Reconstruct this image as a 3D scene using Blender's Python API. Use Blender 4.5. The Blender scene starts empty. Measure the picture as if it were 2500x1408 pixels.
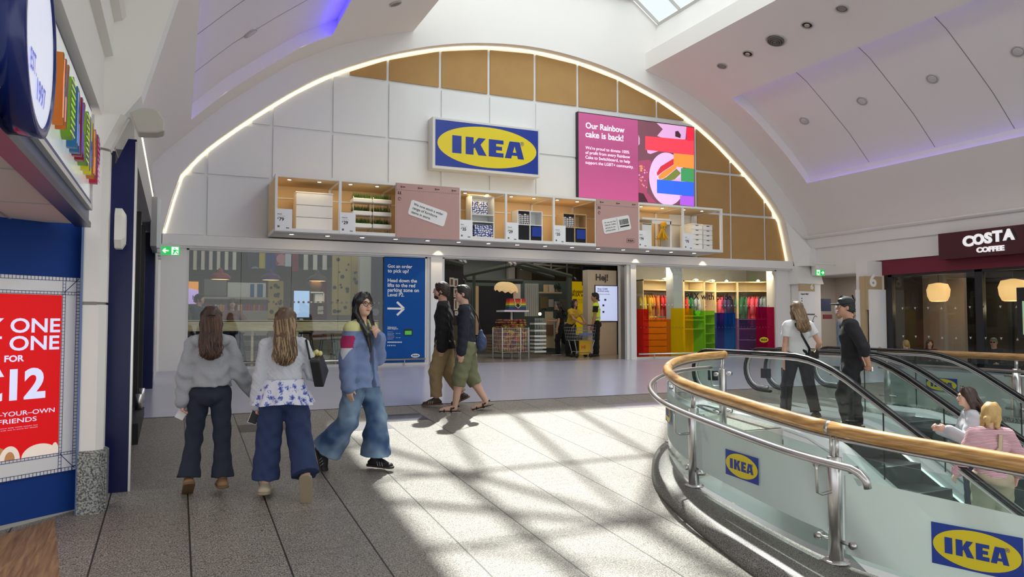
import bpy, math, random
import numpy as np
from math import sin, cos, pi, radians, sqrt, atan2
from mathutils import Vector, Matrix
random.seed(7)
S = bpy.context.scene
COL = S.collection
# ---------------------------------------------------------------- camera, world, sun, exposure
FPX, PITCH, YAW, CAMZ = 1808.0, math.atan(80 / 1808.0), radians(24.4), 1.95
cd = bpy.data.cameras.new('camera'); cam = bpy.data.objects.new('camera', cd); COL.objects.link(cam)
cd.sensor_width = 36.0; cd.lens = FPX / 2500 * 36.0; cd.clip_start = .05; cd.clip_end = 200
cam.location = (0, 0, CAMZ); cam.rotation_euler = (pi / 2 + PITCH, 0, -YAW)
S.camera = cam
S.view_settings.view_transform = 'Standard'; S.view_settings.look = 'None'
S.view_settings.gamma = 1; S.view_settings.use_curve_mapping = False
S.view_settings.exposure = 0.0
S.cycles.use_denoising = True
S.cycles.max_bounces = 8; S.cycles.transparent_max_bounces = 24
S.cycles.sample_clamp_indirect = 6
w = bpy.data.worlds.new('sky'); S.world = w; w.use_nodes = True
wb = w.node_tree.nodes['Background']; wb.inputs[0].default_value = (.95, .97, 1, 1); wb.inputs[1].default_value = 1.5

def light(name, kind, loc, energy, color=(1, 1, 1), size=1, sizey=None, aim=None, **k):
    d = bpy.data.lights.new(name, kind); o = bpy.data.objects.new(name, d); COL.objects.link(o)
    o.location = loc; d.energy = energy; d.color = color
    if kind == 'AREA':
        d.size = size
        if sizey: d.shape = 'RECTANGLE'; d.size_y = sizey
    elif kind in ('POINT', 'SPOT'): d.shadow_soft_size = size
    if aim is not None: o.rotation_euler = Vector(aim).to_track_quat('-Z', 'Y').to_euler()
    for a, b in k.items(): setattr(d, a, b)
    return o
sun = light('sun', 'SUN', (8, 12, 30), 15.5, (1, .95, .87), aim=(-.393, -.70, -1), angle=radians(.9))
# daylight through the long glazed roof of the mall (a rectangular source just above the glass)
light('sky_light', 'AREA', (8.2, 3, 13.2), 2000, (1, .985, .96), size=6.6, sizey=26, aim=(0, 0, -1))
light('shop_light_cafe', 'AREA', (2.8, 21, 4.0), 42, (1, .93, .82), size=5, sizey=6, aim=(0, 0, -1))
light('shop_light_entrance', 'AREA', (8.6, 21, 4.3), 75, (1, .93, .82), size=5, sizey=6, aim=(0, 0, -1))
light('shop_light_wardrobes', 'AREA', (14.6, 17.0, 3.40), 60, (1, .82, .58), size=4.6, sizey=.3, aim=(.1, 1, -.75))
light('coffee_light', 'AREA', (19.4, 9, 3.1), 50, (1, .8, .6), size=3, sizey=8, aim=(0, 0, -1))
light('near_shop_light', 'AREA', (-1.3, 4.6, 2.6), 14, (1, .95, .9), size=1, sizey=2, aim=(0, 0, -1))

# ---------------------------------------------------------------- the ground: a ramp that rises towards the store
S1, YE, S2, YF = .0715, 10.37, .031, 16.8
ZE = S1 * YE; ZF = ZE + S2 * (YF - YE)
def fz(y):
    return S1 * y if y <= YE else (ZE + S2 * (y - YE) if y <= YF else ZF)

# ---------------------------------------------------------------- materials
MATS = {}
def srgb(h):
    h = h.lstrip('#'); v = [int(h[i:i + 2], 16) / 255 for i in (0, 2, 4)]
    return tuple(c / 12.92 if c <= .04045 else ((c + .055) / 1.055) ** 2.4 for c in v)
def mat(name, col, rough=.6, metal=0, bump=0, bscale=60, vary=0, vscale=8, emit=0, ecol=None, spec=.5, alpha=1, trans=0, coat=0):
    if name in MATS: return MATS[name]
    if isinstance(col, str): col = srgb(col)
    m = bpy.data.materials.new(name); m.use_nodes = True; nt = m.node_tree; b = nt.nodes['Principled BSDF']
    b.inputs['Base Color'].default_value = (*col, 1); b.inputs['Roughness'].default_value = rough
    b.inputs['Metallic'].default_value = metal; b.inputs['Specular IOR Level'].default_value = spec
    b.inputs['Alpha'].default_value = alpha; b.inputs['Transmission Weight'].default_value = trans
    b.inputs['Coat Weight'].default_value = coat
    if vary or bump:
        tc = nt.nodes.new('ShaderNodeTexCoord')
    if vary:
        n = nt.nodes.new('ShaderNodeTexNoise'); n.inputs['Scale'].default_value = vscale; n.inputs['Detail'].default_value = 5
        nt.links.new(tc.outputs['Object'], n.inputs['Vector'])
        mx = nt.nodes.new('ShaderNodeMix'); mx.data_type = 'RGBA'
        mx.inputs[6].default_value = (*[c * (1 - vary) for c in col], 1); mx.inputs[7].default_value = (*[min(1, c * (1 + vary)) for c in col], 1)
        nt.links.new(n.outputs['Fac'], mx.inputs[0]); nt.links.new(mx.outputs[2], b.inputs['Base Color'])
    if bump:
        n = nt.nodes.new('ShaderNodeTexNoise'); n.inputs['Scale'].default_value = bscale; n.inputs['Detail'].default_value = 6
        nt.links.new(tc.outputs['Object'], n.inputs['Vector'])
        bp = nt.nodes.new('ShaderNodeBump'); bp.inputs['Strength'].default_value = bump; bp.inputs['Distance'].default_value = .02
        nt.links.new(n.outputs['Fac'], bp.inputs['Height']); nt.links.new(bp.outputs[0], b.inputs['Normal'])
    if emit:
        b.inputs['Emission Color'].default_value = (*(ecol or col), 1); b.inputs['Emission Strength'].default_value = emit
    MATS[name] = m
    return m
def glassmat(name, tint=(.92, .97, .95), refl=.9, rough=.02):
    m = bpy.data.materials.new(name); m.use_nodes = True; nt = m.node_tree; N = nt.nodes; L = nt.links
    N.remove(N['Principled BSDF']); out = N['Material Output']
    tr = N.new('ShaderNodeBsdfTransparent'); tr.inputs[0].default_value = (*tint, 1)
    gl = N.new('ShaderNodeBsdfGlossy'); gl.inputs[0].default_value = (refl, refl, refl, 1); gl.inputs[1].default_value = rough
    # same reflection from both faces of a pane
    ge = N.new('ShaderNodeNewGeometry'); io = N.new('ShaderNodeMapRange'); io.inputs[3].default_value = 1.45; io.inputs[4].default_value = 1 / 1.45; L.new(ge.outputs['Backfacing'], io.inputs[0])
    lw = N.new('ShaderNodeFresnel'); L.new(io.outputs[0], lw.inputs[0])
    mx = N.new('ShaderNodeMixShader')
    L.new(lw.outputs[0], mx.inputs[0]); L.new(tr.outputs[0], mx.inputs[1]); L.new(gl.outputs[0], mx.inputs[2]); L.new(mx.outputs[0], out.inputs[0])
    MATS[name] = m; return m
def frostmat(name, col, a):
    # film on glass: partly see-through, partly a white diffuser
    m = bpy.data.materials.new(name); m.use_nodes = True; nt = m.node_tree; N = nt.nodes; L = nt.links
    N.remove(N['Principled BSDF']); out = N['Material Output']
    tr = N.new('ShaderNodeBsdfTransparent'); tr.inputs[0].default_value = (*col, 1)
    df = N.new('ShaderNodeBsdfDiffuse'); df.inputs[0].default_value = (*col, 1)
    tl = N.new('ShaderNodeBsdfTranslucent'); tl.inputs[0].default_value = (*col, 1)
    m1 = N.new('ShaderNodeMixShader'); m1.inputs[0].default_value = .3
    m2 = N.new('ShaderNodeMixShader'); m2.inputs[0].default_value = a
    L.new(df.outputs[0], m1.inputs[1]); L.new(tl.outputs[0], m1.inputs[2]); L.new(tr.outputs[0], m2.inputs[1]); L.new(m1.outputs[0], m2.inputs[2]); L.new(m2.outputs[0], out.inputs[0])
    MATS[name] = m; return m

# ---------------------------------------------------------------- mesh builder
class B:
    def __init__(s): s.v = []; s.f = []; s.m = []; s.s = []; s.mats = []
    def mi(s, m):
        if m is None: return 0
        if m not in s.mats: s.mats.append(m)
        return s.mats.index(m)
    def add(s, v, f, m=None, smooth=False):
        k = len(s.v); i = s.mi(m); s.v += [tuple(p) for p in v]
        for q in f: s.f.append(tuple(k + j for j in q)); s.m.append(i); s.s.append(smooth)
        return s
    def box(s, x0, x1, y0, y1, z0, z1, m=None):
        if x0 > x1: x0, x1 = x1, x0
        if y0 > y1: y0, y1 = y1, y0
        if z0 > z1: z0, z1 = z1, z0
        v = [(x, y, z) for z in (z0, z1) for y in (y0, y1) for x in (x0, x1)]
        return s.add(v, [(0, 2, 3, 1), (4, 5, 7, 6), (0, 1, 5, 4), (2, 6, 7, 3), (0, 4, 6, 2), (1, 3, 7, 5)], m)
    def obox(s, c, d, M, m=None):
        v = [Vector(c) + M @ Vector(((i & 1) - .5) * k2 for i, k2 in ((a, b) for a, b in zip((x, x >> 1, x >> 2), d))) for x in range(8)]
        return s.add(v, [(0, 2, 3, 1), (4, 5, 7, 6), (0, 1, 5, 4), (2, 6, 7, 3), (0, 4, 6, 2), (1, 3, 7, 5)], m)
    def bbox(s, x0, x1, y0, y1, z0, z1, b, m=None):
        # box with chamfered vertical and horizontal edges: stack of inset rings
        def ring(i, z): 
            a, c, d, e = x0 + i, x1 - i, y0 + i, y1 - i; k = b
            return [(a + k, d, z), (c - k, d, z), (c, d + k, z), (c, e - k, z), (c - k, e, z), (a + k, e, z), (a, e - k, z), (a, d + k, z)]
        return s.loft([ring(b, z0), ring(0, z0 + b), ring(0, z1 - b), ring(b, z1)], m, smooth=False)
    def loft(s, rings, m=None, caps=True, closed=True, smooth=True):
        n = len(rings[0]); v = [p for r in rings for p in r]; f = []
        for i in range(len(rings) - 1):
            for j in range(n if closed else n - 1):
                a = i * n + j; b2 = i * n + (j + 1) % n
                f.append((a, b2, b2 + n, a + n))
        if caps and closed: f.append(tuple(range(n - 1, -1, -1))); f.append(tuple(range((len(rings) - 1) * n, len(rings) * n)))
        return s.add(v, f, m, smooth)
    def tube(s, path, r, m=None, n=8, closed=False, caps=True, flat=1.0, upv=None):
        P = [Vector(p) for p in path]; rings = []; k = len(P)
        rr = r if isinstance(r, (list, tuple)) else [r] * k
        prev = None
        for i in range(k):
            t = (P[(i + 1) % k] - P[i - 1]) if closed else (P[min(i + 1, k - 1)] - P[max(i - 1, 0)])
            if t.length < 1e-9: t = Vector((0, 0, 1))
            t.normalize()
            if prev is None:
                u = Vector(upv) if upv else (Vector((0, 0, 1)) if abs(t.z) < .9 else Vector((1, 0, 0)))
            else: u = prev
            u = (u - t * u.dot(t))
            if u.length < 1e-6: u = t.orthogonal()
            u.normalize(); prev = u; w2 = t.cross(u)
            rings.append([P[i] + (w2 * cos(2 * pi * j / n) + u * sin(2 * pi * j / n) * flat) * rr[i] for j in range(n)])
        if closed: rings.append(rings[0])
        return s.loft(rings, m, caps=caps and not closed, smooth=n > 4)
    def cyl(s, p, q, r, m=None, n=16, r2=None):
        return s.tube([p, q], [r, r if r2 is None else r2], m, n)
    def lathe(s, prof, c=(0, 0, 0), m=None, n=24, axis='z', smooth=True):
        rings = []
        for r, h in prof:
            ring = []
            for j in range(n):
                a = 2 * pi * j / n
                p = {'z': (cos(a) * r, sin(a) * r, h), 'y': (cos(a) * r, h, -sin(a) * r), 'x': (h, cos(a) * r, sin(a) * r)}[axis]
                ring.append((c[0] + p[0], c[1] + p[1], c[2] + p[2]))
            rings.append(ring)
        return s.loft(rings, m, caps=True, smooth=smooth)
    def ell(s, c, r, m=None, n=16, k=10, R=None):
        r = (r, r, r) if isinstance(r, (int, float)) else r
        rings = []
        for i in range(k + 1):
            t = -pi / 2 + pi * i / k; t = max(-pi / 2 + .02, min(pi / 2 - .02, t))
            ring = []
            for j in range(n):
                a = 2 * pi * j / n; p = Vector((cos(a) * cos(t) * r[0], sin(a) * cos(t) * r[1], sin(t) * r[2]))
                if R is not None: p = R @ p
                ring.append(tuple(Vector(c) + p))
            rings.append(ring)
        return s.loft(rings, m)
    def prism(s, poly, O, U, V, d, m=None, mside=None):
        # polygon (u, v) on the plane O + uU + vV, thickened by d along -(U x V)
        O, U, V = Vector(O), Vector(U), Vector(V); N = U.cross(V).normalized(); n = len(poly)
        a = [O + U * p[0] + V * p[1] for p in poly]; b = [p - N * d for p in a]
        s.add(a, [tuple(range(n))], m)
        if d: s.add(a + b, [(i, i + n, (i + 1) % n + n, (i + 1) % n) for i in range(n)] + [tuple(range(2 * n - 1, n - 1, -1))], mside or m)
        return s
    def quad(s, a, b, c, d, m=None): return s.add([a, b, c, d], [(0, 1, 2, 3)], m)

def obj(name, b, m=None, parent=None, bevel=0, local=False, smooth=None):
    me = bpy.data.meshes.new(name); me.from_pydata([tuple(p) for p in b.v], [], b.f)
    for q in (b.mats or [m]): me.materials.append(q)
    me.polygons.foreach_set('material_index', b.m)
    me.polygons.foreach_set('use_smooth', [bool(x) for x in b.s] if smooth is None else [smooth] * len(b.f))
    me.update()
    o = bpy.data.objects.new(name, me); COL.objects.link(o)
    if parent is not None:
        o.parent = parent
        if not local: o.matrix_parent_inverse = WORLD[parent.name].inverted()
    WORLD[o.name] = Matrix.Identity(4) if not local else (WORLD[parent.name] if parent is not None else Matrix.Identity(4))
    if bevel:
        md = o.modifiers.new('bevel', 'BEVEL'); md.width = bevel; md.segments = 2; md.limit_method = 'ANGLE'; md.angle_limit = radians(40)
    return o
WORLD = {}
def tag(o, label, cat, group=None):
    o['label'] = label; o['category'] = cat
    if group: o['group'] = group
    return o
def thing(name, label, cat, loc=(0, 0, 0), group=None, rz=0):
    o = bpy.data.objects.new(name, None); COL.objects.link(o); o.empty_display_size = .1
    o.location = loc; o.rotation_euler = (0, 0, rz)
    WORLD[o.name] = Matrix.Translation(loc) @ Matrix.Rotation(rz, 4, 'Z')
    return tag(o, label, cat, group)
def struct(name, b, m=None, **k):
    o = obj(name, b, m, **k)
    if o.parent is None: o['kind'] = 'structure'
    return o
def dup(root, loc, rz=None, label=None, group=None, sc=None):
    def cp(o, par):
        c = o.copy(); COL.objects.link(c)
        if par is not None: c.parent = par
        for ch in o.children: cp(ch, c)
        return c
    r = cp(root, None); r.location = loc
    if rz is not None: r.rotation_euler = (0, 0, rz)
    if sc is not None: r.scale = (sc, sc, sc) if isinstance(sc, (int, float)) else sc
    if label: r['label'] = label
    if group: r['group'] = group
    return r

# ---------------------------------------------------------------- lettering
_txt = {}
def glyphs(string, bold=0.0, space=1.0, line=1.0, align='LEFT'):
    key = (string, bold, space, line, align)
    if key in _txt: return _txt[key]
    c = bpy.data.curves.new('lettering', 'FONT'); c.body = string; c.size = 1; c.offset = bold; c.space_character = space; c.space_line = line
    c.align_x = align; c.resolution_u = 4; c.fill_mode = 'FRONT'
    o = bpy.data.objects.new('lettering', c); COL.objects.link(o)
    dg = bpy.context.evaluated_depsgraph_get(); me = bpy.data.meshes.new_from_object(o.evaluated_get(dg))
    v = np.zeros(len(me.vertices) * 3); me.vertices.foreach_get('co', v); v = v.reshape(-1, 3)
    f = [tuple(p.vertices) for p in me.polygons]
    bpy.data.objects.remove(o); bpy.data.curves.remove(c); bpy.data.meshes.remove(me)
    _txt[key] = (v, f); return v, f
def text(b, string, O, U, V, size, m, bold=.012, width=None, height=None, lift=.002, space=1.0, line=1.0, align='LEFT', thick=0, shear=0):
    # letters on plane O + uU + vV (U, V unit vectors); O is the left end of the first baseline; width / height fit the outline
    v, f = glyphs(string, bold, space, line, align)
    if not len(v): return
    v = v.copy(); x0, x1 = v[:, 0].min(), v[:, 0].max(); y0, y1 = v[:, 1].min(), v[:, 1].max()
    sx = sy = size
    if width: sx = width / (x1 - x0); sy = sx if not height and not size else (size or sx)
    if height: sy = height / (y1 - y0); sx = sx if width else sy
    if width: v[:, 0] -= x0
    if height: v[:, 1] -= y0
    U, V, O = Vector(U), Vector(V), Vector(O); N = U.cross(V).normalized()
    P = [O + U * (p[0] * sx + shear * p[1] * sy) + V * (p[1] * sy) + N * lift for p in v]
    b.add(P, f, m)
    if thick:
        n = len(P); cnt = {}
        for q in f:
            for i in range(len(q)):
                e = (q[i], q[(i + 1) % len(q)])
                if (e[1], e[0]) in cnt: del cnt[(e[1], e[0])]
                else: cnt[e] = 1
        back = [p - N * (thick + lift) for p in P]
        b.add(P + back, [(a + 0, a + n, c + n, c) for a, c in cnt], m if not isinstance(thick, tuple) else m)
XU, ZU, YU = Vector((1, 0, 0)), Vector((0, 0, 1)), Vector((0, 1, 0))

# the store's wordmark, drawn letter by letter as polygons (unit: cap height 1, total width 4.3)
def wordmark():
    I = [(0, 0), (.6, 0), (.6, 1), (0, 1)]
    K = [(0, 0), (.52, 0), (.52, .36), (.6, .43), (.84, 0), (1.39, 0), (.98, .62), (1.33, 1), (.83, 1), (.52, .6), (.52, 1), (0, 1)]
    E = [(0, 0), (1, 0), (1, .25), (.5, .25), (.5, .4), (.9, .4), (.9, .62), (.5, .62), (.5, .77), (1, .77), (1, 1), (0, 1)]
    A = [(0, 0), (.44, 0), (.49, .18), (.85, .18), (.9, 0), (1.33, 0), (1.02, 1), (.32, 1)]
    return [(I, 0), (K, .87), (E, 2.4), (A, 3.49)]
def earclip(poly):
    from mathutils.geometry import tessellate_polygon
    return tessellate_polygon([[Vector((p[0], p[1], 0)) for p in poly]])
def logo(b, O, U, V, w, h, mb, my, rect=True, lift=.002, reg=True):
    # rectangle with an ellipse and the wordmark; O is the lower left corner
    O, U, V = Vector(O), Vector(U), Vector(V); N = U.cross(V).normalized()
    if rect: b.add([O + N * lift, O + U * w + N * lift, O + U * w + V * h + N * lift, O + V * h + N * lift], [(0, 1, 2, 3)], mb)
    k = 48; c = O + U * w / 2 + V * h / 2 + N * lift * 2
    rx, ry = (w * .482, h * .452) if rect else (w / 2, h / 2)
    b.add([c + U * cos(2 * pi * i / k) * rx + V * sin(2 * pi * i / k) * ry for i in range(k)], [tuple(range(k))], my)
    sw = w * .70 / 4.82; sh = h * .385
    o = c - U * w * .345 - V * sh / 2 + N * lift
    for p, x in wordmark():
        b.add([o + U * (x + q[0]) * sw + V * q[1] * sh for q in p], earclip(p), mb)
    oo = o + U * 3.49 * sw + N * lift * .5
    tri = [(.55, .36), (.79, .36), (.67, .72)]
    b.add([oo + U * q[0] * sw + V * q[1] * sh for q in tri], [(0, 1, 2)], my)
    if reg and rect: text(b, '\u00ae', o + U * 4.55 * sw + V * sh * .8, U, V, h * .13, mb, bold=0, lift=lift)
# ================================================================ SHELL OF THE MALL
white = mat('white_paint', '#e8e5e1', .7, bump=.04, bscale=30)
ceilm = mat('ceiling_paint', '#efe9e4', .9)
wallw = mat('white_panel', '#e6e7e6', .55)
frame_w = mat('white_metal', '#dedcd8', .4)
tan = mat('tan_board', '#b38d59', .9, vary=.10, vscale=3, bump=.15, bscale=300)
steel = mat('brushed_steel', (.62, .61, .6), .28, metal=1)
steel_d = mat('dull_steel', (.5, .5, .5), .42, metal=1)
black = mat('black', '#141416', .5)
dark = mat('dark_grey', '#2a2a2c', .6)
ikb = mat('logo_blue', '#10389c', .45)
iky = mat('logo_yellow', '#e9d41f', .45)
glass = glassmat('clear_glass', (.93, .97, .96))
glass_b = glassmat('green_edge_glass', (.86, .93, .91))
white_t = mat('lettering_white', '#f4f4f4', .5)
black_t = mat('lettering_black', '#161616', .5)

def floor_mat():
    m = bpy.data.materials.new('granite_tiles'); m.use_nodes = True; nt = m.node_tree; N = nt.nodes; L = nt.links; b = N['Principled BSDF']
    tc = N.new('ShaderNodeTexCoord'); sp = N.new('ShaderNodeSeparateXYZ'); L.new(tc.outputs['Object'], sp.inputs[0])
    def mth(op, a, c=None, c2=None):
        n = N.new('ShaderNodeMath'); n.operation = op
        for i, q in enumerate((a, c, c2)):
            if q is None: continue
            if isinstance(q, (int, float)): n.inputs[i].default_value = q
            else: L.new(q, n.inputs[i])
        return n.outputs[0]
    TX = .5855; TY = .5855 * 1.0
    cx = mth('DIVIDE', mth('SUBTRACT', sp.outputs[0], .118), TX); ix = mth('FLOOR', cx); fx = mth('FRACT', cx)
    off = mth('MULTIPLY', mth('FRACT', mth('MULTIPLY', mth('ADD', ix, 40.0), .37)), 1.0)
    cy = mth('ADD', mth('DIVIDE', sp.outputs[1], .877), mth('MULTIPLY', mth('MODULO', mth('ADD', ix, 40.0), 2.0), .0)); iy = mth('FLOOR', cy); fy = mth('FRACT', cy)
    ex = mth('MINIMUM', fx, mth('SUBTRACT', 1.0, fx)); ey = mth('MINIMUM', fy, mth('SUBTRACT', 1.0, fy))
    jx = mth('LESS_THAN', ex, .006 / TX); jy = mth('LESS_THAN', ey, .0022 / .877)
    cv = N.new('ShaderNodeCombineXYZ'); L.new(ix, cv.inputs[0]); L.new(iy, cv.inputs[1])
    wn = N.new('ShaderNodeTexWhiteNoise'); L.new(cv.outputs[0], wn.inputs[0])
    n1 = N.new('ShaderNodeTexNoise'); n1.inputs['Scale'].default_value = 120; n1.inputs['Detail'].default_value = 3; L.new(tc.outputs['Object'], n1.inputs['Vector'])
    n2 = N.new('ShaderNodeTexNoise'); n2.inputs['Scale'].default_value = 2.2; n2.inputs['Detail'].default_value = 4; L.new(tc.outputs['Object'], n2.inputs['Vector'])
    cr = N.new('ShaderNodeValToRGB'); e = cr.color_ramp.elements
    e[0].position = .36; e[0].color = (*srgb('#423e3a'), 1); e[1].position = .62; e[1].color = (*srgb('#a29c95'), 1)
    q = e.new(.48); q.color = (*srgb('#777169'), 1)
    L.new(n1.outputs['Fac'], cr.inputs[0])
    hs = N.new('ShaderNodeHueSaturation'); L.new(cr.outputs[0], hs.inputs['Color'])
    L.new(mth('ADD', mth('MULTIPLY', wn.outputs['Value'], .14), mth('ADD', .83, mth('MULTIPLY', n2.outputs['Fac'], .2))), hs.inputs['Value'])
    mx = N.new('ShaderNodeMix'); mx.data_type = 'RGBA'; mx.inputs[7].default_value = (*srgb('#2c2926'), 1)
    L.new(mth('MAXIMUM', jx, mth('MULTIPLY', jy, .7)), mx.inputs[0]); L.new(hs.outputs[0], mx.inputs[6]); L.new(mx.outputs[2], b.inputs['Base Color'])
    b.inputs['Roughness'].default_value = .42; b.inputs['Specular IOR Level'].default_value = .35
    return m
granite = floor_mat()
curbm = bpy.data.materials.new('speckled_granite')
def speckle(m, a, c, sc, rough=.35, lo=.38, hi=.6):
    m.use_nodes = True; nt = m.node_tree; N = nt.nodes; L = nt.links; b = N['Principled BSDF']
    tc = N.new('ShaderNodeTexCoord'); n1 = N.new('ShaderNodeTexNoise'); n1.inputs['Scale'].default_value = sc; n1.inputs['Detail'].default_value = 3; L.new(tc.outputs['Object'], n1.inputs['Vector'])
    cr = N.new('ShaderNodeValToRGB'); e = cr.color_ramp.elements; e[0].position = lo; e[0].color = (*srgb(a), 1); e[1].position = hi; e[1].color = (*srgb(c), 1)
    L.new(n1.outputs['Fac'], cr.inputs[0]); L.new(cr.outputs[0], b.inputs['Base Color']); b.inputs['Roughness'].default_value = rough
    return m
speckle(curbm, '#45433f', '#94918c', 150, .5)
curbm.node_tree.nodes['Principled BSDF'].inputs['Specular IOR Level'].default_value = .25
plinthm = speckle(bpy.data.materials.new('plinth_granite'), '#3d3f3d', '#9fa29d', 75)
vinyl = mat('lilac_floor', '#b9b8c8', .22, vary=.05, vscale=1.5, spec=.4)
shopfloor = mat('shop_floor', '#8d857c', .25, vary=.06, vscale=2)

# the escalator well: polygon of its edge (inner side of the granite kerb), clockwise
KERB = [(5.4, -2.0), (4.75, 1.0), (4.3, 2.4), (4.14, 2.9), (4.04, 3.2), (3.96, 3.6), (3.96, 3.95), (4.05, 4.63), (4.16, 5.25), (4.32, 5.75), (4.67, 6.38), (5.13, 6.9), (5.6, 7.25), (6.0, 7.44), (6.42, 7.55)]
WY = 7.55
b = B()
ys = sorted(set([-14, -6, -2.0] + [p[1] for p in KERB] + [YE])); NX = 9
def kx(y):
    if y < -2.0 or y > WY: return None
    for (xa, ya), (xb, yb) in zip(KERB, KERB[1:]):
        if ya <= y <= yb: return xa + (xb - xa) * (y - ya) / (yb - ya)
    return KERB[-1][0]
for ya, yb in zip(ys, ys[1:]):
    if -2.0 <= ya and yb <= WY + .001:
        xa, xb = kx(ya + 1e-6), kx(yb - 1e-6)
        b.quad((-6, ya, fz(ya)), (xa, ya, fz(ya)), (xb, yb, fz(yb)), (-6, yb, fz(yb)))
        b.quad((10.45, ya, fz(ya)), (17.3, ya, fz(ya)), (17.3, yb, fz(yb)), (10.45, yb, fz(yb)))
    else:
        b.quad((-6, ya, fz(ya)), (17.3, ya, fz(ya)), (17.3, yb, fz(yb)), (-6, yb, fz(yb)))
fl = struct('floor', b, granite)
b2 = B(); b2.quad((-6, YE, ZE + .001), (17.3, YE, ZE + .001), (17.3, YF, ZF), (-6, YF, ZF), vinyl); b2.quad((17.3, 14.05, fz(14.05)), (21.5, 14.05, fz(14.05)), (21.5, YF, ZF), (17.3, YF, ZF), vinyl)
b2.quad((-6, YF, ZF), (21.5, YF, ZF), (21.5, 30, ZF), (-6, 30, ZF), shopfloor)
struct('floor_store_front', b2)
b = B(); b.box(-6, 21.5, YE - .008, YE + .008, ZE - .01, ZE + .004); struct('trim_1', b, dark)
# the three dark inlaid slabs and the brown one in the paving
navy_in = mat('inlay_navy', '#23263c', .4); brown_in = mat('inlay_brown', '#4b4038', .45); plum_in = mat('inlay_plum', '#3a343d', .45); grey_in = mat('inlay_grey', '#77717a', .5)
b = B()
def slab(x0, x1, y0, y1, m): b.quad((x0, y0, fz(y0) + .002), (x1, y0, fz(y0) + .002), (x1, y1, fz(y1) + .002), (x0, y1, fz(y1) + .002), m)
slab(2.47, 3.05, 9.33, 9.77, navy_in); slab(1.88, 2.47, 8.93, 9.33, plum_in); slab(.71, 1.29, 9.2, 9.62, brown_in); slab(5.95, 7.9, 9.35, 9.75, grey_in); slab(7.0, 7.6, 8.8, 9.35, grey_in)
struct('floor_inlay', b)
# wood-look floor inside the near shop
woodf = bpy.data.materials.new('wood_planks'); woodf.use_nodes = True
def wood(m, a, c, scale=(1, 14, 1), rough=.5, ns=3):
    m.use_nodes = True; nt = m.node_tree; N = nt.nodes; L = nt.links; b = N['Principled BSDF']
    tc = N.new('ShaderNodeTexCoord'); mp = N.new('ShaderNodeMapping'); mp.inputs['Scale'].default_value = scale
    n1 = N.new('ShaderNodeTexNoise'); n1.inputs['Scale'].default_value = ns; n1.inputs['Detail'].default_value = 6; n1.inputs['Distortion'].default_value = .6
    L.new(tc.outputs['Object'], mp.inputs[0]); L.new(mp.outputs[0], n1.inputs['Vector'])
    cr = N.new('ShaderNodeValToRGB'); e = cr.color_ramp.elements; e[0].position = .3; e[0].color = (*srgb(a), 1); e[1].position = .7; e[1].color = (*srgb(c), 1)
    L.new(n1.outputs['Fac'], cr.inputs[0]); L.new(cr.outputs[0], b.inputs['Base Color']); b.inputs['Roughness'].default_value = rough
    return m
wood(woodf, '#6b5238', '#a3835f', (12, 1, 1))
b = B(); P = [(-6, .5), (-.55, 4.35), (-.76, 6.62), (-1.14, 6.4), (-6, 2.1)]
P = [(-.62, 2.2), (-.62, 5.35), (-.80, 6.55), (-3.2, 4.3), (-3.2, 2.2)]
b.add([(x, y, fz(y) + .003) for x, y in P], [tuple(range(len(P)))]); struct('floor_near_shop', b, woodf)

# vaulted ceiling, profile as (distance from the centre line x = 8.2, height)
PROF = [(3.25, 8.74), (3.7, 8.60), (4.2, 8.44), (4.95, 8.15), (5.95, 7.6), (6.6, 7.1), (7.4, 6.45), (8.0, 5.85), (8.5, 5.35), (8.9, 4.85), (9.1, 4.4)]
CXM = 8.2; YV = 16.5
def profz(o):
    for (a, za), (c, zc) in zip(PROF, PROF[1:]):
        if a <= o <= c: return za + (zc - za) * (o - a) / (c - a)
    return PROF[-1][1]
def refine(o0, o1, k=10):
    return [(o0 + (o1 - o0) * i / k, profz(o0 + (o1 - o0) * i / k)) for i in range(k + 1)]
CO0, CO1, CY = 5.22, 8.1, 15.5       # coffer: offsets of its long edges, and its far end
bluelite = mat('blue_strip_light', '#2a20ff', .5, emit=14, ecol=(.06, .04, 1)); bluedim = mat('violet_strip_light', '#6a5aff', .5, emit=3, ecol=(.22, .16, 1))
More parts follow.
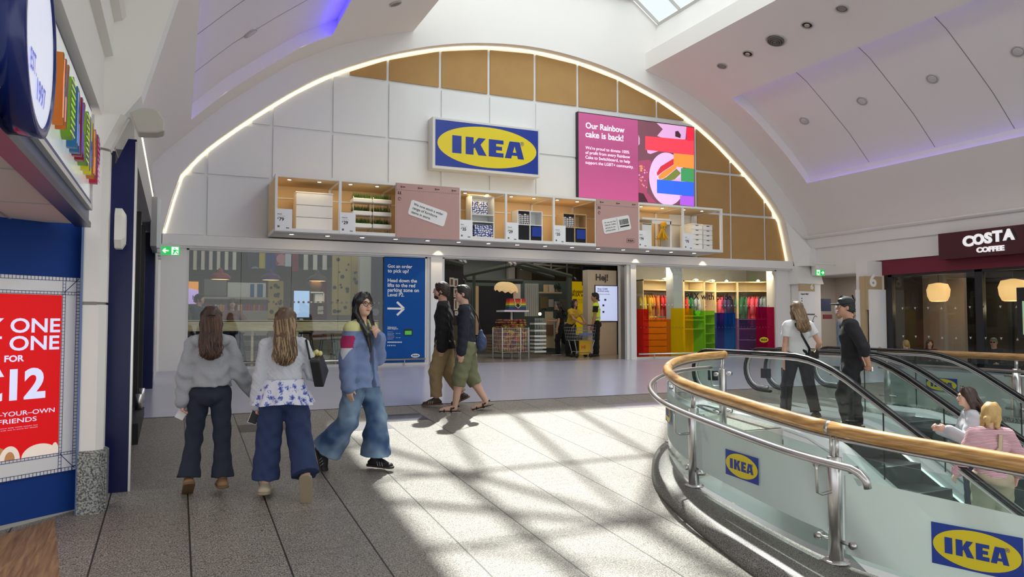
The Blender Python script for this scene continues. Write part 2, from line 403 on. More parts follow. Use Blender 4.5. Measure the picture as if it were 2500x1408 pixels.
for side, nm in ((1, 'right'), (-1, 'left')):
    y_near = 7.3 if side < 0 else -9
    b = B()
    def strip(prof, ya, yb, dz=0):
        r1 = [(CXM + side * o, ya, z + dz) for o, z in prof]; r2 = [(CXM + side * o, yb, z + dz) for o, z in prof]
        b.loft([r1, r2], ceilm, closed=False)
    strip(refine(3.25, CO0 + .1, 6), -14, YV); strip(refine(CO1 - .1, 9.1, 5), -14, YV)
    strip(refine(CO0 + .1, CO1 - .1, 12), CY, YV); strip(refine(CO0 + .1, CO1 - .1, 12), -14, y_near)
    # recess: a second vault .28 above, with side walls, lit along its long edges by the blue strips
    strip(refine(CO0, CO1, 12), y_near, CY, .30)
    for yy in (CY, y_near):
        b.loft([[(CXM + side * o, yy, z) for o, z in refine(CO0, CO1, 12)], [(CXM + side * o, yy, z + .30) for o, z in refine(CO0, CO1, 12)]], ceilm, closed=False)
    for oo in (CO0, CO1):
        x = CXM + side * oo; z = profz(oo); b.quad((x, y_near, z), (x, CY, z), (x, CY, z + .30), (x, y_near, z + .30), ceilm)
    # seams of the recess panels: thin grooves as dark strips set into the vault
    seam = mat('seam', '#8d8884', .8)
    for yy in [CY - 2.0 - 1.83 * k for k in range(7)]:
        if yy < y_near + .3: break
        pr = refine(CO0 + .02, CO1 - .02, 12)
        b.loft([[(CXM + side * o, yy - .008, z + .296) for o, z in pr], [(CXM + side * o, yy + .008, z + .296) for o, z in pr]], seam, closed=False)
    struct('ceiling_' + nm, b)
    for oo, d, e in ((CO0, .04, 1), (CO1, -.04, 1)):
        b = B(); z = profz(oo + d); x = CXM + side * (oo + d)
        b.box(x - .012, x + .012, y_near + .1, CY - .05, z + .02, z + .042, bluelite if side < 0 and oo == CO0 else bluedim)
        o = obj('cove_light', b); tag(o, ('long blue strip light in the %s edge of the %s ceiling recess' % ('upper' if oo == CO0 else 'lower', nm)), 'strip light', 'blue cove lights')
# skylight well: upstands, eaves and a glazed gable roof
b = B()
for side in (1, -1):
    x0 = CXM + side * 3.25; x1 = CXM + side * 3.42; x2 = CXM + side * 3.65
    pts = [(x0, 8.74), (x0, 9.2), (x1, 9.26), (x2, 10.05), (x2 + side * .3, 10.05)]
    b.loft([[(x, -14, z) for x, z in pts], [(x, YV + .3, z) for x, z in pts]], white, closed=False, smooth=False)
struct('wall_skylight', b)
b = B(); RZ, EZ, EX, YH = 12.64, 10.05, 3.65, 16.42
HX, HZ = 2.86, 10.61; HL = HX             # the far end of the glazed roof is half-hipped
rail_m = mat('roof_frame', '#c9cac8', .5)
zr_ = lambda o: EZ + (RZ - EZ) * (1 - o / EX)
for k in range(17):
    y = YH - HL - .05 - 1.72 * k
    for side in (1, -1): b.tube([(CXM + side * EX, y, EZ), (CXM, y, RZ)], .07, rail_m, 4)
    b.tube([(CXM - EX, y, EZ + .02), (CXM + EX, y, EZ + .02)], .04, rail_m, 4)
for d in (0, .95, 1.9):
    for side in (1, -1): b.tube([(CXM + side * EX, YH - d, EZ), (CXM + side * (HX - d), YH - d, zr_(HX - d))], .06, rail_m, 4)
for side in (1, -1):
    for o in (EX, EX * .68, EX * .36): b.tube([(CXM + side * o, -13, zr_(o)), (CXM + side * o, YH - max(0, HX - o), zr_(o))], .075, rail_m, 4)
    b.tube([(CXM + side * HX, YH, HZ), (CXM, YH - HL, RZ)], .07, rail_m, 4)
b.tube([(CXM - HX, YH, HZ), (CXM + HX, YH, HZ)], .07, rail_m, 4)
for x in (-1, 0, 1): b.tube([(CXM + x, YH, HZ), (CXM + x, YH - HX + abs(x), zr_(abs(x)))], .045, rail_m, 4)
for k in range(6):
    for side in (1, -1): y = 13.4 - 1.72 * k - .86; b.tube([(CXM + side * EX, y, EZ), (CXM, y, RZ)], .03, rail_m, 4)
b.tube([(CXM, -13, RZ), (CXM, YH - HL, RZ)], .09, rail_m, 4)
sk = struct('window_roof', b)
b = B(); roofglass = glassmat('roof_glass', (.64, .69, .70), .6); g_ = .07
for side in (1, -1): b.add([(CXM + side * EX, -13, EZ + g_), (CXM + side * EX, YH, EZ + g_), (CXM + side * HX, YH, HZ + g_), (CXM, YH - HL, RZ + g_), (CXM, -13, RZ + g_)], [(0, 1, 2, 3, 4)], roofglass)
b.add([(CXM - HX, YH, HZ + g_), (CXM + HX, YH, HZ + g_), (CXM, YH - HL, RZ + g_)], [(0, 1, 2)], roofglass)
struct('pane', b, parent=sk)

# end wall of the mall: above and beside the arch, ring front at YV, with the recess back at YF
ARCH = [(0, 8.85), (1.3, 8.76), (2.55, 8.52), (3.85, 8.1), (5.05, 7.55), (5.85, 7.05), (6.75, 6.36), (7.65, 5.57), (8.15, 4.97), (8.3, 4.45), (8.46, 3.78), (8.46, 3.5)]
CXA = 8.18
def archx(side): return [(CXA + side * o, z) for o, z in ARCH]
arch_pts = archx(-1)[::-1] + archx(1)[1:]
def smooth_arch(pts, k=4):
    out = []
    n = len(pts)
    for i in range(n - 1):
        p0, p1, p2, p3 = pts[max(i - 1, 0)], pts[i], pts[i + 1], pts[min(i + 2, n - 1)]
        for j in range(k):
            t = j / k
            out.append(tuple(.5 * ((2 * p1[c]) + (-p0[c] + p2[c]) * t + (2 * p0[c] - 5 * p1[c] + 4 * p2[c] - p3[c]) * t * t + (-p0[c] + 3 * p1[c] - 3 * p2[c] + p3[c]) * t ** 3) for c in (0, 1)))
    out.append(pts[-1]); return out
kL = arch_pts[:4]; kM = smooth_arch(arch_pts[3:-3], 4); kR = arch_pts[-4:]
arch_s = kL[:3] + kM + kR[1:]
b = B()
outer = [(-1.6 if i < 3 else (18.0 if i > len(arch_s) - 4 else x), 3.5 if i == 0 or i == len(arch_s) - 1 else (min(10.61, 10.03 + .71 * max(0, 3.65 - abs(x - 8.2))))) for i, (x, z) in enumerate(arch_s)]
outer[0] = (-1.6, 3.5); outer[-1] = (18.0, 3.5); outer[1] = (-1.6, 5); outer[-2] = (18.0, 5); outer[2] = (-1.6, 10.03); outer[-3] = (18.0, 10.03)
b.loft([[(x, YV, z) for x, z in arch_s], [(x, YV, z) for x, z in outer]], white, closed=False, smooth=False)
b.loft([[(x, YV, z) for x, z in arch_s], [(x, YF + .02, z) for x, z in arch_s]], white, closed=False, smooth=True)
struct('wall_end', b)
# back of the recess behind the arch
b = B(); b.box(-.6, 17, YF, YF + .12, 3.62, 9.2, wallw); struct('wall_store_front', b)
# warm LED line following the arch
ledm = mat('warm_led', '#fff1cf', .5, emit=4, ecol=(1, .86, .58))
b = B(); b.tube([(CXA + (x - CXA) * .996, YF - .045, z - .022) for x, z in arch_s[1:-1]], .011, ledm, 6)
tag(obj('led_strip', b), 'thin warm white light line tracing the big arch', 'strip light')
# square facade panels, clipped by the arch
def inside(x, z):
    o = abs(x - CXA)
    if o > 8.46: return False
    for (a, za), (c, zc) in zip(ARCH, ARCH[1:]):
        if a <= o <= c: return z < za + (zc - za) * ((o - a) / (c - a) if c > a else 0)
    return False
def archz(x):
    o = abs(x - CXA)
    for (a, za), (c, zc) in zip(ARCH, ARCH[1:]):
        if a <= o <= c and c > a: return za + (zc - za) * (o - a) / (c - a)
    return 3.5
colx = [-.75, .53, 1.835, 3.13, 4.42, 5.71, 6.975, 8.25, 9.5, 10.74, 12.0, 13.32, 14.555, 15.825, 17.1]
rowz = [3.72, 5.03, 6.2, 7.55, 8.9]
G = .035
pn = 0
for i in range(14):
    for j in range(4):
        x0, x1, z0, z1 = colx[i] + G, colx[i + 1] - G, rowz[j] + G, rowz[j + 1] - G
        is_tan = (j == 3 and i >= 3) or i >= 11
        if j < 3 and 8 <= i <= 10 and z0 > 5.1: pass
        N = 10; up = []
        xs = [x0 + (x1 - x0) * k / N for k in range(N + 1)]
        for x in xs: up.append((x, min(z1, archz(x) - .075)))
        poly = [(x, z) for x, z in up if z > z0 + .02]
        if len(poly) < 2: continue
        # clip exactly where the arch meets the lower edge
        pl = [(poly[0][0], z0)] + [(poly[-1][0], z0)]
        pts = [pl[0], pl[1]] + poly[::-1]
        b = B(); b.prism(pts, (0, YF - .03, 0), XU, ZU, .03, tan if is_tan else wallw)
        o = obj('wall_panel', b, bevel=.006); pn += 1
        row = ['bottom', 'second', 'third', 'top'][j]
        tag(o, '%s square panel, %s row, column %d from the left under the arch' % ('tan cork-like' if is_tan else 'white', row, i + 1), 'wall panel', 'tan wall panels' if is_tan else 'white wall panels')

# shop front below: header, jambs, mullions, three openings
b = B()
b.box(-.32, 16.75, YF - .30, YF + .15, 3.5, 3.72, white); b.box(-.25, 16.7, YF - .22, YF + .15, 3.46, 3.52, white)
struct('trim_2', b)
b = B()
for x0, x1 in ((-.6, .18), (5.38, 5.76), (10.92, 11.18), (16.16, 16.7)): b.box(x0, x1, YF - .12, YF + .3, ZF - .03, 3.5, white)
for x0, x1 in ((5.44, 5.72), (11.0, 11.17)): b.box(x0, x1, YF - .2, YF - .12, ZF - .03, 3.46, wallw)
b.box(-1.2, -.3, YF - .2, YF + .2, ZF - .05, 5.2, white)
struct('wall_piers', b)
b = B()
for x0, x1 in ((.18, 5.38), (11.18, 16.16)):
    b.box(x0, x0 + .05, YF - .1, YF + .02, ZF, 3.46, frame_w); b.box(x1 - .05, x1, YF - .1, YF + .02, ZF, 3.46, frame_w)
    b.box(x0, x1, YF - .1, YF + .02, 3.43, 3.48, frame_w); b.box(x0, x1, YF - .12, YF + .02, ZF - .02, ZF + .05, frame_w)
for x in (5.76, 10.87): b.box(x, x + .05, YF - .1, YF + .1, ZF, 3.46, steel_d)
b.box(5.76, 10.92, YF - .1, YF + .1, 3.44, 3.5, steel_d)
struct('trim_3', b)
for i, (x0, x1, xs) in enumerate(((.23, 5.33, (1.25, 2.29, 3.31, 4.33)), (11.23, 16.11, (12.4, 13.6, 14.8)))):
    b = B(); e = [x0] + list(xs) + [x1]
    for a, c in zip(e, e[1:]): b.box(a + .004, c - .004, YF - .055, YF - .043, ZF + .05, 3.43, glass)
    wdw = struct('window_%d' % (i + 1), b)
# inside of the store: walls, ceiling
inw = mat('shop_wall', '#8f897d', .8); ind = mat('shop_dark', '#3a3836', .8); graygreen = mat('room_wall', '#5d6a69', .8)
b = B()
b.box(-.6, -.5, YF + .3, 27, ZF, 4.4, inw); b.box(17.3, 17.4, YF + .2, 27, ZF, 4.4, inw); b.box(-.6, 17.4, 27, 27.1, ZF, 4.4, inw)
b.box(12.25, 12.35, YF + 1.8, 19.3, ZF, 4.4, mat('shop_wall_grey', '#a6a199', .8)); b.box(12.25, 17.3, 19.22, 19.3, ZF, 4.4, mat('shop_wall_grey', '#a6a199', .8))
b.box(-.6, 17.4, YF + .3, 27.1, 4.4, 4.5, ind)
struct('wall_store', b)
# the side walls of the mall: beam bands and mouldings on both sides
def sideband(nm, xw, d, y0, y1):
    b = B()   # d = +1: faces +x (left wall), -1: faces -x (right wall)
    prof = [(-.5, 3.58), (0, 3.58), (0, 4.08), (.06, 4.1), (.06, 4.38), (.12, 4.40), (.15, 4.44), (.12, 4.48), (-.3, 4.5), (-.3, 5.2)]
    b.loft([[(xw + d * o, y0, z) for o, z in prof], [(xw + d * o, y1, z) for o, z in prof]], white, closed=False, smooth=False)
    b.add([(xw + d * o, y1 if False else y0, z) for o, z in prof[:9]], [tuple(range(9))], white)
    return struct(nm, b)
sideband('wall_left_beam', -.56, 1, -14, 6.74)
sideband('wall_left_beam_far', -.56, 1, 7.05, 16.5)
sideband('wall_right_beam', 17.17, -1, -9, 16.5)
# transverse rib with its pier on the left: its edge follows the arch
b = B()
ribp = [(-.53, 3.45), (-.29, 3.8), (.03, 4.97), (.53, 5.58), (1.43, 6.36), (2.33, 7.05), (3.13, 7.55), (4.33, 8.1), (5.0, 8.4)]
outr = [(-1.2, 3.45), (-1.2, 4.2), (-1.2, 5.4), (-.6, 6.0), (.4, 7.2), (1.6, 8.0), (2.7, 8.6), (4.0, 9.0), (5.0, 9.2)]
y0, y1 = 6.72, 7.02
b.loft([[(x, y0, z) for x, z in ribp], [(x, y0, z) for x, z in outr]], white, closed=False, smooth=False)
b.loft([[(x, y1, z) for x, z in ribp], [(x, y1, z) for x, z in outr]], white, closed=False, smooth=False)
b.loft([[(x, y0, z) for x, z in ribp], [(x, y1, z) for x, z in ribp]], wallw, closed=False, smooth=False)
struct('wall_left_rib', b)
b = B()
def oct_ring(z, xr, y0=6.61, y1=6.80, c=.05): return [(-.665, y0, z), (xr - c, y0, z), (xr, y0 + c, z), (xr, y1, z), (-.665, y1, z)]
b.loft([oct_ring(.93, -.50), oct_ring(2.08, -.50)], white, smooth=False)
b.loft([oct_ring(2.10, -.50), oct_ring(3.30, -.50)], white, smooth=False)
b.loft([oct_ring(3.32, -.50), oct_ring(3.60, -.38)], white, smooth=False)
for z in (2.09, 3.31): b.loft([oct_ring(z - .012, -.515), oct_ring(z + .012, -.515)], mat('joint_grey', '#8c8a86', .8), smooth=False)
pier = struct('wall_left_pier', b)
b = B(); b.loft([oct_ring(fz(6.6) - .05, -.47, 6.57, 6.83), oct_ring(.93, -.47, 6.57, 6.83), oct_ring(.95, -.495, 6.6, 6.81)], plinthm, smooth=False); struct('baseboard_left', b)
# right-hand pier at the end of the arch, with the splayed head
b = B()
b.box(16.72, 17.45, YV - .25, YF + .3, ZF - .1, 3.05, white)
b.loft([[(16.62, YV - .28, 3.05), (17.55, YV - .28, 3.05), (17.55, YF + .3, 3.05), (16.62, YF + .3, 3.05)], [(16.62, YV - .1, 3.58), (17.55, YV - .1, 3.58), (17.55, YF + .3, 3.58), (16.62, YF + .3, 3.58)]], white, smooth=False)
b.loft([[(16.9, YV - .35, 3.58), (17.6, YV - .35, 3.58), (17.6, YV, 3.58), (16.68, YV, 3.58)], [(16.98, YV - .35, 4.1), (17.6, YV - .35, 4.1), (17.6, YV, 4.1), (16.4, YV, 4.9)]], white, smooth=False)
struct('wall_right_pier', b)
# ================================================================ ABOVE THE SHOP FRONT: sign, screen, display shelf
_fw = Vector((sin(YAW) * cos(PITCH), cos(YAW) * cos(PITCH), sin(PITCH))); _rt = Vector((cos(YAW), -sin(YAW), 0)); _up = _rt.cross(_fw)
def ray(x, y): return _fw + _rt * ((x - 1250) / FPX) + _up * ((704 - y) / FPX)
def onY(x, y, Y): d = ray(x, y); return Vector((0, 0, CAMZ)) + d * (Y / d.y)     # photo measurement -> point of the plane y = Y
def onX(x, y, X): d = ray(x, y); return Vector((0, 0, CAMZ)) + d * (X / d.x)
def onFl(x, y):
    d = ray(x, y); t = CAMZ / (S1 * d.y - d.z); p = Vector((0, 0, CAMZ)) + d * t
    if t > 0 and p.y <= YE: return p
    t = (ZE - S2 * YE - CAMZ) / (d.z - S2 * d.y); p = Vector((0, 0, CAMZ)) + d * t
    if t > 0 and p.y <= YF: return p
    return Vector((0, 0, CAMZ)) + d * ((ZF - CAMZ) / d.z)
# big blue and yellow sign
SY = 16.42
t = thing('store_sign', 'big blue and yellow oval IKEA sign high on the white facade', 'sign', (6.8, SY, 5.6))
bl, tr_ = onY(1063, 403, SY), onY(1314, 320, SY)
b = B(); b.box(bl.x - .07, tr_.x + .05, SY + .012, YF - .03, bl.z - .07, tr_.z + .06, frame_w); obj('sign_box', b, parent=t, bevel=.01)
b = B(); logo(b, (bl.x, SY + .01, bl.z), XU, ZU, tr_.x - bl.x, tr_.z - bl.z, mat('sign_blue', '#12359a', .35), mat('sign_yellow', '#ead51f', .35)); obj('sign_face', b, parent=t)
# led screen with the advertisement
QY = 16.66
t = thing('video_screen', 'large pink and rainbow advertising screen below the tan panels', 'screen', (11.3, QY, 5.2))
a, c, dv = onY(1411, 483, QY), onY(1694, 311.6, QY), onY(1557.7, 400, QY)
b = B(); b.box(a.x, c.x + .01, QY, YF - .02, a.z, c.z + .02, black); obj('screen_case', b, parent=t)
def em(name, col, s=.8): return mat(name, col, .5, emit=s, ecol=srgb(col))
pk = bpy.data.materials.new('screen_pink'); pk.use_nodes = True
nt = pk.node_tree; tc = nt.nodes.new('ShaderNodeTexCoord'); sx = nt.nodes.new('ShaderNodeSeparateXYZ'); mr = nt.nodes.new('ShaderNodeMapRange'); cr = nt.nodes.new('ShaderNodeValToRGB')
nt.links.new(tc.outputs['Object'], sx.inputs[0]); nt.links.new(sx.outputs[2], mr.inputs[0]); mr.inputs[1].default_value = a.z; mr.inputs[2].default_value = c.z
e = cr.color_ramp.elements; e[0].color = (*srgb('#e05f9c'), 1); e[1].color = (*srgb('#d4609b'), 1); q = e.new(.5); q.color = (*srgb('#c4588f'), 1)
nt.links.new(mr.outputs[0], cr.inputs[0]); p_ = nt.nodes['Principled BSDF']; nt.links.new(cr.outputs[0], p_.inputs['Emission Color']); p_.inputs['Emission Strength'].default_value = .75; p_.inputs['Base Color'].default_value = (.1, .03, .06, 1)
b = B(); yq = QY - .003
def R(x0, x1, z0, z1, m, l=0): b.quad((x0, yq - l, z0), (x1, yq - l, z0), (x1, yq - l, z1), (x0, yq - l, z1), m)
R(a.x + .02, dv.x, a.z + .02, c.z, pk)
R(dv.x, c.x, a.z + .02, c.z, em('scr_dark', '#7c4f5c', .5))
def sp(zx, zy): return onY(1030 + zx / 3.623, 260 + zy / 3.623, QY)
def poly(pts, m, l):
    P = [sp(*p) for p in pts]; P = [Vector((min(max(p.x, dv.x), c.x), yq - l, min(max(p.z, a.z + .02), c.z))) for p in P]
    b.add(P[::-1] if (P[1] - P[0]).cross(P[2] - P[0]).y > 0 else P, [tuple(range(len(P)))], m)
lil = em('scr_lilac', '#dca8d8', .7); mag = em('scr_magenta', '#a34a6c', .6); wine = em('scr_wine', '#4a2733', .5)
poly([(1915, 480), (2010, 470), (2060, 520), (2000, 640), (1990, 760), (2080, 860), (1915, 840)], mag, .001)
poly([(1915, 760), (1960, 770), (2000, 845), (1915, 850)], wine, .002)
poly([(2075, 145), (2340, 175), (2330, 290), (2190, 300), (2080, 260), (2130, 200)], lil, .001)
poly([(1990, 380), (2090, 395), (2020, 420), (1995, 410)], lil, .001); poly([(2240, 220), (2265, 215), (2290, 250), (2285, 280), (2240, 265)], wine, .002)
poly([(1915, 250), (1925, 280), (1925, 330), (1915, 345)], lil, .001)
# plate with the slice of layer cake
ctr = sp(2170, 640); k = 40
b.add([(ctr.x + cos(2 * pi * i / k) * .60, yq - .002, ctr.z + sin(2 * pi * i / k) * .86 * .85) for i in range(k) if ctr.x + cos(2 * pi * i / k) * .60 < c.x], [tuple(range(len([1 for i in range(k) if ctr.x + cos(2 * pi * i / k) * .60 < c.x])))], em('scr_plate', '#d9b5e6', .75))
poly([(2075, 590), (2110, 530), (2225, 460), (2245, 500), (2130, 575), (2080, 615)], em('scr_cakered', '#c92f3c', .8), .003)
poly([(2090, 620), (2130, 580), (2245, 505), (2250, 545), (2150, 625), (2100, 650)], em('scr_cakeorange', '#f08a35', .8), .003)
poly([(2110, 650), (2160, 625), (2250, 550), (2290, 590), (2230, 650), (2180, 660)], em('scr_cakegreen', '#76813c', .7), .003)
poly([(2200, 655), (2290, 625), (2290, 662)], lil, .0035)
poly([(2080, 615), (2060, 580), (2075, 590), (2100, 650)], em('scr_crumb', '#efd9e6', .8), .003)
rr = random.Random(3)
for i in range(26):
    x, y = rr.uniform(1920, 1990), rr.uniform(520, 720); s = rr.uniform(5, 12)
    poly([(x - s, y), (x, y - s), (x + s, y + 2), (x, y + s)], rr.choice([lil, mag, em('scr_flower', '#ef7f86', .8), em('scr_sprig', '#caa06a', .6)]), .004)
for pts, col in (([(2340, 180), (2405, 187), (2405, 305), (2340, 300)], '#e5243f'), ([(1975, 262), (2405, 300), (2405, 430), (1975, 382)], '#f23f51'), ([(2225, 413), (2405, 430), (2405, 550), (2225, 530)], '#f58b3c'),
                 ([(2290, 545), (2405, 550), (2405, 672), (2290, 660)], '#3f9158'), ([(2078, 645), (2405, 672), (2405, 795), (2078, 765)], '#2f62e0'), ([(2282, 788), (2405, 795), (2405, 890), (2282, 870)], '#a558d6')):
    poly(pts, em('scr_' + col[1:], col, .85), .005)
obj('screen_picture', b, parent=t)
tm = em('screen_text', '#f7dcec', .95)
for s, zx, zy, wd, bo in (('Our Rainbow', 1447, 190, 343, .02), ('cake is back!', 1445, 268, 335, .02), ("We're proud to donate 100%", 1445, 375, 387, .006), ('of profit from every Rainbow', 1445, 418, 393, .006), ('Cake to Switchboard, to help', 1445, 460, 393, .006), ('support the LGBT+ community.', 1445, 505, 425, .006)):
    p = sp(zx, zy); q = sp(zx + wd, zy); hgt = .0
    b = B(); text(b, s, (p.x, yq, p.z), XU, ZU, None, tm, bold=bo, width=q.x - p.x, lift=.008); obj('text_line', b, parent=t)

# ---- the display shelf hung on the facade
BY0, BY1, BZ0, BZ1 = 15.5, 16.74, 3.79, 4.93
shelfw = mat('shelf_white', '#e9e7e2', .45); backw = mat('shelf_birch', '#e4c79a', .7); pinkb = mat('pink_cardboard', '#c19a92', .9, vary=.05, vscale=40, bump=.08, bscale=200)
t = thing('display_shelf', 'long white lit display shelf hung across the store facade', 'display shelf', (7.5, BY1, BZ0))
b = B()
edges = [(1.78, 1.83), (3.06, 3.115), (4.28, 4.33), (5.68, 5.765), (6.86, 6.91), (8.10, 8.15), (9.27, 9.32), (10.44, 10.54), (11.86, 11.915), (13.10, 13.17)]
for x0, x1 in edges:
    b.box(x0, x1, BY0, BY0 + .05, BZ0, BZ1, shelfw); b.box(x0, x1, BY1 - .05, BY1, BZ0, BZ1, shelfw)
    b.box(x0, x1, BY0, BY1, BZ1 - .05, BZ1, shelfw)
b.box(1.78, 13.17, BY0 - .002, BY0 + .05, BZ1 - .05, BZ1 + .002, shelfw); b.box(1.78, 13.17, BY0 - .002, BY1, BZ0 - .02, BZ0 + .05, shelfw)
b.box(1.78, 13.17, BY1 - .04, BY1, 4.62, 4.65, shelfw)
obj('shelf_frame', b, parent=t)
b = B(); b.box(1.83, 13.1, BY0 + .05, BY1, BZ1 - .03, BZ1 - .005, backw); obj('shelf_ceiling', b, parent=t)
b = B(); b.box(1.83, 12.35, BY1 - .02, BY1 - .005, BZ0, BZ1, backw); b.box(1.785, 1.80, BY0 + .05, BY1, BZ0, BZ1, backw); obj('back_panel', b, parent=t)
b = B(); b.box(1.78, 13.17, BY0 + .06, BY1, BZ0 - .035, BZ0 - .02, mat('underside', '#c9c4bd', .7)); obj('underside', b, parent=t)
bulb = mat('warm_spot', '#fff3d8', .4, emit=12, ecol=(1, .9, .7))
rimm = mat('spot_rim', '#d8d4cc', .4)
for i in range(15):
    x = 2.15 + i * .735
    b = B(); b.lathe([(.075, 0), (.075, -.012), (.05, -.012), (.045, -.004)], (x, BY0 + .28, BZ0 - .035), rimm, 16); b.lathe([(.045, -.006), (.04, -.012), (.01, -.014)], (x, BY0 + .28, BZ0 - .035), bulb, 12)
    obj('downlight', b, parent=t)
CELLS = [(1.83, 3.06), (3.115, 4.28), (5.765, 6.86), (6.91, 8.10), (8.15, 9.27), (10.54, 11.86), (11.915, 13.1)]
for i, (x0, x1) in enumerate(CELLS):
    for f in (.22, .72):
        x = x0 + (x1 - x0) * f; b = B()
        b.lathe([(.06, 0), (.06, -.01), (.042, -.01)], (x, BY0 + .35, BZ1 - .03), rimm, 16); b.lathe([(.04, -.003), (.036, -.012), (.01, -.014)], (x, BY0 + .35, BZ1 - .03), bulb, 12)
        obj('downlight', b, parent=t)
    light('shelf_lamp', 'AREA', ((x0 + x1) / 2, BY0 + .5, BZ1 - .06), 5.0, (1, .74, .42), size=x1 - x0 - .3, sizey=.5, aim=(0, .25, -1))
for i in range(5): light('soffit_lamp', 'AREA', (2.6 + i * 2.6, BY0 + .35, BZ0 - .06), 2.2, (1, .86, .66), size=1.4, sizey=.1, aim=(0, .35, -1))
for x in (5.58, 11.08, 13.3): light('column_lamp', 'SPOT', (x, 16.36, 3.745), 14, (1, .78, .5), size=.03, aim=(0, .14, -1), spot_size=radians(75), spot_blend=.5)
# pink cardboard fronts
def sym(bb, O, s):   # a small packing mark: crossed strokes and a bar
    for an in (.6, -.6, pi / 2):
        bb.prism([(-s * .5, -s * .06), (s * .5, -s * .06), (s * .5, s * .06), (-s * .5, s * .06)], O + Vector((0, -.003, 0)), Vector((cos(an), 0, sin(an))), Vector((-sin(an), 0, cos(an))), 0, black_t)
    bb.prism([(s * .5, -s * .18), (s * 1.6, -s * .1), (s * 1.6, s * .18), (s * .5, s * .12)], O + Vector((0, -.003, 0)), XU, ZU, 0, black_t)
def board(x0, x1, label, marks, extra):
    t = thing('cardboard_front', label, 'cardboard panel', ((x0 + x1) / 2, BY0, BZ0), 'pink cardboard panels on the display shelf')
    b = B(); b.box(x0, x1, BY0 - .03, BY0 - .004, BZ0 - .03, BZ1 + .005, pinkb)
    yy = BY0 - .032
    for i in range(marks): sym(b, Vector((x0 + .14 + (x1 - x0 - .28) * i / max(1, marks - 1) - .03, yy, BZ1 - .075)), .055)
    n = int((x1 - x0) / .05)
    for i in range(n): b.quad((x0 + i * .05, yy - .002, BZ1 - .145), (x0 + i * .05 + .03, yy - .002, BZ1 - .145), (x0 + i * .05 + .03, yy - .002, BZ1 - .14), (x0 + i * .05, yy - .002, BZ1 - .14), black_t)
    # two arrows and a ring
    O = Vector((x0 + .07, yy - .002, BZ1 - .24)); k = .045
    b.add([O + Vector(p) for p in ((-k, 0, 0), (k, 0, 0), (k, 0, .012), (-k, 0, .012))], [(0, 1, 2, 3)], black_t)
    for dx in (-.025, .02): b.add([O + Vector((dx + p[0], 0, p[1])) for p in ((-.01, .015), (.01, .015), (.01, .06), (-.01, .06))], [(0, 1, 2, 3)], black_t)
    for kk in range(12):
        a0, a1 = 2 * pi * kk / 14, 2 * pi * (kk + 1) / 14
        b.add([O + Vector((cos(q) * r, 0, sin(q) * r - .1)) for q, r in ((a0, .036), (a1, .036), (a1, .024), (a0, .024))], [(0, 1, 2, 3)], black_t)
    for an in (0, 2.1, 4.2): b.add([O + Vector((cos(an + q) * .036, 0, sin(an + q) * .036 - .2)) for q in (0, .5, .8, .3)], [(0, 1, 2, 3)], black_t)
    obj('cardboard', b, parent=t)
    b = B(); extra(b, yy); obj('sticker', b, parent=t)
    return t
def roundrect(w, h, r, k=4):
    return [(cx + r * cos(a), cz + r * sin(a)) for cx, cz, a0 in ((w - r, h - r, 0), (r, h - r, pi / 2), (r, r, pi), (w - r, r, 1.5 * pi)) for a in [a0 + pi / 2 * i / k for i in range(k + 1)]]
stick = mat('sticker_white', '#ece9e6', .6)
def ex1(b, yy):
    an = radians(-16); U = Vector((cos(an), 0, sin(an))); V = Vector((-sin(an), 0, cos(an))); O = Vector((4.53, yy, 4.27))
    b.prism(roundrect(.86, .34, .05), O + Vector((0, -.006, 0)), U, V, .004, stick)
    for i, (s, wd) in enumerate((('We now stock a wider', .70), ('range of furniture', .58), ('items in store.', .45))):
        text(b, s, O + U * .07 + V * (.235 - i * .092), U, V, None, black_t, bold=.012, width=wd, lift=.009)
board(4.28, 5.73, 'wider pink cardboard panel with a tilted white sticker about furniture', 4, ex1)
def ex2(b, yy):
    an = radians(12); U = Vector((cos(an), 0, sin(an))); V = Vector((-sin(an), 0, cos(an))); O = Vector((9.49, yy, 4.07))
    b.prism(roundrect(.8, .36, .05), O + Vector((0, -.006, 0)), U, V, .004, stick)
    for i, (s, wd) in enumerate((('Or use our free', .33), ('Click & Collect', .33), ('service at our', .30), ('pickup point.', .29))):
        text(b, s, O + U * .06 + V * (.255 - i * .066), U, V, None, black_t, bold=.01, width=wd, lift=.009)
    def q(x0, x1, y0, y1): b.add([O + U * u + V * v + Vector((0, -.009, 0)) for u, v in ((x0, y0), (x1, y0), (x1, y1), (x0, y1))], [(0, 1, 2, 3)], black_t)
    q(.425, .432, .03, .33); q(.49, .76, .09, .125); rr = random.Random(1); x = .49
    while x < .75: wd = rr.choice([.006, .01, .016]); q(x, x + wd, .15, .28); x += wd + rr.choice([.006, .01])
    O2 = Vector((10.13, yy - .002, 3.9))
    b.prism(roundrect(.24, .1, .02), O2, XU, ZU, 0, black_t); b.prism(roundrect(.226, .086, .015), O2 + Vector((.007, -.0015, .007)), XU, ZU, 0, pinkb)
    text(b, 'IKEA', O2 + Vector((.03, -.003, .025)), XU, ZU, .05, black_t, bold=.03, width=.18, height=.05)
board(9.28, 10.49, 'narrower pink cardboard panel with a barcode sticker, under the screen', 3, ex2)
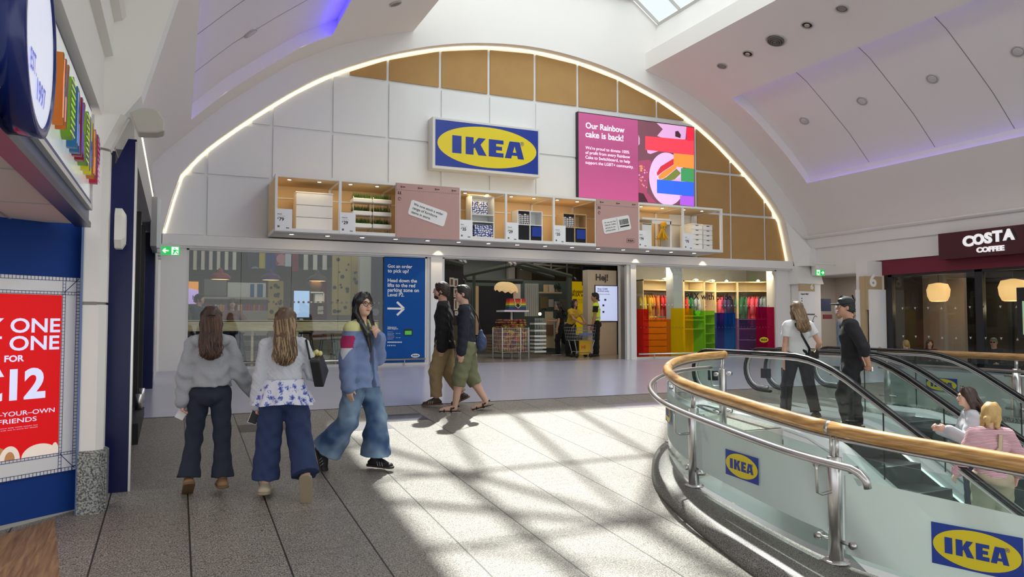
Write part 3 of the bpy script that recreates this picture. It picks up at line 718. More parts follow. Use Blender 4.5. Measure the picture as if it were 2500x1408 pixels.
# price cards
def card(x0, x1, price, name, label):
    t = thing('price_card', label, 'price card', ((x0 + x1) / 2, BY0, BZ0), 'white price cards along the display shelf')
    b = B(); yy = BY0 - .012; w_ = x1 - x0
    b.box(x0, x1, yy, BY0 - .003, 3.785, 4.225, mat('card_white', '#f1f1f0', .5)); obj('card', b, parent=t)
    b = B()
    text(b, name, (x0 + w_ * .13, yy, 4.105), XU, ZU, .03, black_t, bold=.02)
    text(b, 'furniture for every home', (x0 + w_ * .13, yy, 4.07), XU, ZU, .015, black_t, bold=0)
    text(b, '\u00a3', (x0 + w_ * .13, yy, 4.015), XU, ZU, .05, black_t, bold=.03); text(b, price, (x0 + w_ * .23, yy, 3.98), XU, ZU, .095, black_t, bold=.03)
    b.box(x0 + w_ * .14, x0 + w_ * .26, yy - .002, yy, 3.845, 3.885, mat('print_grey', '#6a6a6c', .6)); text(b, 'IKEA', (x0 + w_ * .64, yy, 3.83), XU, ZU, .03, black_t, bold=.05)
    obj('print', b, parent=t)
for a in ((1.785, 2.12, '79', 'MALM', 'white price card reading 79 pounds beside the wide chest of drawers'), (3.08, 3.41, '29', 'R\u00c5SKOG', 'white price card reading 29 pounds below the grass planter trolleys'), (5.73, 6.05, '35', 'BILLY', 'white price card reading 35 pounds beside the tall shelf with blue dotted boxes'),
          (6.875, 7.19, '29', 'KALLAX', 'white price card reading 29 pounds beside the white cube shelf'), (8.115, 8.43, '35', 'KALLAX', 'white price card reading 35 pounds beside the wooden cube shelf'), (10.49, 10.78, '79', 'MICKE', 'white price card reading 79 pounds beside the desk with the octopus'), (11.885, 12.19, '70', 'ALEX', 'white price card reading 70 pounds before the two narrow drawer units')):
    card(*a)
# furniture in the shelf
z0 = BZ0 + .052; furn = mat('furniture_white', '#eef0ef', .4); furn_s = mat('furniture_shadow_gap', '#8f9190', .7)
def drawers(name, x0, x1, y0, y1, z0, z1, n, label, cat, cut=False, grp=None):
    t = thing(name, label, cat, ((x0 + x1) / 2, (y0 + y1) / 2, z0), grp)
    b = B(); b.box(x0, x1, y0 + .02, y1, z0, z1, furn); b.box(x0 - .008, x1 + .008, y0 - .004, y1, z1 - .022, z1, furn); obj('body', b, parent=t)
    h = (z1 - z0 - .07) / n
    for i in range(n):
        za = z0 + .045 + i * h; b = B(); b.box(x0 + .003, x1 - .003, y0, y0 + .018, za + .006, za + h - .006, furn)
        if cut: b.prism([(-.055, 0), (-.035, -.018), (.035, -.018), (.055, 0)], ((x0 + x1) / 2, y0 - .002, za + h - .008), XU, ZU, 0, dark)
        else: b.box(x0 + .003, x1 - .003, y0 + .004, y0 + .018, za + h - .004, za + h + .004, furn_s)
        obj('drawer', b, parent=t)
    return t
drawers('chest_of_drawers', 2.26, 3.02, 15.95, 16.4, z0, 4.68, 3, 'wide white chest of drawers at the left end of the display shelf', 'chest of drawers')
drawers('drawer_unit', 12.50, 12.86, 15.95, 16.45, z0, 4.56, 5, 'narrow white drawer unit behind the 70 pounds card', 'drawer unit', True, 'narrow drawer units')
drawers('drawer_unit', 12.95, 13.08, 15.75, 16.45, z0, 4.5, 5, 'rightmost narrow white drawer unit in the display shelf', 'drawer unit', True, 'narrow drawer units') if False else None
drawers('drawer_unit', 12.93, 13.30 - .06, 16.0, 16.45, z0, 4.56, 5, 'rightmost narrow white drawer unit in the display shelf', 'drawer unit', True, 'narrow drawer units')
grassm = mat('grass_blades', '#34581c', .7, vary=.4, vscale=30)
def trolley(x, label):
    t = thing('planter_trolley', label, 'trolley', (x, 16.1, z0), 'grass planter trolleys in the shelf')
    b = B()
    for dx in (-.19, .19):
        for dy in (-.12, .12): b.tube([(x + dx, 16.1 + dy, z0 + .06), (x + dx, 16.1 + dy, 4.66)], .01, steel_d, 6)
    b.tube([(x - .19, 16.1 - .12, 4.66), (x - .19, 16.1 + .12, 4.66)], .01, steel_d, 6); b.tube([(x + .19, 15.98, 4.66), (x + .19, 16.22, 4.66)], .01, steel_d, 6)
    obj('frame', b, parent=t)
    for dx in (-.17, .17):
        b = B(); b.lathe([(.005, -.01), (.03, -.01), (.03, .01), (.005, .01)], (x + dx, 15.99, z0 + .03), steel_d, 12, 'y'); obj('wheel', b, parent=t)
    for k, z in enumerate((3.99, 4.26, 4.54)):
        b = B(); b.bbox(x - .21, x + .21, 15.94, 16.26, z, z + .09, .012, furn); pl = obj('tray', b, parent=t)
        b = B(); rr = random.Random(int(x * 100) + k)
        for i in range(230):
            gx, gy = rr.uniform(x - .19, x + .19), rr.uniform(15.96, 16.24); h = rr.uniform(.09, .15); an = rr.uniform(0, 6.28); l = rr.uniform(0, .04); w_ = .009
            b.add([(gx - w_ * cos(an + 1.57), gy - w_ * sin(an + 1.57), z + .07), (gx + w_ * cos(an + 1.57), gy + w_ * sin(an + 1.57), z + .07), (gx + l * cos(an), gy + l * sin(an), z + .09 + h)], [(0, 1, 2)], grassm)
        o = obj('grass', b, parent=pl); o['kind'] = 'stuff'
trolley(3.66, 'left one of the two trolleys with three white trays of grass'); trolley(4.10, 'right trolley with three white trays of grass, beside the pink panel')
# patterned boxes
def dotmat(name, base, dot, sc, lo):
    m = bpy.data.materials.new(name); m.use_nodes = True; nt = m.node_tree; N = nt.nodes; L = nt.links
    tc = N.new('ShaderNodeTexCoord'); v = N.new('ShaderNodeTexVoronoi'); v.inputs['Scale'].default_value = sc; v.inputs['Randomness'].default_value = .45
    L.new(tc.outputs['Object'], v.inputs['Vector']); cr = N.new('ShaderNodeValToRGB'); cr.color_ramp.interpolation = 'CONSTANT'; e = cr.color_ramp.elements
    e[0].color = (*srgb(dot), 1); e[1].color = (*srgb(base), 1); e[1].position = lo; L.new(v.outputs['Distance'], cr.inputs[0]); L.new(cr.outputs[0], N['Principled BSDF'].inputs['Base Color']); return m
dots = dotmat('blue_dot_pattern', '#23408f', '#eef0f2', 22, .42)
cloth_bk = mat('black_fabric', '#1b1c22', .9); cloth_bl = mat('blue_fabric', '#1f3f9e', .85)
def patt():
    m = bpy.data.materials.new('black_white_print'); m.use_nodes = True; nt = m.node_tree; N = nt.nodes; L = nt.links
    tc = N.new('ShaderNodeTexCoord'); mp = N.new('ShaderNodeMapping'); mp.inputs['Scale'].default_value = (14, 14, 14); mp.inputs['Rotation'].default_value = (pi / 2, 0, 0); br = N.new('ShaderNodeTexBrick'); br.inputs['Scale'].default_value = 1.6; br.inputs['Mortar Size'].default_value = .1
    br.inputs['Color1'].default_value = (.02, .02, .025, 1); br.inputs['Color2'].default_value = (.75, .75, .75, 1); br.inputs['Mortar'].default_value = (.85, .85, .85, 1); br.inputs['Bias'].default_value = -.25
    L.new(tc.outputs['Object'], mp.inputs[0]); L.new(mp.outputs[0], br.inputs['Vector']); L.new(br.outputs['Color'], N['Principled BSDF'].inputs['Base Color']); return m
bwp = patt()
def openshelf(name, x0, x1, zs, y0, y1, m, label, cat, mid=None, zt=None):
    t = thing(name, label, cat, ((x0 + x1) / 2, y0, z0))
    b = B(); zt = zt or zs[-1]
    b.box(x0, x0 + .025, y0, y1, z0, zt, m); b.box(x1 - .025, x1, y0, y1, z0, zt, m); b.box(x0, x1, y1 - .01, y1, z0, zt, m); obj('carcass', b, parent=t)
    for z in zs: b = B(); b.box(x0 + .025, x1 - .025, y0 + .003, y1 - .01, z - .02, z, m); obj('shelf', b, parent=t)
    if mid: b = B(); b.box(mid - .012, mid + .012, y0 + .002, y1 - .01, z0, zt, m); obj('divider', b, parent=t)
    return t
openshelf('bookcase', 6.17, 6.76, (z0 + .07, 4.27, 4.44, 4.87), 15.9, 16.25, furn, 'tall white open bookcase holding blue dotted boxes', 'bookcase')
def cbox(name, x0, x1, y0, y1, za, zb, m, label, cat='storage box', grp=None): b = B(); b.bbox(x0, x1, y0, y1, za, zb, .006, m); return tag(obj(name, b), label, cat, grp)
cbox('storage_box', 6.2, 6.60, 15.915, 16.2, 4.445, 4.73, dots, 'blue and white dotted box on the upper shelf of the white bookcase', grp='dotted storage boxes')
cbox('storage_box', 6.27, 6.73, 15.91, 16.2, z0 + .075, 4.19, dots, 'blue and white dotted box at the bottom of the white bookcase', grp='dotted storage boxes')
birch = mat('birch_wood', '#cdb085', .6)
for x0, x1, m, nm, dy, pl in ((7.33, 8.0, furn, 'white cube shelf', 0, 'white'), (8.55, 9.22, birch, 'pale wooden cube shelf', .0, 'wooden')):
    mx = (x0 + x1) / 2; zm = 4.245; y0 = 15.85
    openshelf('cube_shelf', x0, x1, (z0 + .025, zm + .012, 4.59), y0, 16.2, m, '%s with four compartments of black and blue boxes' % nm, 'cube shelf', mid=mx)
    cbox('storage_box', x0 + .03, mx - .018, y0 + .01, 16.18, z0 + .03, zm - .015, cloth_bk, 'plain black box in the lower left of the %s cube shelf' % pl, grp='cube shelf boxes')
    cbox('storage_box', mx + .02, x1 - .03, y0 + .01, 16.18, z0 + .03, zm - .03, cloth_bk, 'black box under blue cloth in the %s cube shelf' % pl, grp='cube shelf boxes')
    b = B(); b.bbox(mx + .05, x1 - .035, y0 - .004, y0 + .008, z0 + .13, zm - .035, .003, cloth_bl); tag(obj('cloth', b), 'bright blue folded cloth hanging in the %s cube shelf' % pl, 'cloth', 'blue cloths')
    t = thing('storage_box', 'black box with white house print in the upper left of the %s cube shelf' % pl, 'storage box', (mx, y0, zm), 'cube shelf boxes')
    b = B(); b.bbox(x0 + .03, mx - .018, y0 + .01, 16.18, zm + .015, 4.56, .004, cloth_bk); obj('body', b, parent=t); b = B(); yy = y0 + .006
    W3 = mx - x0 - .05
    for i in range(4):
        xa = x0 + .035 + i * W3 / 4; hh = (.2, .185, .21, .19)[i]
        b.quad((xa, yy, zm + .05), (xa + W3 / 4 - .012, yy, zm + .05), (xa + W3 / 4 - .012, yy, zm + .05 + hh), (xa, yy, zm + .05 + hh), white_t)
        for r in range(4):
            for c2 in range(2): b.box(xa + .012 + c2 * .03, xa + .03 + c2 * .03, yy - .003, yy, zm + .065 + r * .046, zm + .095 + r * .046, black_t)
    for i in range(6): b.box(x0 + .035 + i * W3 / 6, x0 + .06 + i * W3 / 6, yy - .002, yy, zm + .02, zm + .04, white_t)
    obj('print', b, parent=t)
# desk with an octopus toy
t = thing('desk', 'white desk with drawer pedestal, yellow octopus toy hanging in front', 'desk', (11.4, 16, z0))
b = B(); b.box(10.86, 11.78, 15.85, 16.4, 4.57, 4.62, furn); obj('desk_top', b, parent=t)
b = B(); b.box(10.87, 11.16, 15.87, 16.38, z0, 4.47, furn); b.box(10.88, 11.15, 15.866, 15.872, 4.44, 4.46, dark); obj('pedestal', b, parent=t)
b = B(); b.box(11.17, 11.77, 15.86, 15.88, 4.475, 4.565, furn); obj('drawer', b, parent=t)
b = B(); b.box(11.74, 11.78, 15.86, 16.38, z0, 4.57, furn); obj('leg', b, parent=t)
octo = mat('yellow_plush', '#d9a21c', .9, vary=.1, vscale=30, bump=.2, bscale=300)
t = thing('plush_octopus', 'yellow octopus plush toy dangling its arms under the white desk', 'plush toy', (11.45, 15.8, z0 + .1))
b = B(); b.ell((11.47, 15.78, 4.42), (.085, .08, .12), octo, 14, 10, Matrix.Rotation(.35, 3, 'Y')); obj('head', b, parent=t)
for i in range(8):
    an = 2 * pi * i / 8; r = .1 + .08 * (i % 3)
    pts = [Vector((11.44 + cos(an) * r * s2, 15.78 + sin(an) * .06 * s2, 4.36 - .33 * s2 + (.05 if i % 2 else 0) * s2 * s2)) for s2 in (0, .25, .5, .75, .95)]
    pts.append(pts[-1] + Vector((cos(an) * .05, 0, .04))); b = B(); b.tube(pts, [.035, .032, .028, .024, .02, .012], octo, 8); obj('arm', b, parent=t)
for dx in (-.03, .04): b = B(); b.ell((11.45 + dx, 15.705, 4.38), .012, black, 8, 6); obj('eye', b, parent=t)
b = B(); b.tube([(11.42, 15.9, z0), (11.42, 15.9, 4.3)], .02, birch, 8); b.tube([(11.48, 15.9, z0), (11.48, 15.9, 4.3)], .02, birch, 8); b.lathe([(.1, z0), (.1, z0 + .015)], (11.45, 15.9, 0), birch, 14)
tag(obj('stand', b), 'pair of pale wooden rods behind the yellow octopus toy', 'stand')
# ================================================================ LEFT: the blue shop beside the camera, the navy shop behind the pier
blue = mat('shop_blue', '#163a82', .6, spec=.2); navy = mat('navy_gloss', '#0d1448', .22, spec=.3); navyf = mat('fascia_blue', '#2b4472', .3)
fascia_e = mat('edge_blue', '#5b73a0', .35); kick = mat('kick_grey', '#a3a19c', .5)
W0 = Vector((-.68, 6.72, 0)); WD = Vector((-.8, -.6, 0)); WU = -WD
def wp(u, z): return W0 + WD * u + Vector((0, 0, z))
b = B()
b.quad(wp(0, .62), wp(0, 2.78), wp(3.2, 2.78), wp(3.2, .62), blue); b.quad(wp(0, .62), wp(0, 2.78), wp(0, 2.78) + Vector((-.3, .2, 0)), wp(0, .62) + Vector((-.3, .2, 0)), blue)
b.quad(wp(0, .38), wp(0, .49), wp(3.2, .49), wp(3.2, .2), kick); b.quad(wp(0, .49), wp(0, .62), wp(3.2, .62), wp(3.2, .49), blue)
b.box(-.678, -.662, 6.60, 6.74, .47, 2.75, fascia_e); struct('wall_left_shop', b)
# poster screen in its printed white frame
t = thing('poster_screen', 'lit red poster screen in a white frame with blue dashes', 'advertising screen', wp(.6, .8))
N_ = WU.cross(ZU).normalized()      # faces the camera
def wq(u0, u1, z0, z1, l): return [wp(u1, z0) + N_ * l, wp(u0, z0) + N_ * l, wp(u0, z1) + N_ * l, wp(u1, z1) + N_ * l]
PL, PRW = 1.35, .02
b = B(); frw = mat('frame_white', '#e4e3e6', .5)
def slabq(bb, u0, u1, z0, z1, l0, l1, m):
    a = wq(u0, u1, z0, z1, l0); c = wq(u0, u1, z0, z1, l1); bb.loft([a, c], m, smooth=False)
for q in ((.02, PL, 2.15, 2.29), (.02, PL, .80, .945), (.02, .155, .945, 2.15), (PL - .135, PL, .945, 2.15)): slabq(b, *q, 0, .012, frw)
obj('frame', b, parent=t)
b = B(); ink = mat('frame_ink', '#26346f', .5)
def dash(u0, u1, z0, z1): b.add(wq(u0, u1, z0, z1, .0135), [(0, 1, 2, 3)], ink)
for z in (2.262, 2.29, 2.155, 2.176, .80, .828, .928, .947): dash(.02, PL, z - .002, z + .002)
for u in (.02, .048, .133, .155): dash(u - .002, u + .002, .8, 2.29)
k = 0; u = .05
while u < PL: dash(u, u + .004, 2.262, 2.29); dash(u, u + .004, .80, .828); dash(u + .01, u + .013, 2.155, 2.176); dash(u + .01, u + .013, .928, .947); u += .026
z = .83
while z < 2.27: dash(.02, .048, z, z + .004); dash(.133, .155, z, z + .003); z += .026
for zz in ((2.165, 2.28), (.81, .935)):
    a, c = wp(.145, zz[0] if zz[0] > 1 else zz[1]) + N_ * .0135, wp(.03, zz[1] if zz[0] > 1 else zz[0]) + N_ * .0135
    b.add([a, a + Vector((0, 0, .008)), c + Vector((0, 0, .008)), c], [(0, 1, 2, 3)], ink)
obj('frame_print', b, parent=t)
redm = mat('poster_red', '#c8191d', .3, emit=.5, ecol=srgb('#d0181c'), spec=.1); redd = mat('poster_dark_red', '#8e1016', .3, emit=.3, ecol=srgb('#9a1218'))
b = B(); b.add(wq(.155, PL - .14, .945, 2.15, .006), [(0, 1, 2, 3)], redm); obj('screen', b, parent=t)
letm = mat('poster_letters', '#cfd2f0', .4, emit=.55, ecol=srgb('#d2d6f4'))
def wt(s, u_right, z, width, bold, h=None): b = B(); text(b, s, wp(u_right + width, z) + N_ * .007, WU, ZU, None, letm, bold=bold, width=width, height=h, lift=.002); obj('lettering', b, parent=t)
wt('BUY ONE', .165, 1.865, .72, .02, .108); wt('GET ONE', .168, 1.735, .72, .02, .108); wt('FOR', .42, 1.655, .135, .03, .048)
wt('\u00a312', .262, 1.37, .46, .04, .235); wt('MAKE\u2013YOUR\u2013OWN', .19, 1.262, .56, .008, .034); wt('FURRY FRIENDS', .32, 1.21, .50, .008, .034)
wt('Offer valid in store only while stocks last', .31, 1.175, .40, 0, .008); wt('Selected styles only see in store for details', .31, 1.16, .40, 0, .008)
b = B(); fur = mat('poster_fur', '#e9dccf', .6, emit=.35, ecol=srgb('#e6d3c6')); furb = mat('poster_fur_tan', '#b98352', .6, emit=.3, ecol=srgb('#b98352'))
def hump(u, w_, h, m, l): b.add([wp(u + w_ * cos(pi * i / 16), .947 + h * sin(pi * i / 16)) + N_ * l for i in range(17)][::-1], [tuple(range(17))], m)
hump(.62, .12, .11, furb, .0075); hump(.29, .13, .09, fur, .009); hump(.5, .07, .1, fur, .0082); hump(.18, .03, .085, fur, .0082); hump(.5, .035, .06, furb, .0086); hump(.8, .2, .08, fur, .009)
obj('picture', b, parent=t)
# soffit and fascia
b = B(); b.quad((-.71, -6, 2.70), (-.71, 6.55, 2.70), (-4, 6.55, 2.70), (-4, -6, 2.70), mat('soffit_tiles', '#cfcac4', .8))
for y in (5.5, 4.3, 3.1): b.box(-4, -.72, y - .006, y + .006, 2.694, 2.70, mat('soffit_joint', '#a39f9a', .8))
b.box(-1.12, -1.105, -6, 6.5, 2.694, 2.70, mat('soffit_joint', '#a39f9a', .8))
struct('ceiling_near_shop', b)
t = thing('shop_fascia', 'blue shop fascia with a white lit panel, above the angled blue wall', 'shop fascia', (-.62, 5, 2.7))
b = B(); b.box(-.7, -.615, -3, 6.42, 2.68, 3.56, navyf); b.box(-.70, -.60, -3, 6.42, 2.66, 2.70, mat('edge_navy', '#10193c', .3)); obj('fascia_board', b, parent=t)
b = B(); b.box(-.615, -.598, -3, 6.26, 2.835, 3.50, mat('panel_gloss', '#dde1e0', .12, emit=.25, ecol=(.8, .86, .84))); obj('white_panel', b, parent=t)
b = B(); b.box(-.615, -.585, -3, 6.32, 2.78, 2.812, frame_w); b.box(-.615, -.585, 6.3, 6.33, 2.78, 3.5, frame_w); obj('white_border', b, parent=t)
b = B(); b.box(-.615, -.59, -3, 6.28, 2.812, 2.84, mat('border_violet', '#4d4f86', .4)); obj('violet_border', b, parent=t)
t = thing('letter_sign', 'row of multicoloured raised letters spelling WORKSHOP on the blue fascia', 'sign', (-.6, 5.3, 3.1))
lets = [('W', 4.33, .24, '#d9781c'), ('O', 4.64, .22, '#7fb52c'), ('R', 4.93, .2, '#2e74ad'), ('K', 5.17, .2, '#9c2038'), ('S', 5.42, .18, '#86b234'), ('H', 5.64, .2, '#e3d51f'), ('O', 5.9, .2, '#e0851f'), ('P', 6.16, .2, '#c0243f')]
neon = ['#f2a27a', '#b6e04c', '#8fa8e8', '#7a5ac8', '#b9e05a', '#5c66c9', '#f0a05a', '#e8559a']
for i, (c, y, wd, col) in enumerate(lets):
    b = B(); ms = mat('letter_' + col[1:], col, .35); mf = mat('letter_face', '#2a3170', .3)
    text(b, c, (-.545, y, 2.96), YU, ZU, None, mf, bold=.03, width=wd, height=.36, lift=0)
    n0 = len(b.f); text(b, c, (-.546, y, 2.96), YU, ZU, None, ms, bold=.03, width=wd, height=.36, lift=0, thick=.05)
    obj('letter', b, parent=t)
    b = B(); mn = mat('neon_' + neon[i][1:], neon[i], .4, emit=.4)
    for kk in range(9):
        zz = 2.99 + kk * .037
        if i in (1, 4, 7): b.box(-.546, -.543, y + .02 + .015 * (kk % 2), y + wd - .02 - .015 * (kk % 2), zz, zz + .009, mn)
    if i not in (1, 4, 7): b.box(-.546, -.542, y + .02, y + .032, 2.99, 3.29, mn); b.box(-.546, -.542, y + wd * .45, y + wd * .45 + .012, 2.99, 3.12, mn)
    o = obj('neon', b, parent=bpy.data.objects[('letter' if i == 0 else 'letter.%03d' % i)])
t = thing('round_sign', 'round lit sign with a blue rim, dated 1997, at the left edge', 'sign', (-.55, 3.38, 3.04))
b = B(); rim = mat('sign_rim_blue', '#1a2a6e', .18); b.lathe([(.36, -.62), (.37, -.5), (.355, -.495), (.33, -.497), (.33, -.52)], (0, 3.38, 3.04), rim, 48, 'x'); obj('rim', b, parent=t)
b = B(); face = mat('sign_face_lilac', '#dfe4f6', .3, emit=.45, ecol=srgb('#dfe4f6')); b.add([(-.505, 3.38 + cos(2 * pi * i / 48) * .335, 3.04 + sin(2 * pi * i / 48) * .335) for i in range(48)], [tuple(range(48))], face); obj('face', b, parent=t)
b = B(); per = mat('sign_periwinkle', '#5a64cf', .3, emit=.3)
text(b, '1997', (-.503, 3.31, 2.80), YU, ZU, None, per, bold=.02, width=.20, height=.09, lift=.002); text(b, 'EST.', (-.503, 3.16, 2.88), YU, Vector((0, .0, 1)), None, per, bold=.02, width=.13, height=.08, lift=.002)
obj('lettering', b, parent=t)
# navy shop beyond the pier
t = thing('navy_pilaster', 'tall glossy navy panel standing right of the white pier', 'shop pilaster', (-.43, 7.12, .5))
b = B(); b.add([(-.55, 7.12, .51), (-.335, 7.12, .51), (-.335, 7.12, 3.52), (-.40, 7.12, 3.52), (-.55, 7.12, 3.16)], [(0, 1, 2, 3, 4)], navy)
b.add([(-.335, 7.12, .51), (-.335, 7.2, .51), (-.335, 7.2, 3.52), (-.335, 7.12, 3.52)], [(0, 1, 2, 3)], navy); obj('panel', b, parent=t)
b = B(); b.box(-.345, -.328, 7.118, 7.24, .51, 3.5, steel); obj('edge_trim', b, parent=t)
t = thing('navy_shop_front', 'dark navy shop front with glass doors along the left wall', 'shop front', (-.6, 11, .7))
b = B(); b.box(-.62, -.5, 7.2, 13.6, .5, 3.42, mat('shop_front_navy', '#0c1132', .15)); obj('wall_board', b, parent=t)
for y in (9.3, 10.9, 12.4): b = B(); b.box(-.5, -.44, y, y + .12, .6, 3.4, black); obj('post', b, parent=t)
b = B(); b.box(-.5, -.33, 13.6, 14.3, .82, 3.42, navy); obj('corner_pilaster', b, parent=t)
b = B(); b.box(-.5, -.36, 7.2, 16.2, 3.44, 3.86, mat('fascia_grey', '#b9b6b2', .35)); obj('fascia', b, parent=t)
b = B(); b.box(-.37, -.35, 7.6, 12.6, 3.87, 3.885, ledm); obj('light_line', b, parent=t)
b = B(); b.box(-.5, -.34, 14.3, 16.5, .85, 3.44, white); obj('end_wall', b, parent=t)
t = thing('projecting_sign', 'grey box sign with raised white letters, seen edge on, left of the arch', 'sign', (-.3, 13.2, 3.1))
b = B(); b.box(-.37, -.285, 12.3, 13.6, 3.08, 3.82, mat('sign_grey', '#9a9a9a', .4)); obj('box', b, parent=t)
for i, (y, h0, h1) in enumerate(((12.35, 3.06, 3.8), (12.7, 3.02, 3.62), (13.05, 3.0, 3.6), (13.35, 2.97, 3.5))): b = B(); b.box(-.285, -.24, y, y + .22, h0, h1, mat('sign_letters', '#dfe3e2', .4)); obj('raised_letter', b, parent=t)
t = thing('window_bench', 'dark low display ledge with two silver cylinders, before the navy shop', 'display ledge', (-.4, 10, .7))
b = B(); b.box(-.5, -.345, 8.9, 10.6, .62, .86, black); obj('ledge', b, parent=t)
for y in (10.3, 11.2): b = B(); b.cyl((-.40, y, .86), (-.40, y, 1.05), .04, steel); obj('cylinder', b, parent=t)
# loudspeaker and sounder
t = thing('loudspeaker', 'cream wall speaker on a bracket at the top of the white pier', 'speaker', (-.3, 6.75, 3.5)); cream = mat('cream_plastic', '#ece8dc', .5)
b = B(); pr = [(-.12, .05), (-.03, .1), (.07, .1), (.13, .02), (.13, -.07), (.08, -.09), (-.02, -.1), (-.06, -.1)]
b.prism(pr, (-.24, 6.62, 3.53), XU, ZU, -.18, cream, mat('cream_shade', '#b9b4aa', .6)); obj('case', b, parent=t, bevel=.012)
b = B(); b.tube([(-.37, 6.70, 3.60), (-.30, 6.62, 3.57), (-.23, 6.615, 3.545)], .012, cream, 8); b.lathe([(.005, -.01), (.028, -.008), (.028, .01)], (-.225, 6.615, 3.545), cream, 14, 'y'); obj('bracket', b, parent=t)
t = thing('alarm_sounder', 'small white alarm box fixed to the side of the white pier', 'alarm box', (-.45, 6.75, 2.7))
b = B(); pp = [(6.66, 2.80), (6.72, 2.86), (6.86, 2.86), (6.92, 2.80), (6.92, 2.60), (6.86, 2.54), (6.72, 2.54), (6.66, 2.60)]
b.loft([[(-.46, y, z) for y, z in pp], [(-.41, y, z) for y, z in pp], [(-.385, 6.79 + (y - 6.79) * .7, 2.7 + (z - 2.7) * .75) for y, z in pp]], mat('off_white_plastic', '#e9e6dc', .5), smooth=False); obj('case', b, parent=t)
# exit signs
def exit_sign(x, y, z, w_, label, flip=False, nrm=(0, -1)):
    t = thing('exit_sign', label, 'exit sign', (x, y, z)); h = w_ * .5; U = XU
    grn = mat('exit_green', '#22a84b', .4, emit=.75, ecol=srgb('#2bbf57')); wl = mat('exit_white', '#f2fff4', .4, emit=.8, ecol=srgb('#effff2'))
    b = B(); b.box(x, x + w_, y, y + .05, z + h, z + h + .05, frame_w); obj('housing', b, parent=t)
    b = B(); b.box(x, x + w_, y + .01, y + .03, z, z + h, grn); obj('panel', b, parent=t)
    b = B(); yy = y + .007
    def q(pts): b.prism([(p[0] * w_, p[1] * h) for p in pts], (x, yy, z), XU, ZU, 0, wl)
    m_ = (lambda p: (1 - p[0], p[1])) if flip else (lambda p: p)
    def qq(pts): p = [m_(k) for k in pts]; q(p[::-1] if flip else p)
    qq([(.06, .5), (.2, .2), (.27, .27), (.2, .43), (.4, .43), (.4, .57), (.2, .57), (.27, .73), (.2, .8)])
    qq([(.55, .05), (.92, .05), (.92, .95), (.55, .95)])
    b2 = B()
    def gq(pts):
        p = [m_(k) for k in pts]; p = p[::-1] if flip else p
        b2.prism([(k[0] * w_, k[1] * h) for k in p], (x, yy - .002, z), XU, ZU, 0, grn)
    gq([(.66, .78), (.72, .72), (.78, .78), (.72, .86)]); gq([(.62, .62), (.8, .66), (.78, .4), (.66, .42)]); gq([(.66, .42), (.74, .42), (.68, .1), (.60, .1)]); gq([(.74, .42), (.8, .4), (.93, .12), (.85, .1)]); gq([(.8, .64), (.92, .56), (.9, .48), (.78, .54)])
    obj('arrow', b, parent=t); obj('running_man', b2, parent=t)
    b = B(); b.box(x + w_ * .4, x + w_ * .6, y + .02, y + (.95 if not flip else .04), z + h + .045, z + h + .075 if not flip else 3.56, frame_w); obj('bracket', b, parent=t); return t
exit_sign(-.28, 15.6, 3.22, .33, 'green exit sign with arrow left, beside the left end of the arch')
# ================================================================ RIGHT: passage, coffee shop
burg = mat('burgundy', '#6b1a2b', .45); burgd = mat('burgundy_dark', '#4a1722', .4); wbrown = mat('coffee_wall', '#6e5138', .8); dkframe = mat('window_frame_dark', '#26262a', .4); cfloor = mat('coffee_floor', '#3b3029', .5)
COX = 17.2
b = B()
b.box(COX + .02, COX + .5, -9, 14.15, 3.18, 3.6, mat('burgundy_band', '#741c30', .45)); struct('wall_right_fascia', b)
t = thing('coffee_sign', 'dark burgundy sign board reading COSTA COFFEE in white raised letters', 'sign', (16.95, 11, 3.1))
q0 = onX(2292, 634, 16.9); q1 = onX(2291, 571, 16.9)
b = B(); b.box(16.9, COX + .02, q0.y - 4.6, q0.y, q0.z, q1.z, burgd); obj('board', b, parent=t)
U = Vector((0, -1, 0)); lw = mat('sign_letter_white', '#f4f2f4', .4, emit=.5)
p0, p1 = onX(2351, 596, 16.88), onX(2482, 585, 16.88); z_ = (onX(2361, 597, 16.88).z)
x_l, x_r = p0.y, p1.y
LW = x_l - x_r; base = onX(2415, 594, 16.88).z; hh = onX(2415, 565, 16.88).z - base
bw = B(); bs = B()
for i, (c, f0, f1, dz) in enumerate((('C', 0, .26, -.03), ('O', .2, .47, -.01), ('S', .42, .60, 0), ('T', .57, .80, .02), ('A', .76, 1.03, .03))):
    b = B()
    text(b, c, (16.86, x_l - LW * f0, base + dz), U, ZU, None, lw, bold=.05, width=LW * (f1 - f0) * .78, height=hh * .95, lift=0, thick=.03)
    text(b, c, (16.895, x_l - LW * f0 - LW * .045, base + dz), U, ZU, None, mat('sign_letter_shadow', '#1c1014', .5), bold=.05, width=LW * (f1 - f0) * .78, height=hh * .95, lift=.002)
    obj('letter', b, parent=t)
p0, p1 = onX(2384, 612, 16.88), onX(2452, 607, 16.88)
b = B(); text(b, 'COFFEE', (16.87, p0.y, onX(2415, 614.5, 16.88).z), U, ZU, None, lw, bold=.05, width=p0.y - p1.y, height=onX(2415, 601, 16.88).z - onX(2415, 614.5, 16.88).z, lift=0, thick=.02); obj('lettering', b, parent=t)
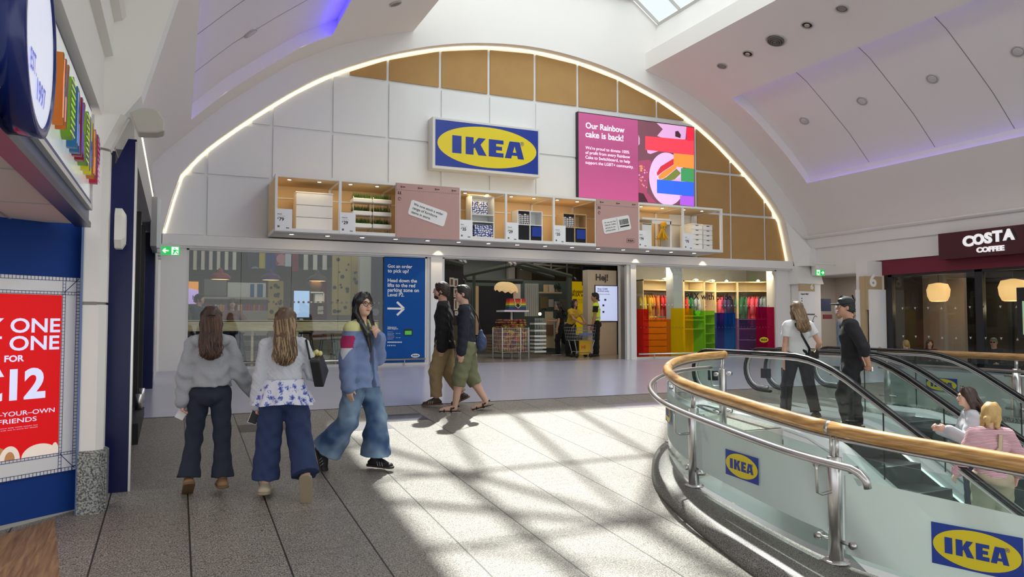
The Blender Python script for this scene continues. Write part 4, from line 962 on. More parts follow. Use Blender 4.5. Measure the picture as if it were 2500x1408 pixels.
# coffee shop window
b = B()
ys_ = [13.72, 11.35, 8.8, 6.0, 3.0]
for y in ys_: b.box(COX + .04, COX + .16, y - .09 if y < 13 else y - .05, y + .09 if y < 13 else y + .1, .8, 3.2, dkframe)
b.box(COX + .04, COX + .16, 2, 13.8, 3.12, 3.2, dkframe); b.box(COX + .04, COX + .16, 2, 13.8, .75, .95, dkframe)
struct('trim_coffee_window', b)
b = B()
for ya, yb in zip(ys_, ys_[1:]): b.box(COX + .08, COX + .09, yb + .09, ya - .09, .9, 3.13, glass)
wdw = struct('window_3', b)
b = B(); tm = mat('manifest_dot', '#c9c6c0', .6)
for zz in (2.28, 1.55):
    y = 13.4
    while y > 4:
        b.prism([(-.03, -.03), (.03, -.03), (0, .03)] if int(y * 10) % 2 else [(-.03, .03), (0, -.03), (.03, .03)], (COX + .075, y, zz), U, ZU, 0, tm); y -= .36
struct('glass_marks', b, parent=wdw)
b = B()
b.box(21.4, 21.5, 1, 14.2, .7, 3.4, wbrown); b.box(COX + .2, 21.5, 14.1, 14.2, .7, 3.5, mat('coffee_dark_wall', '#3c322b', .8)); b.box(COX + .1, 21.5, 1, 14.2, 3.38, 3.45, mat('coffee_ceiling', '#75695c', .8))
b.box(19.0, 19.1, 12.9, 14.1, .8, 3.4, mat('coffee_light_wall', '#9a8a7c', .8))
struct('wall_coffee_shop', b)
b = B(); b.box(COX + .1, 21.5, 1, 14.2, .24, .295, cfloor); struct('floor_coffee_shop', b)
t = thing('wall_panelling', 'dark framed glazed screen inside the coffee shop with painted greeting', 'partition', (19.6, 10, .9))
b = B()
for y in (13.2, 12.3, 11.4, 10.2, 9.0, 8.0): b.box(19.9, 20.0, y - .06, y + .06, .8, 3.05, dkframe)
b.box(19.9, 20.0, 8, 13.2, 3.0, 3.08, dkframe); obj('frame', b, parent=t)
b = B(); b.box(19.98, 20.02, 8, 13.2, .8, 3.0, mat('panel_dark_olive', '#3f3a30', .7)); obj('panel', b, parent=t)
b = B(); tb = mat('print_black', '#17130f', .6)
for s, z, wd in (('Brighton!', 2.72, 1.05), ('great to', 2.42, .85), ('see you.', 2.10, .85)): text(b, s, (19.895, 11.3, z), U, ZU, None, tb, bold=.02, width=wd, lift=.002)
obj('lettering', b, parent=t)
lampm = mat('lamp_glow', '#f0c080', .5, emit=.85, ecol=(1, .58, .22))
def pendant(x, y, z, r, label):
    t = thing('pendant_lamp', label, 'pendant lamp', (x, y, z), 'glowing paper lamps in the coffee shop')
    b = B(); b.lathe([(.05, z + r * .95), (r * .8, z + r * .82), (r, z + r * .3), (r * .93, z - r * .3), (r * .75, z - r * .72), (.6 * r, z - r * .8)], (x, y, 0), lampm, 24); obj('shade', b, parent=t)
    b = B(); b.tube([(x, y, z + r * .9), (x, y, 3.4)], .008, black, 5); obj('cord', b, parent=t)
    light('lamp_bulb', 'POINT', (x, y, z - r - .1), 6, (1, .72, .4), size=.1)
p = onX(2291, 715, 18.2); pendant(18.2, p.y, p.z, .28, 'glowing paper lamp left of the dark window post of the coffee shop')
p = onX(2473, 710, 17.9); pendant(17.9, p.y, p.z, .30, 'large glowing paper lamp at the right edge of the coffee shop window')
p = onX(2220, 722, 21.0)
t = thing('wall_lamp', 'small square glowing wall lamp deep inside the coffee shop', 'lamp', (19.85, 13, 2.4))
p = onX(2233, 717, 19.85); b = B(); b.box(19.83, 19.87, p.y - .12, p.y + .12, p.z - .08, p.z + .08, lampm); obj('shade', b, parent=t)
t = thing('menu_screen', 'dark framed lit menu screen at the right edge, under the big lamp', 'screen', (17.0, 8, 2))
pa, pb = onX(2484, 702, 17.0), onX(2492, 825, 17.0)
b = B(); b.box(16.96, 17.03, pa.y - 1, pa.y, pb.z, pa.z, dkframe); obj('case', b, parent=t); b = B(); b.box(16.95, 16.962, pa.y - .95, pa.y - .12, pb.z + .08, pa.z - .3, mat('menu_picture', '#8fb08f', .4, emit=.5, ecol=srgb('#9dbf98'))); b.box(16.949, 16.961, pa.y - .9, pa.y - .14, pb.z + .1, pb.z + .45, mat('menu_food', '#c99b4e', .4, emit=.4)); obj('picture', b, parent=t)
b = B(); b.cyl((17.0, pa.y - .5, fz(9)), (17.0, pa.y - .5, pb.z), .05, dkframe); obj('post', b, parent=t)
# column with the figure 6, and directory board on the far pier
tanp = mat('column_tan', '#b9a27d', .6); boardw = mat('board_white', '#eceded', .4)
cA = onY(2116, 750, 13.93); b = B(); b.box(16.66, 17.3, 13.95, 14.3, fz(13.9), 3.55, white); struct('wall_right_column', b)
t = thing('column_sign', 'tan and white column cladding with a large white figure 6', 'column sign', (16.9, 13.93, .9))
b = B(); b.box(16.58, 17.15, 13.90, 14.12, 2.25, 3.14, tanp); b.box(16.56, 16.7, 13.95, 14.12, fz(13.9), 3.14, tanp); obj('tan_cladding', b, parent=t)
b = B(); b.box(16.63, 17.24, 13.86, 13.90, fz(13.9) + .02, 2.79, boardw); b.box(16.50, 16.555, 14.1, 14.2, fz(13.9) + .02, 2.79, boardw); obj('white_board', b, parent=t)
b = B(); p = onY(2125, 700, 13.89); text(b, '6', (onY(2124, 700, 13.89).x, 13.885, onY(2124, 700, 13.89).z), XU, ZU, None, white_t, bold=.03, height=onY(2124, 668, 13.89).z - onY(2124, 700, 13.89).z, width=.24, lift=.004, thick=.012)
obj('number', b, parent=t)
b = B(); b.tube([(16.95 + .09 * cos(a), 13.85, 1.12 + .14 * sin(a)) for a in [pi * i / 10 for i in range(11)]], .018, tanp, 8); obj('motif', b, parent=t)
t = thing('directory_board', 'tall white directory board headed Upper Mall on the pier right of the arch', 'directory board', (17.0, 16.2, 1))
x0, x1 = onY(1952, 760, 16.22).x, onY(1989, 760, 16.22).x; zt, zm, zb = min(3.04, onY(1970, 692, 16.22).z), onY(1970, 711, 16.22).z, onY(1970, 815, 16.22).z
b = B(); b.box(x0, x1, 16.2, 16.25, zm, zt, tanp); text(b, '6', (x1 - .17, 16.2, zm + .06), XU, ZU, None, white_t, bold=.02, height=.16, width=.11, lift=.004); obj('header', b, parent=t)
b = B(); b.box(x0, x1, 16.205, 16.25, zb, zm, boardw); obj('board', b, parent=t)
yy = 16.203; b = B()
text(b, 'Upper Mall', (x0 + .04, yy, zm - .1), XU, ZU, None, black_t, bold=.03, width=.3, lift=.002)
obj('heading', b, parent=t); b = B(); rr = random.Random(5); z = zm - .22
for i in range(5): b.box(x0 + .05, x0 + rr.uniform(.08, .12), yy - .002, yy, z, z + .02, black_t); z -= .075
for r, n in ((0, 10), (1, 3)):
    for i in range(n): b.box(x0 + .04 + i * .055, x0 + .08 + i * .055, yy - .002, yy, z - .1 - r * .075, z - .06 - r * .075, black_t)
text(b, '\u2192', (x1 - .12, yy, z - .32), XU, ZU, .08, black_t, bold=0); b.box(x1 - .26, x1 - .05, yy - .002, yy, z - .42, z - .405, black_t); b.box(x1 - .1, x1 - .04, yy - .002, yy, z - .52, z - .47, black_t)
obj('print', b, parent=t); b = B()
b.tube([Vector((x0 + .04 + .62 * s2, yy, zb + .12 + .33 * s2 + .12 * sin(s2 * 9))) for s2 in [i / 24 for i in range(25)]], .009, mat('scribble', '#55565a', .6), 5)
obj('drawn_line', b, parent=t)
exit_sign(onY(1993, 672, 15.4).x, 15.4, onY(1993, 672, 15.4).z, .33, 'small green exit sign with arrow right, hung before the passage on the right', True)
b = B(); b.tube([(16.3, 15.42, 3.58), (19, 15.42, 3.55)], .02, frame_w, 6); obj_ = struct('trim_conduit', b)
# passage behind the column
passw = mat('passage_wall', '#c2b9ae', .8)
b = B(); b.box(20.2, 20.3, 13.9, 18.5, .9, 3.5, passw); b.box(17.45, 20.3, 18.2, 18.3, .9, 3.5, passw); b.box(17.3, 20.3, 14.0, 18.3, 3.4, 3.5, mat('passage_ceiling', '#c7c0b8', .8)); b.box(17.15, 17.5, 14.3, 16.3, 3.3, 3.62, white)
struct('wall_passage', b)
b = B(); p = onX(2079, 740, 20.18); text(b, 'When in', (20.185, p.y, p.z), U, ZU, None, black_t, bold=.03, height=.27, width=1.25, lift=.003); text(b, 'this way', (20.185, p.y, p.z - .45), U, ZU, None, black_t, bold=.03, height=.27, width=1.1, lift=.003)
tag(obj('wall_lettering', b), 'black lettering painted on the passage wall behind the tan column', 'lettering')
t = thing('wall_notice', 'dark blue notice with small red sign below, beside the directory board', 'notice', (17.6, 16.9, 2))
pa, pb = onX(1990, 733, 17.8), onX(2002, 750, 17.8)
b = B(); b.box(17.47, 17.86, 16.25, 16.28, 2.25, 2.62, mat('notice_blue', '#2b3350', .5)); obj('notice', b, parent=t); b = B(); b.box(17.55, 17.9, 16.25, 16.28, 2.02, 2.15, mat('notice_red', '#7b2f38', .5)); obj('red_notice', b, parent=t)
light('passage_light', 'AREA', (18.8, 15.6, 3.35), 50, (1, .95, .88), size=1.5, aim=(0, 0, -1))
# ================================================================ CEILING FITTINGS
def vpos(px, py, side):
    d = ray(px, py); best = None
    for (a, za), (c, zc) in zip(PROF, PROF[1:]):
        M = Matrix(((d.x * side, -(c - a)), (d.z, -(zc - za))))
        try: s_ = M.inverted() @ Vector((a + side * 8.2, za - CAMZ))
        except Exception: continue
        if s_[0] > 0 and -1e-6 <= s_[1] <= 1.000001: return Vector((0, 0, CAMZ)) + d * s_[0], Vector((side * (zc - za), 0, -(c - a))).normalized()
def fitting(name, px, py, side, r, label, kind, grp, dz=0):
    p, n = vpos(px, py, side); n = -n if n.z > 0 else n
    p = p - n * dz * abs(n.z) + n * .004; R = n.to_track_quat('Z', 'Y').to_matrix()
    def put(bb): bb.v = [tuple(p + R @ Vector(v)) for v in bb.v]; return bb
    t = thing(name, label, 'ceiling light' if 'light' in name else ('air vent' if 'vent' in name else 'ceiling fitting'), p, grp)
    rim_ = mat('fitting_rim', '#bdb8b3', .5)
    b = B(); b.lathe([(r, -.01), (r, .02), (r * .82, .025), (r * .8, -.01)], (0, 0, 0), rim_, 24); obj('rim', put(b), parent=t)
    b = B()
    if kind == 'flat': b.lathe([(r * .8, .01), (r * .6, .012), (.01, .012)], (0, 0, 0), mat('fitting_grille', '#8b8682', .7), 24)
    if kind == 'dish': b.lathe([(r * .85, .02), (r * .6, .03), (.01, .035)], (0, 0, 0), mat('fitting_lens', '#c9c6c3', .4), 24)
    if kind == 'spot': b.lathe([(r * .8, .005), (r * .5, -.0), (.01, .0)], (0, 0, 0), mat('fitting_dark', '#5a5654', .5), 24)
    if kind == 'vent':
        for k in range(4): b.lathe([(r * (.78 - k * .2), .0 + k * .012), (r * (.78 - k * .2), .05 + k * .012), (r * (.68 - k * .2), .06 + k * .012), (r * (.66 - k * .2), .0)], (0, 0, 0), mat('vent_ring', '#6d6966', .5), 24)
    obj('grille' if kind in ('flat', 'vent') else 'lens', put(b), parent=t)
    if kind == 'spot': b = B(); b.lathe([(r * .42, .0), (r * .42, .035), (r * .3, .03)], (0, 0, 0), steel, 16); obj('bulb', put(b), parent=t)
LS = 'round fittings in the ceiling'
for px, py, k, nm, lb in ((1763, 160, 'flat', 'ceiling_speaker', 'round grey ceiling grille nearest the arch, on the right soffit'), (1826, 130, 'spot', 'ceiling_light', 'small ringed ceiling spotlight left of the air vent'), (1971, 60, 'spot', 'ceiling_light', 'small ringed ceiling spotlight right of the air vent'), (2056, 20, 'flat', 'ceiling_speaker', 'round grey ceiling grille at the top of the right soffit')):
    fitting(nm, px, py, 1, .135, lb, k, LS)
fitting('air_vent', 1894, 97, 1, .235, 'large round ringed air vent in the right ceiling soffit', 'vent', None)
for i, (px, py) in enumerate(((1954, 309), (2095, 262), (2266, 209), (2475, 144))): fitting('ceiling_light', px, py, 1, .13, ['white dish light in the right ceiling recess, nearest the arch', 'second white dish light from the arch, right ceiling recess', 'third white dish light from the arch, right ceiling recess', 'white dish light at the right edge of the picture'][i], 'dish', 'dish lights of the recess', dz=.30)
fitting('ceiling_speaker', 965, 8, -1, .135, 'round grey ceiling grille left of the skylight, near the top edge', 'flat', LS)
fitting('ceiling_light', 632, 108, -1, .13, 'lower round light in the left ceiling recess', 'dish', 'dish lights of the recess', .30); fitting('ceiling_light', 657, 15, -1, .13, 'upper round light in the left ceiling recess', 'dish', 'dish lights of the recess', .30)
# ================================================================ ESCALATOR WELL: kerb, curved balustrade, two escalators, far balustrade
low = mat('lower_floor', '#6f6a63', .5); clad = mat('white_cladding', '#dfe2e0', .4); slabm = mat('slab_edge', '#b9b4ac', .8)
b = B(); b.box(3, 13, -6, 9, -4.3, -4.2, low); b.box(10.5, 10.6, -6, 9, -4.2, .1, clad); b.box(3.0, 10.6, 7.62, 7.72, -4.2, .45, clad); struct('floor_lower', b)
b = B()
b.loft([[(x + .0, y, fz(y) - .0) for x, y in KERB], [(x, y, fz(y) - .5) for x, y in KERB]], slabm, closed=False, smooth=True)
b.loft([[(x, y, fz(y) - .5) for x, y in KERB], [(2.5, y, fz(y) - .5) for x, y in KERB]], slabm, closed=False, smooth=False)
b.box(6.42, 10.45, 7.53, 7.62, -.1, .53, slabm)
struct('trim_well_edge', b)
# arc-length parametrised path of the balustrade
def dense(P, k=6):
    out = []; n = len(P)
    for i in range(n - 1):
        p0, p1, p2, p3 = P[max(i - 1, 0)], P[i], P[i + 1], P[min(i + 2, n - 1)]
        for j in range(k):
            t = j / k; out.append(tuple(.5 * (2 * p1[c] + (-p0[c] + p2[c]) * t + (2 * p0[c] - 5 * p1[c] + 4 * p2[c] - p3[c]) * t * t + (-p0[c] + 3 * p1[c] - 3 * p2[c] + p3[c]) * t ** 3) for c in (0, 1)))
    out.append(P[-1]); return out
PATH = dense(KERB[::-1])            # from the end post by the escalators, round the nose, towards the camera
CUM = [0]
for p, q in zip(PATH, PATH[1:]): CUM.append(CUM[-1] + sqrt((p[0] - q[0]) ** 2 + (p[1] - q[1]) ** 2))
def at_s(s):
    s = max(0, min(CUM[-1] - 1e-6, s))
    for i in range(len(CUM) - 1):
        if CUM[i] <= s <= CUM[i + 1]:
            t = (s - CUM[i]) / (CUM[i + 1] - CUM[i]); p, q = PATH[i], PATH[i + 1]
            d = Vector((q[0] - p[0], q[1] - p[1], 0)).normalized()
            return Vector((p[0] + (q[0] - p[0]) * t, p[1] + (q[1] - p[1]) * t, 0)), d
def s_near(x, y): return min(range(len(PATH)), key=lambda i: (PATH[i][0] - x) ** 2 + (PATH[i][1] - y) ** 2)
def PP(s, h, off=0):
    p, d = at_s(s); n = Vector((d.y, -d.x, 0))         # n: outwards, away from the well
    p = p + n * off; return Vector((p.x, p.y, fz(p.y) + h))
SP = [0.05, CUM[s_near(5.05, 6.85)], CUM[s_near(4.19, 5.35)], CUM[s_near(3.96, 3.62)], CUM[s_near(3.96, 3.62)] + 2.35]
SE = CUM[-1] - .2
# kerb: rounded granite section swept along the path
prof = [(-.03, 0), (-.03, .115), (.06, .125), (.30, .125), (.37, .115), (.41, .08), (.42, .03), (.42, -.02)]
kn = 70; rings = []
for i in range(kn + 1):
    s = SE * i / kn; k = max(.2, min(1.15, .2 + .27 * (s - 1.55)))
    rings.append([PP(s, h if h < 0.03 else h * (.55 + .45 * min(1, s / 1.5)), o * k if o > 0 else o) for o, h in prof])
b = B(); b.loft(rings, curbm, closed=True, caps=True, smooth=True)
tag(obj('granite_kerb', b), 'curved speckled grey granite kerb under the glass balustrade', 'kerb')
railwood = wood(bpy.data.materials.new('rail_wood'), '#9a6c35', '#d3a565', (3, 3, 30), .32, 2.2)
nodes = railwood.node_tree.nodes; nodes['Principled BSDF'].inputs['Coat Weight'].default_value = .4
t = thing('handrail', 'curved polished wooden handrail of the near balustrade', 'handrail', PP(2.5, .98), None)
cuts = [0.0] + [SP[1] + .35, SP[3] - .03] + [SE]
for a_, c_ in zip(cuts, cuts[1:]):
    n = max(6, int((c_ - a_) / .12)); b = B(); b.tube([PP(a_ + .006 + (c_ - a_ - .012) * i / n, .985) for i in range(n + 1)], .048, railwood, 16); obj('wooden_rail', b, parent=t)
for s in cuts[1:-1]: b = B(); b.tube([PP(s - .012, .985), PP(s + .012, .985)], .0485, steel, 16); obj('joint_ring', b, parent=t)
b = B(); b.tube([PP(-.02 + .02, .985), PP(.03, .985)], .0487, railwood, 16); obj('end_cap', b, parent=t)
b = B(); n = 60; b.tube([PP(.05 + (SE - .05) * i / n, .925) for i in range(n + 1)], .012, steel_d, 6); obj('steel_flat', b, parent=t)
# posts
def post(s, label, glass_off=0):
    p, d = at_s(s); z0 = fz(p.y); t = thing('balustrade_post', label, 'post', (p.x, p.y, z0), 'steel posts of the near balustrade')
    b = B(); h0 = .12 if s > .5 else .02
    b.lathe([(.085, h0), (.085, h0 + .012), (.07, h0 + .02)], (p.x, p.y, z0), steel, 20); obj('base_flange', b, parent=t)
    b = B(); b.lathe([(.046, h0 + .01), (.046, .80), (.044, .803), (.03, .806)], (p.x, p.y, z0), steel, 20); obj('tube', b, parent=t)
    b = B()
    for k in (-.02, .02): b.cyl(Vector((p.x, p.y, z0 + .8)) + d * k, Vector((p.x, p.y, z0 + .95)) + d * k, .013, steel, 10)
    obj('fork', b, parent=t)
    n = Vector((d.y, -d.x, 0))
    for h in (.26, .74):
        for sg in (-1, 1):
            c = Vector((p.x, p.y, z0 + h)) - n * .0 + d * sg * .085; b = B(); b.cyl(Vector((p.x, p.y, z0 + h)) + d * sg * .03, c + d * sg * .05, .013, steel, 10)
            b.cyl(c + d * sg * .045 + n * .022, c + d * sg * .045 - n * .04, .024, steel, 14); obj('glass_clamp', b, parent=t)
    b = B(); q = Vector((p.x, p.y, z0)); b.tube([q + Vector((0, 0, .58)) + n * .03, q + Vector((0, 0, .575)) + n * .13, q + Vector((0, 0, .59)) + n * .17, q + Vector((0, 0, .74)) + n * .18, q + Vector((0, 0, .78)) + n * .18], .011, steel, 8); obj('rail_bracket', b, parent=t)
for i, lb in enumerate(('steel post at the end of the curved rail, by the escalator newels', 'steel post at the nose of the curved balustrade', 'steel post on the kerb left of the middle blue sticker', 'foreground steel post where the tubular rail ends')): post(SP[i], lb)
# tubular steel hand grip on the outside
t = thing('grip_rail', 'tubular steel grip rail running round the outside of the glass', 'grip rail', PP(SP[2], .8), None)
n = 60; e_ = SP[3] + .22; pts = [PP(.05 + (e_ - .05) * i / n, .80, .18) for i in range(n + 1)]
p, d = at_s(e_); pts += [PP(e_ + .05, .785, .18), PP(e_ + .085, .75, .175), PP(e_ + .095, .70, .17)]
b = B(); b.tube(pts, .024, steel, 14); obj('tube', b, parent=t)
# glass panels with frosted film and stickers
film = frostmat('frosted_film', (.56, .60, .585), .92)
def curved(bb, s0, s1, h0, h1, m, off=0, th=.012, h1b=None):
    n = max(3, int((s1 - s0) / .12)); R = []
    for i in range(n + 1):
        s = s0 + (s1 - s0) * i / n; a = PP(s, h0, off); c = PP(s, h1, off); a2 = PP(s, h0, off - th); c2 = PP(s, h1, off - th); R.append([a, c, c2, a2] if th else [a, c])
    if th: bb.loft(R, m, closed=True, caps=True, smooth=False)
    else: bb.loft(R, m, closed=False, smooth=True)
def sticker(bb, s0, w_, h0, h_):      # flat, on the tangent of the glass at its middle
    p, d = at_s(s0 + w_ / 2); n = Vector((d.y, -d.x, 0)); logo(bb, PP(s0 + w_ / 2, h0, .016) - d * w_ / 2, d, Vector((0, 0, 1)), w_, h_, ikb, iky)
for i, (s0, s1, h0, h1, f, lb) in enumerate(((SP[0] + .05, SP[1] - .05, .1, .84, None, 'clear curved glass panel at the nose of the balustrade'), (SP[1] + .05, SP[2] - .05, .17, .84, (.32, .80), 'curved frosted glass panel between the nose post and the kerb post'),
                                         (SP[2] + .05, SP[3] - .03, .17, .84, (.30, .78), 'frosted glass panel with the middle blue and yellow sticker'), (SP[3] + .06, SE - .1, .17, .84, (.2, .70), 'frosted glass panel with the largest blue and yellow sticker, foreground right'))):
    t = thing('glass_balustrade', lb, 'glass panel', PP((s0 + s1) / 2, h0), 'glass panels of the near balustrade')
    b = B(); curved(b, s0, s1, h0, h1, glass_b); obj('glass', b, parent=t)
    if f: b = B(); curved(b, s0 + .01, s1 - .01, f[0], f[1], film, .004, 0); obj('frosted_film', b, parent=t)
    if i: 
        b = B()
        if i == 1: sticker(b, s0 + .62, .42, .50, .2)
        if i == 2: sticker(b, SP[2] + .58, .45, .40, .2)
        if i == 3: sticker(b, SP[3] + .60, .46, .33, .24)
        obj('sticker', b, parent=t)
# ---- escalators
blackr = mat('rubber_black', '#121214', .35); step_m = mat('step_grey', '#3a3d3e', .5, metal=.3); deck = mat('deck_white', '#d6dbda', .3); comb = mat('comb_steel', (.45, .46, .46), .4, metal=1)
eg = glassmat('escalator_glass', (.93, .965, .955), .9)
TOP, YB = 1.51, 7.03
def railz(y):     # smooth transition between level and the 30 degree run
    k = .5; d = YB - y
    if d < -k: return TOP
    if d > k: return TOP - .577 * d
    return TOP - .577 * (d + k) ** 2 / (4 * k)
def escalator(xa, xb, label, grp):
    t = thing('escalator', label, 'escalator', ((xa + xb) / 2, 8.5, .58), grp)
    ylist = [9.2 - .2 * i for i in range(60)]
    for x, nm in ((xa, -1), (xb, 1)):
        pts = [(x, 9.22 + .33 * sin(a), TOP - .33 + .33 * cos(a)) for a in [pi * i / 12 for i in range(12, -1, -1)]]
        pts = [(x, 9.0, TOP - .66)] + pts + [(x, y, railz(y)) for y in ylist]
        b = B(); b.tube(pts, .042, blackr, 10, flat=.55, upv=(0, 0, 1)); hr = obj('handrail', b, parent=t)
        pin = [(p[0], p[1] - .0, p[2]) for p in pts]
        b = B(); b.tube([(x, 9.05, TOP - .605)] + [(x, 9.22 + .275 * sin(a), TOP - .33 + .275 * cos(a)) for a in [pi * i / 12 for i in range(12, -1, -1)]] + [(x, y, railz(y) - .055) for y in ylist], .026, steel, 8); obj('rail_guide', b, parent=hr)
        top = [(9.22 + .26 * sin(a), TOP - .33 + .26 * cos(a)) for a in [pi * i / 8 for i in range(8, -1, -1)]] + [(y, railz(y) - .07) for y in ylist]
        bot = [(9.1, .70)] + [(9.22, .70)] * 8 + [(y, railz(y) - .88) for y in ylist]
        b = B(); b.loft([[(x - .005, y, z) for y, z in top], [(x - .005, y, z) for y, z in bot]], eg, closed=False); b.loft([[(x + .005, y, z) for y, z in top], [(x + .005, y, z) for y, z in bot]], eg, closed=False)
        for yy in (7.6, 6.1, 4.6, 3.1): b.box(x - .008, x + .008, yy - .004, yy + .004, railz(yy) - .86, railz(yy) - .08, dark)
        obj('glass_side', b, parent=t)
        # inner and outer deck: bevelled boards each side of the glass, and the skirt down to the steps
        ys2 = [9.45, 9.2] + ylist[1:]
        for o0, o1, dz in ((-.13, .13, 0),):
            b = B(); up_ = [[(x - .15, y, railz(y) - .97), (x - .10, y, railz(y) - .89), (x - .02, y, railz(y) - .85), (x + .02, y, railz(y) - .85), (x + .10, y, railz(y) - .89), (x + .15, y, railz(y) - .97), (x + .15, y, railz(y) - 1.12), (x - .15, y, railz(y) - 1.12)] for y in ys2]
            b.loft(up_, deck, smooth=False); obj('deck', b, parent=t)
        s_ = 1 if nm < 0 else -1
        b = B(); b.loft([[(x + s_ * .155, y, railz(y) - .95) for y in ylist], [(x + s_ * .155, y, railz(y) - 1.2) for y in ylist]], steel_d, closed=False); b.tube([(x + s_ * .16, y, railz(y) - .955) for y in ylist], .012, mat('skirt_light', '#dff3ee', .4, emit=1.2, ecol=(.85, 1, .95)), 6); obj('skirt', b, parent=t)
    b = B(); b.box(xa + .16, xb - .16, 7.5, 9.4, .50, .605, comb); obj('comb_plate', b, parent=t)
    for i in range(18):
        y1 = 7.5 - .4 * i; z = railz(y1 - .2) - 1.0 if i > 1 else .56 - .04 * i
        b = B(); b.box(xa + .17, xb - .17, y1 - .4, y1, z - .04, z, step_m); n = 9
        b.quad((xa + .17, y1 - .40, z), (xb - .17, y1 - .40, z), (xb - .17, y1 - .42, z - .26), (xa + .17, y1 - .42, z - .26), step_m)
        b.box(xa + .17, xb - .17, y1 - .402, y1 - .385, z - .004, z + .003, mat('step_edge', '#7d7f7c', .5))
        obj('step', b, parent=t)
    b = B(); yl = [7.5 - .4 * i for i in range(24)]
    for x in (xa - .16, xb + .16):
        b.loft([[(x, y, railz(y) - 1.0) for y in yl], [(x, y, railz(y) - 2.0) for y in yl]], clad, closed=False, smooth=False)
    b.loft([[(xa - .16, y, railz(y) - 2.0) for y in yl], [(xb + .16, y, railz(y) - 2.0) for y in yl]], clad, closed=False, smooth=False)
    obj('cladding', b, parent=t)
    # small sensor box inside the newel
    for x in (xa, xb): b = B(); b.box(x - .04, x + .04, 9.02, 9.16, 1.05, 1.2, black); obj('sensor', b, parent=t)
    return t
escalator(7.5, 8.55, 'near escalator with black handrails and glass sides, carrying four people', 'escalators')
escalator(8.98, 10.05, 'far escalator with black handrails, empty, in front of the coffee shop', 'escalators')
# ---- far balustrade along the coffee shop side
FX, FZR = 10.5, 1.46
t = thing('handrail', 'straight wooden handrail on the far side of the escalators', 'handrail', (FX, 6, FZR))
b = B(); b.tube([(FX, 8.55, FZR), (FX, -2, FZR)], .05, railwood, 14); obj('wooden_rail', b, parent=t); b = B(); b.tube([(FX, 8.58, FZR), (FX, 8.54, FZR)], .056, steel, 14); obj('end_cap', b, parent=t)
b = B(); b.tube([(FX - .1, 8.5, 1.27), (FX - .1, -2, 1.27)], .022, steel, 10); obj('steel_tube', b, parent=t)
for i, y in enumerate((8.45, 6.42, 4.4, 2.4)):
    t = thing('balustrade_post', ['steel post at the far rail end, behind the black-clad man', 'steel post of the far balustrade near the right edge', 'steel post of the far balustrade, third from its end', 'steel post of the far balustrade, fourth from its end'][i], 'post', (FX, y, fz(y)), 'steel posts of the far balustrade')
    b = B(); b.cyl((FX, y, .62 if i else fz(y)), (FX, y, 1.3), .05, steel, 16); obj('tube', b, parent=t); b = B(); b.cyl((FX, y, 1.3), (FX, y, FZR), .022, steel, 10); obj('fork', b, parent=t)
    for z in (.75, 1.2): b = B(); b.cyl((FX, y - .16, z), (FX, y + .16, z), .018, steel, 8); obj('glass_clamp', b, parent=t)
fl2 = frostmat('frosted_film_far', (.62, .68, .66), .7)
for i, (y0, y1) in enumerate(((6.5, 8.38), (4.48, 6.34), (2.48, 4.32))):
    t = thing('glass_balustrade', ['frosted far glass panel with a small blue and yellow sticker, behind the escalators', 'far frosted glass panel at the right edge, beyond the steel post', 'far frosted glass panel hidden behind the two women'][i], 'glass panel', (FX, (y0 + y1) / 2, .6), 'glass panels of the far balustrade')
    b = B(); b.box(FX - .006, FX + .006, y0, y1, .60, 1.36, glass_b); obj('glass', b, parent=t)
    b = B(); b.quad((FX - .009, y1, .62), (FX - .009, y0, .62), (FX - .009, y0, 1.2), (FX - .009, y1, 1.2), fl2); obj('frosted_film', b, parent=t)
    b = B(); logo(b, (FX - .012, y1 - .62 if i == 0 else y1 - .9, .90), Vector((0, -1, 0)), ZU, .5, .2, ikb, iky); obj('sticker', b, parent=t)
b = B(); b.box(FX - .08, FX + .25, -2, 8.7, .55, .64, plinthm); b.box(FX - .1, FX + .05, -2, 7.6, -.6, .56, clad); struct('trim_far_kerb', b)
# ================================================================ INSIDE THE STORE
def cz(x, y, Y): return onY(450 + x / 4.1667, 590 + y / 4.1667, Y)       # cafe measurements
def sz(x, y, Y): return onY(1030 + x / 4.4, 590 + y / 4.4, Y)            # entrance measurements
def wz(x, y, Y): return onY(1500 + x / 4.694, 600 + y / 4.694, Y)        # wardrobe window measurements
def pbox(f, x0, y0, x1, y1, Y, d, m, bb=None):
    a, c = f(x0, y1, Y), f(x1, y0, Y); bb = bb or B(); bb.box(a.x, c.x, Y, Y + d, a.z, c.z, m); return bb
def flat(name, f, x0, y0, x1, y1, Y, d, m, label, cat, grp=None): return tag(obj(name, pbox(f, x0, y0, x1, y1, Y, d, m)), label, cat, grp)
ply = wood(bpy.data.materials.new('bar_plywood'), '#c4ab7c', '#dcc79b', (1.5, 1.5, 8), .5)
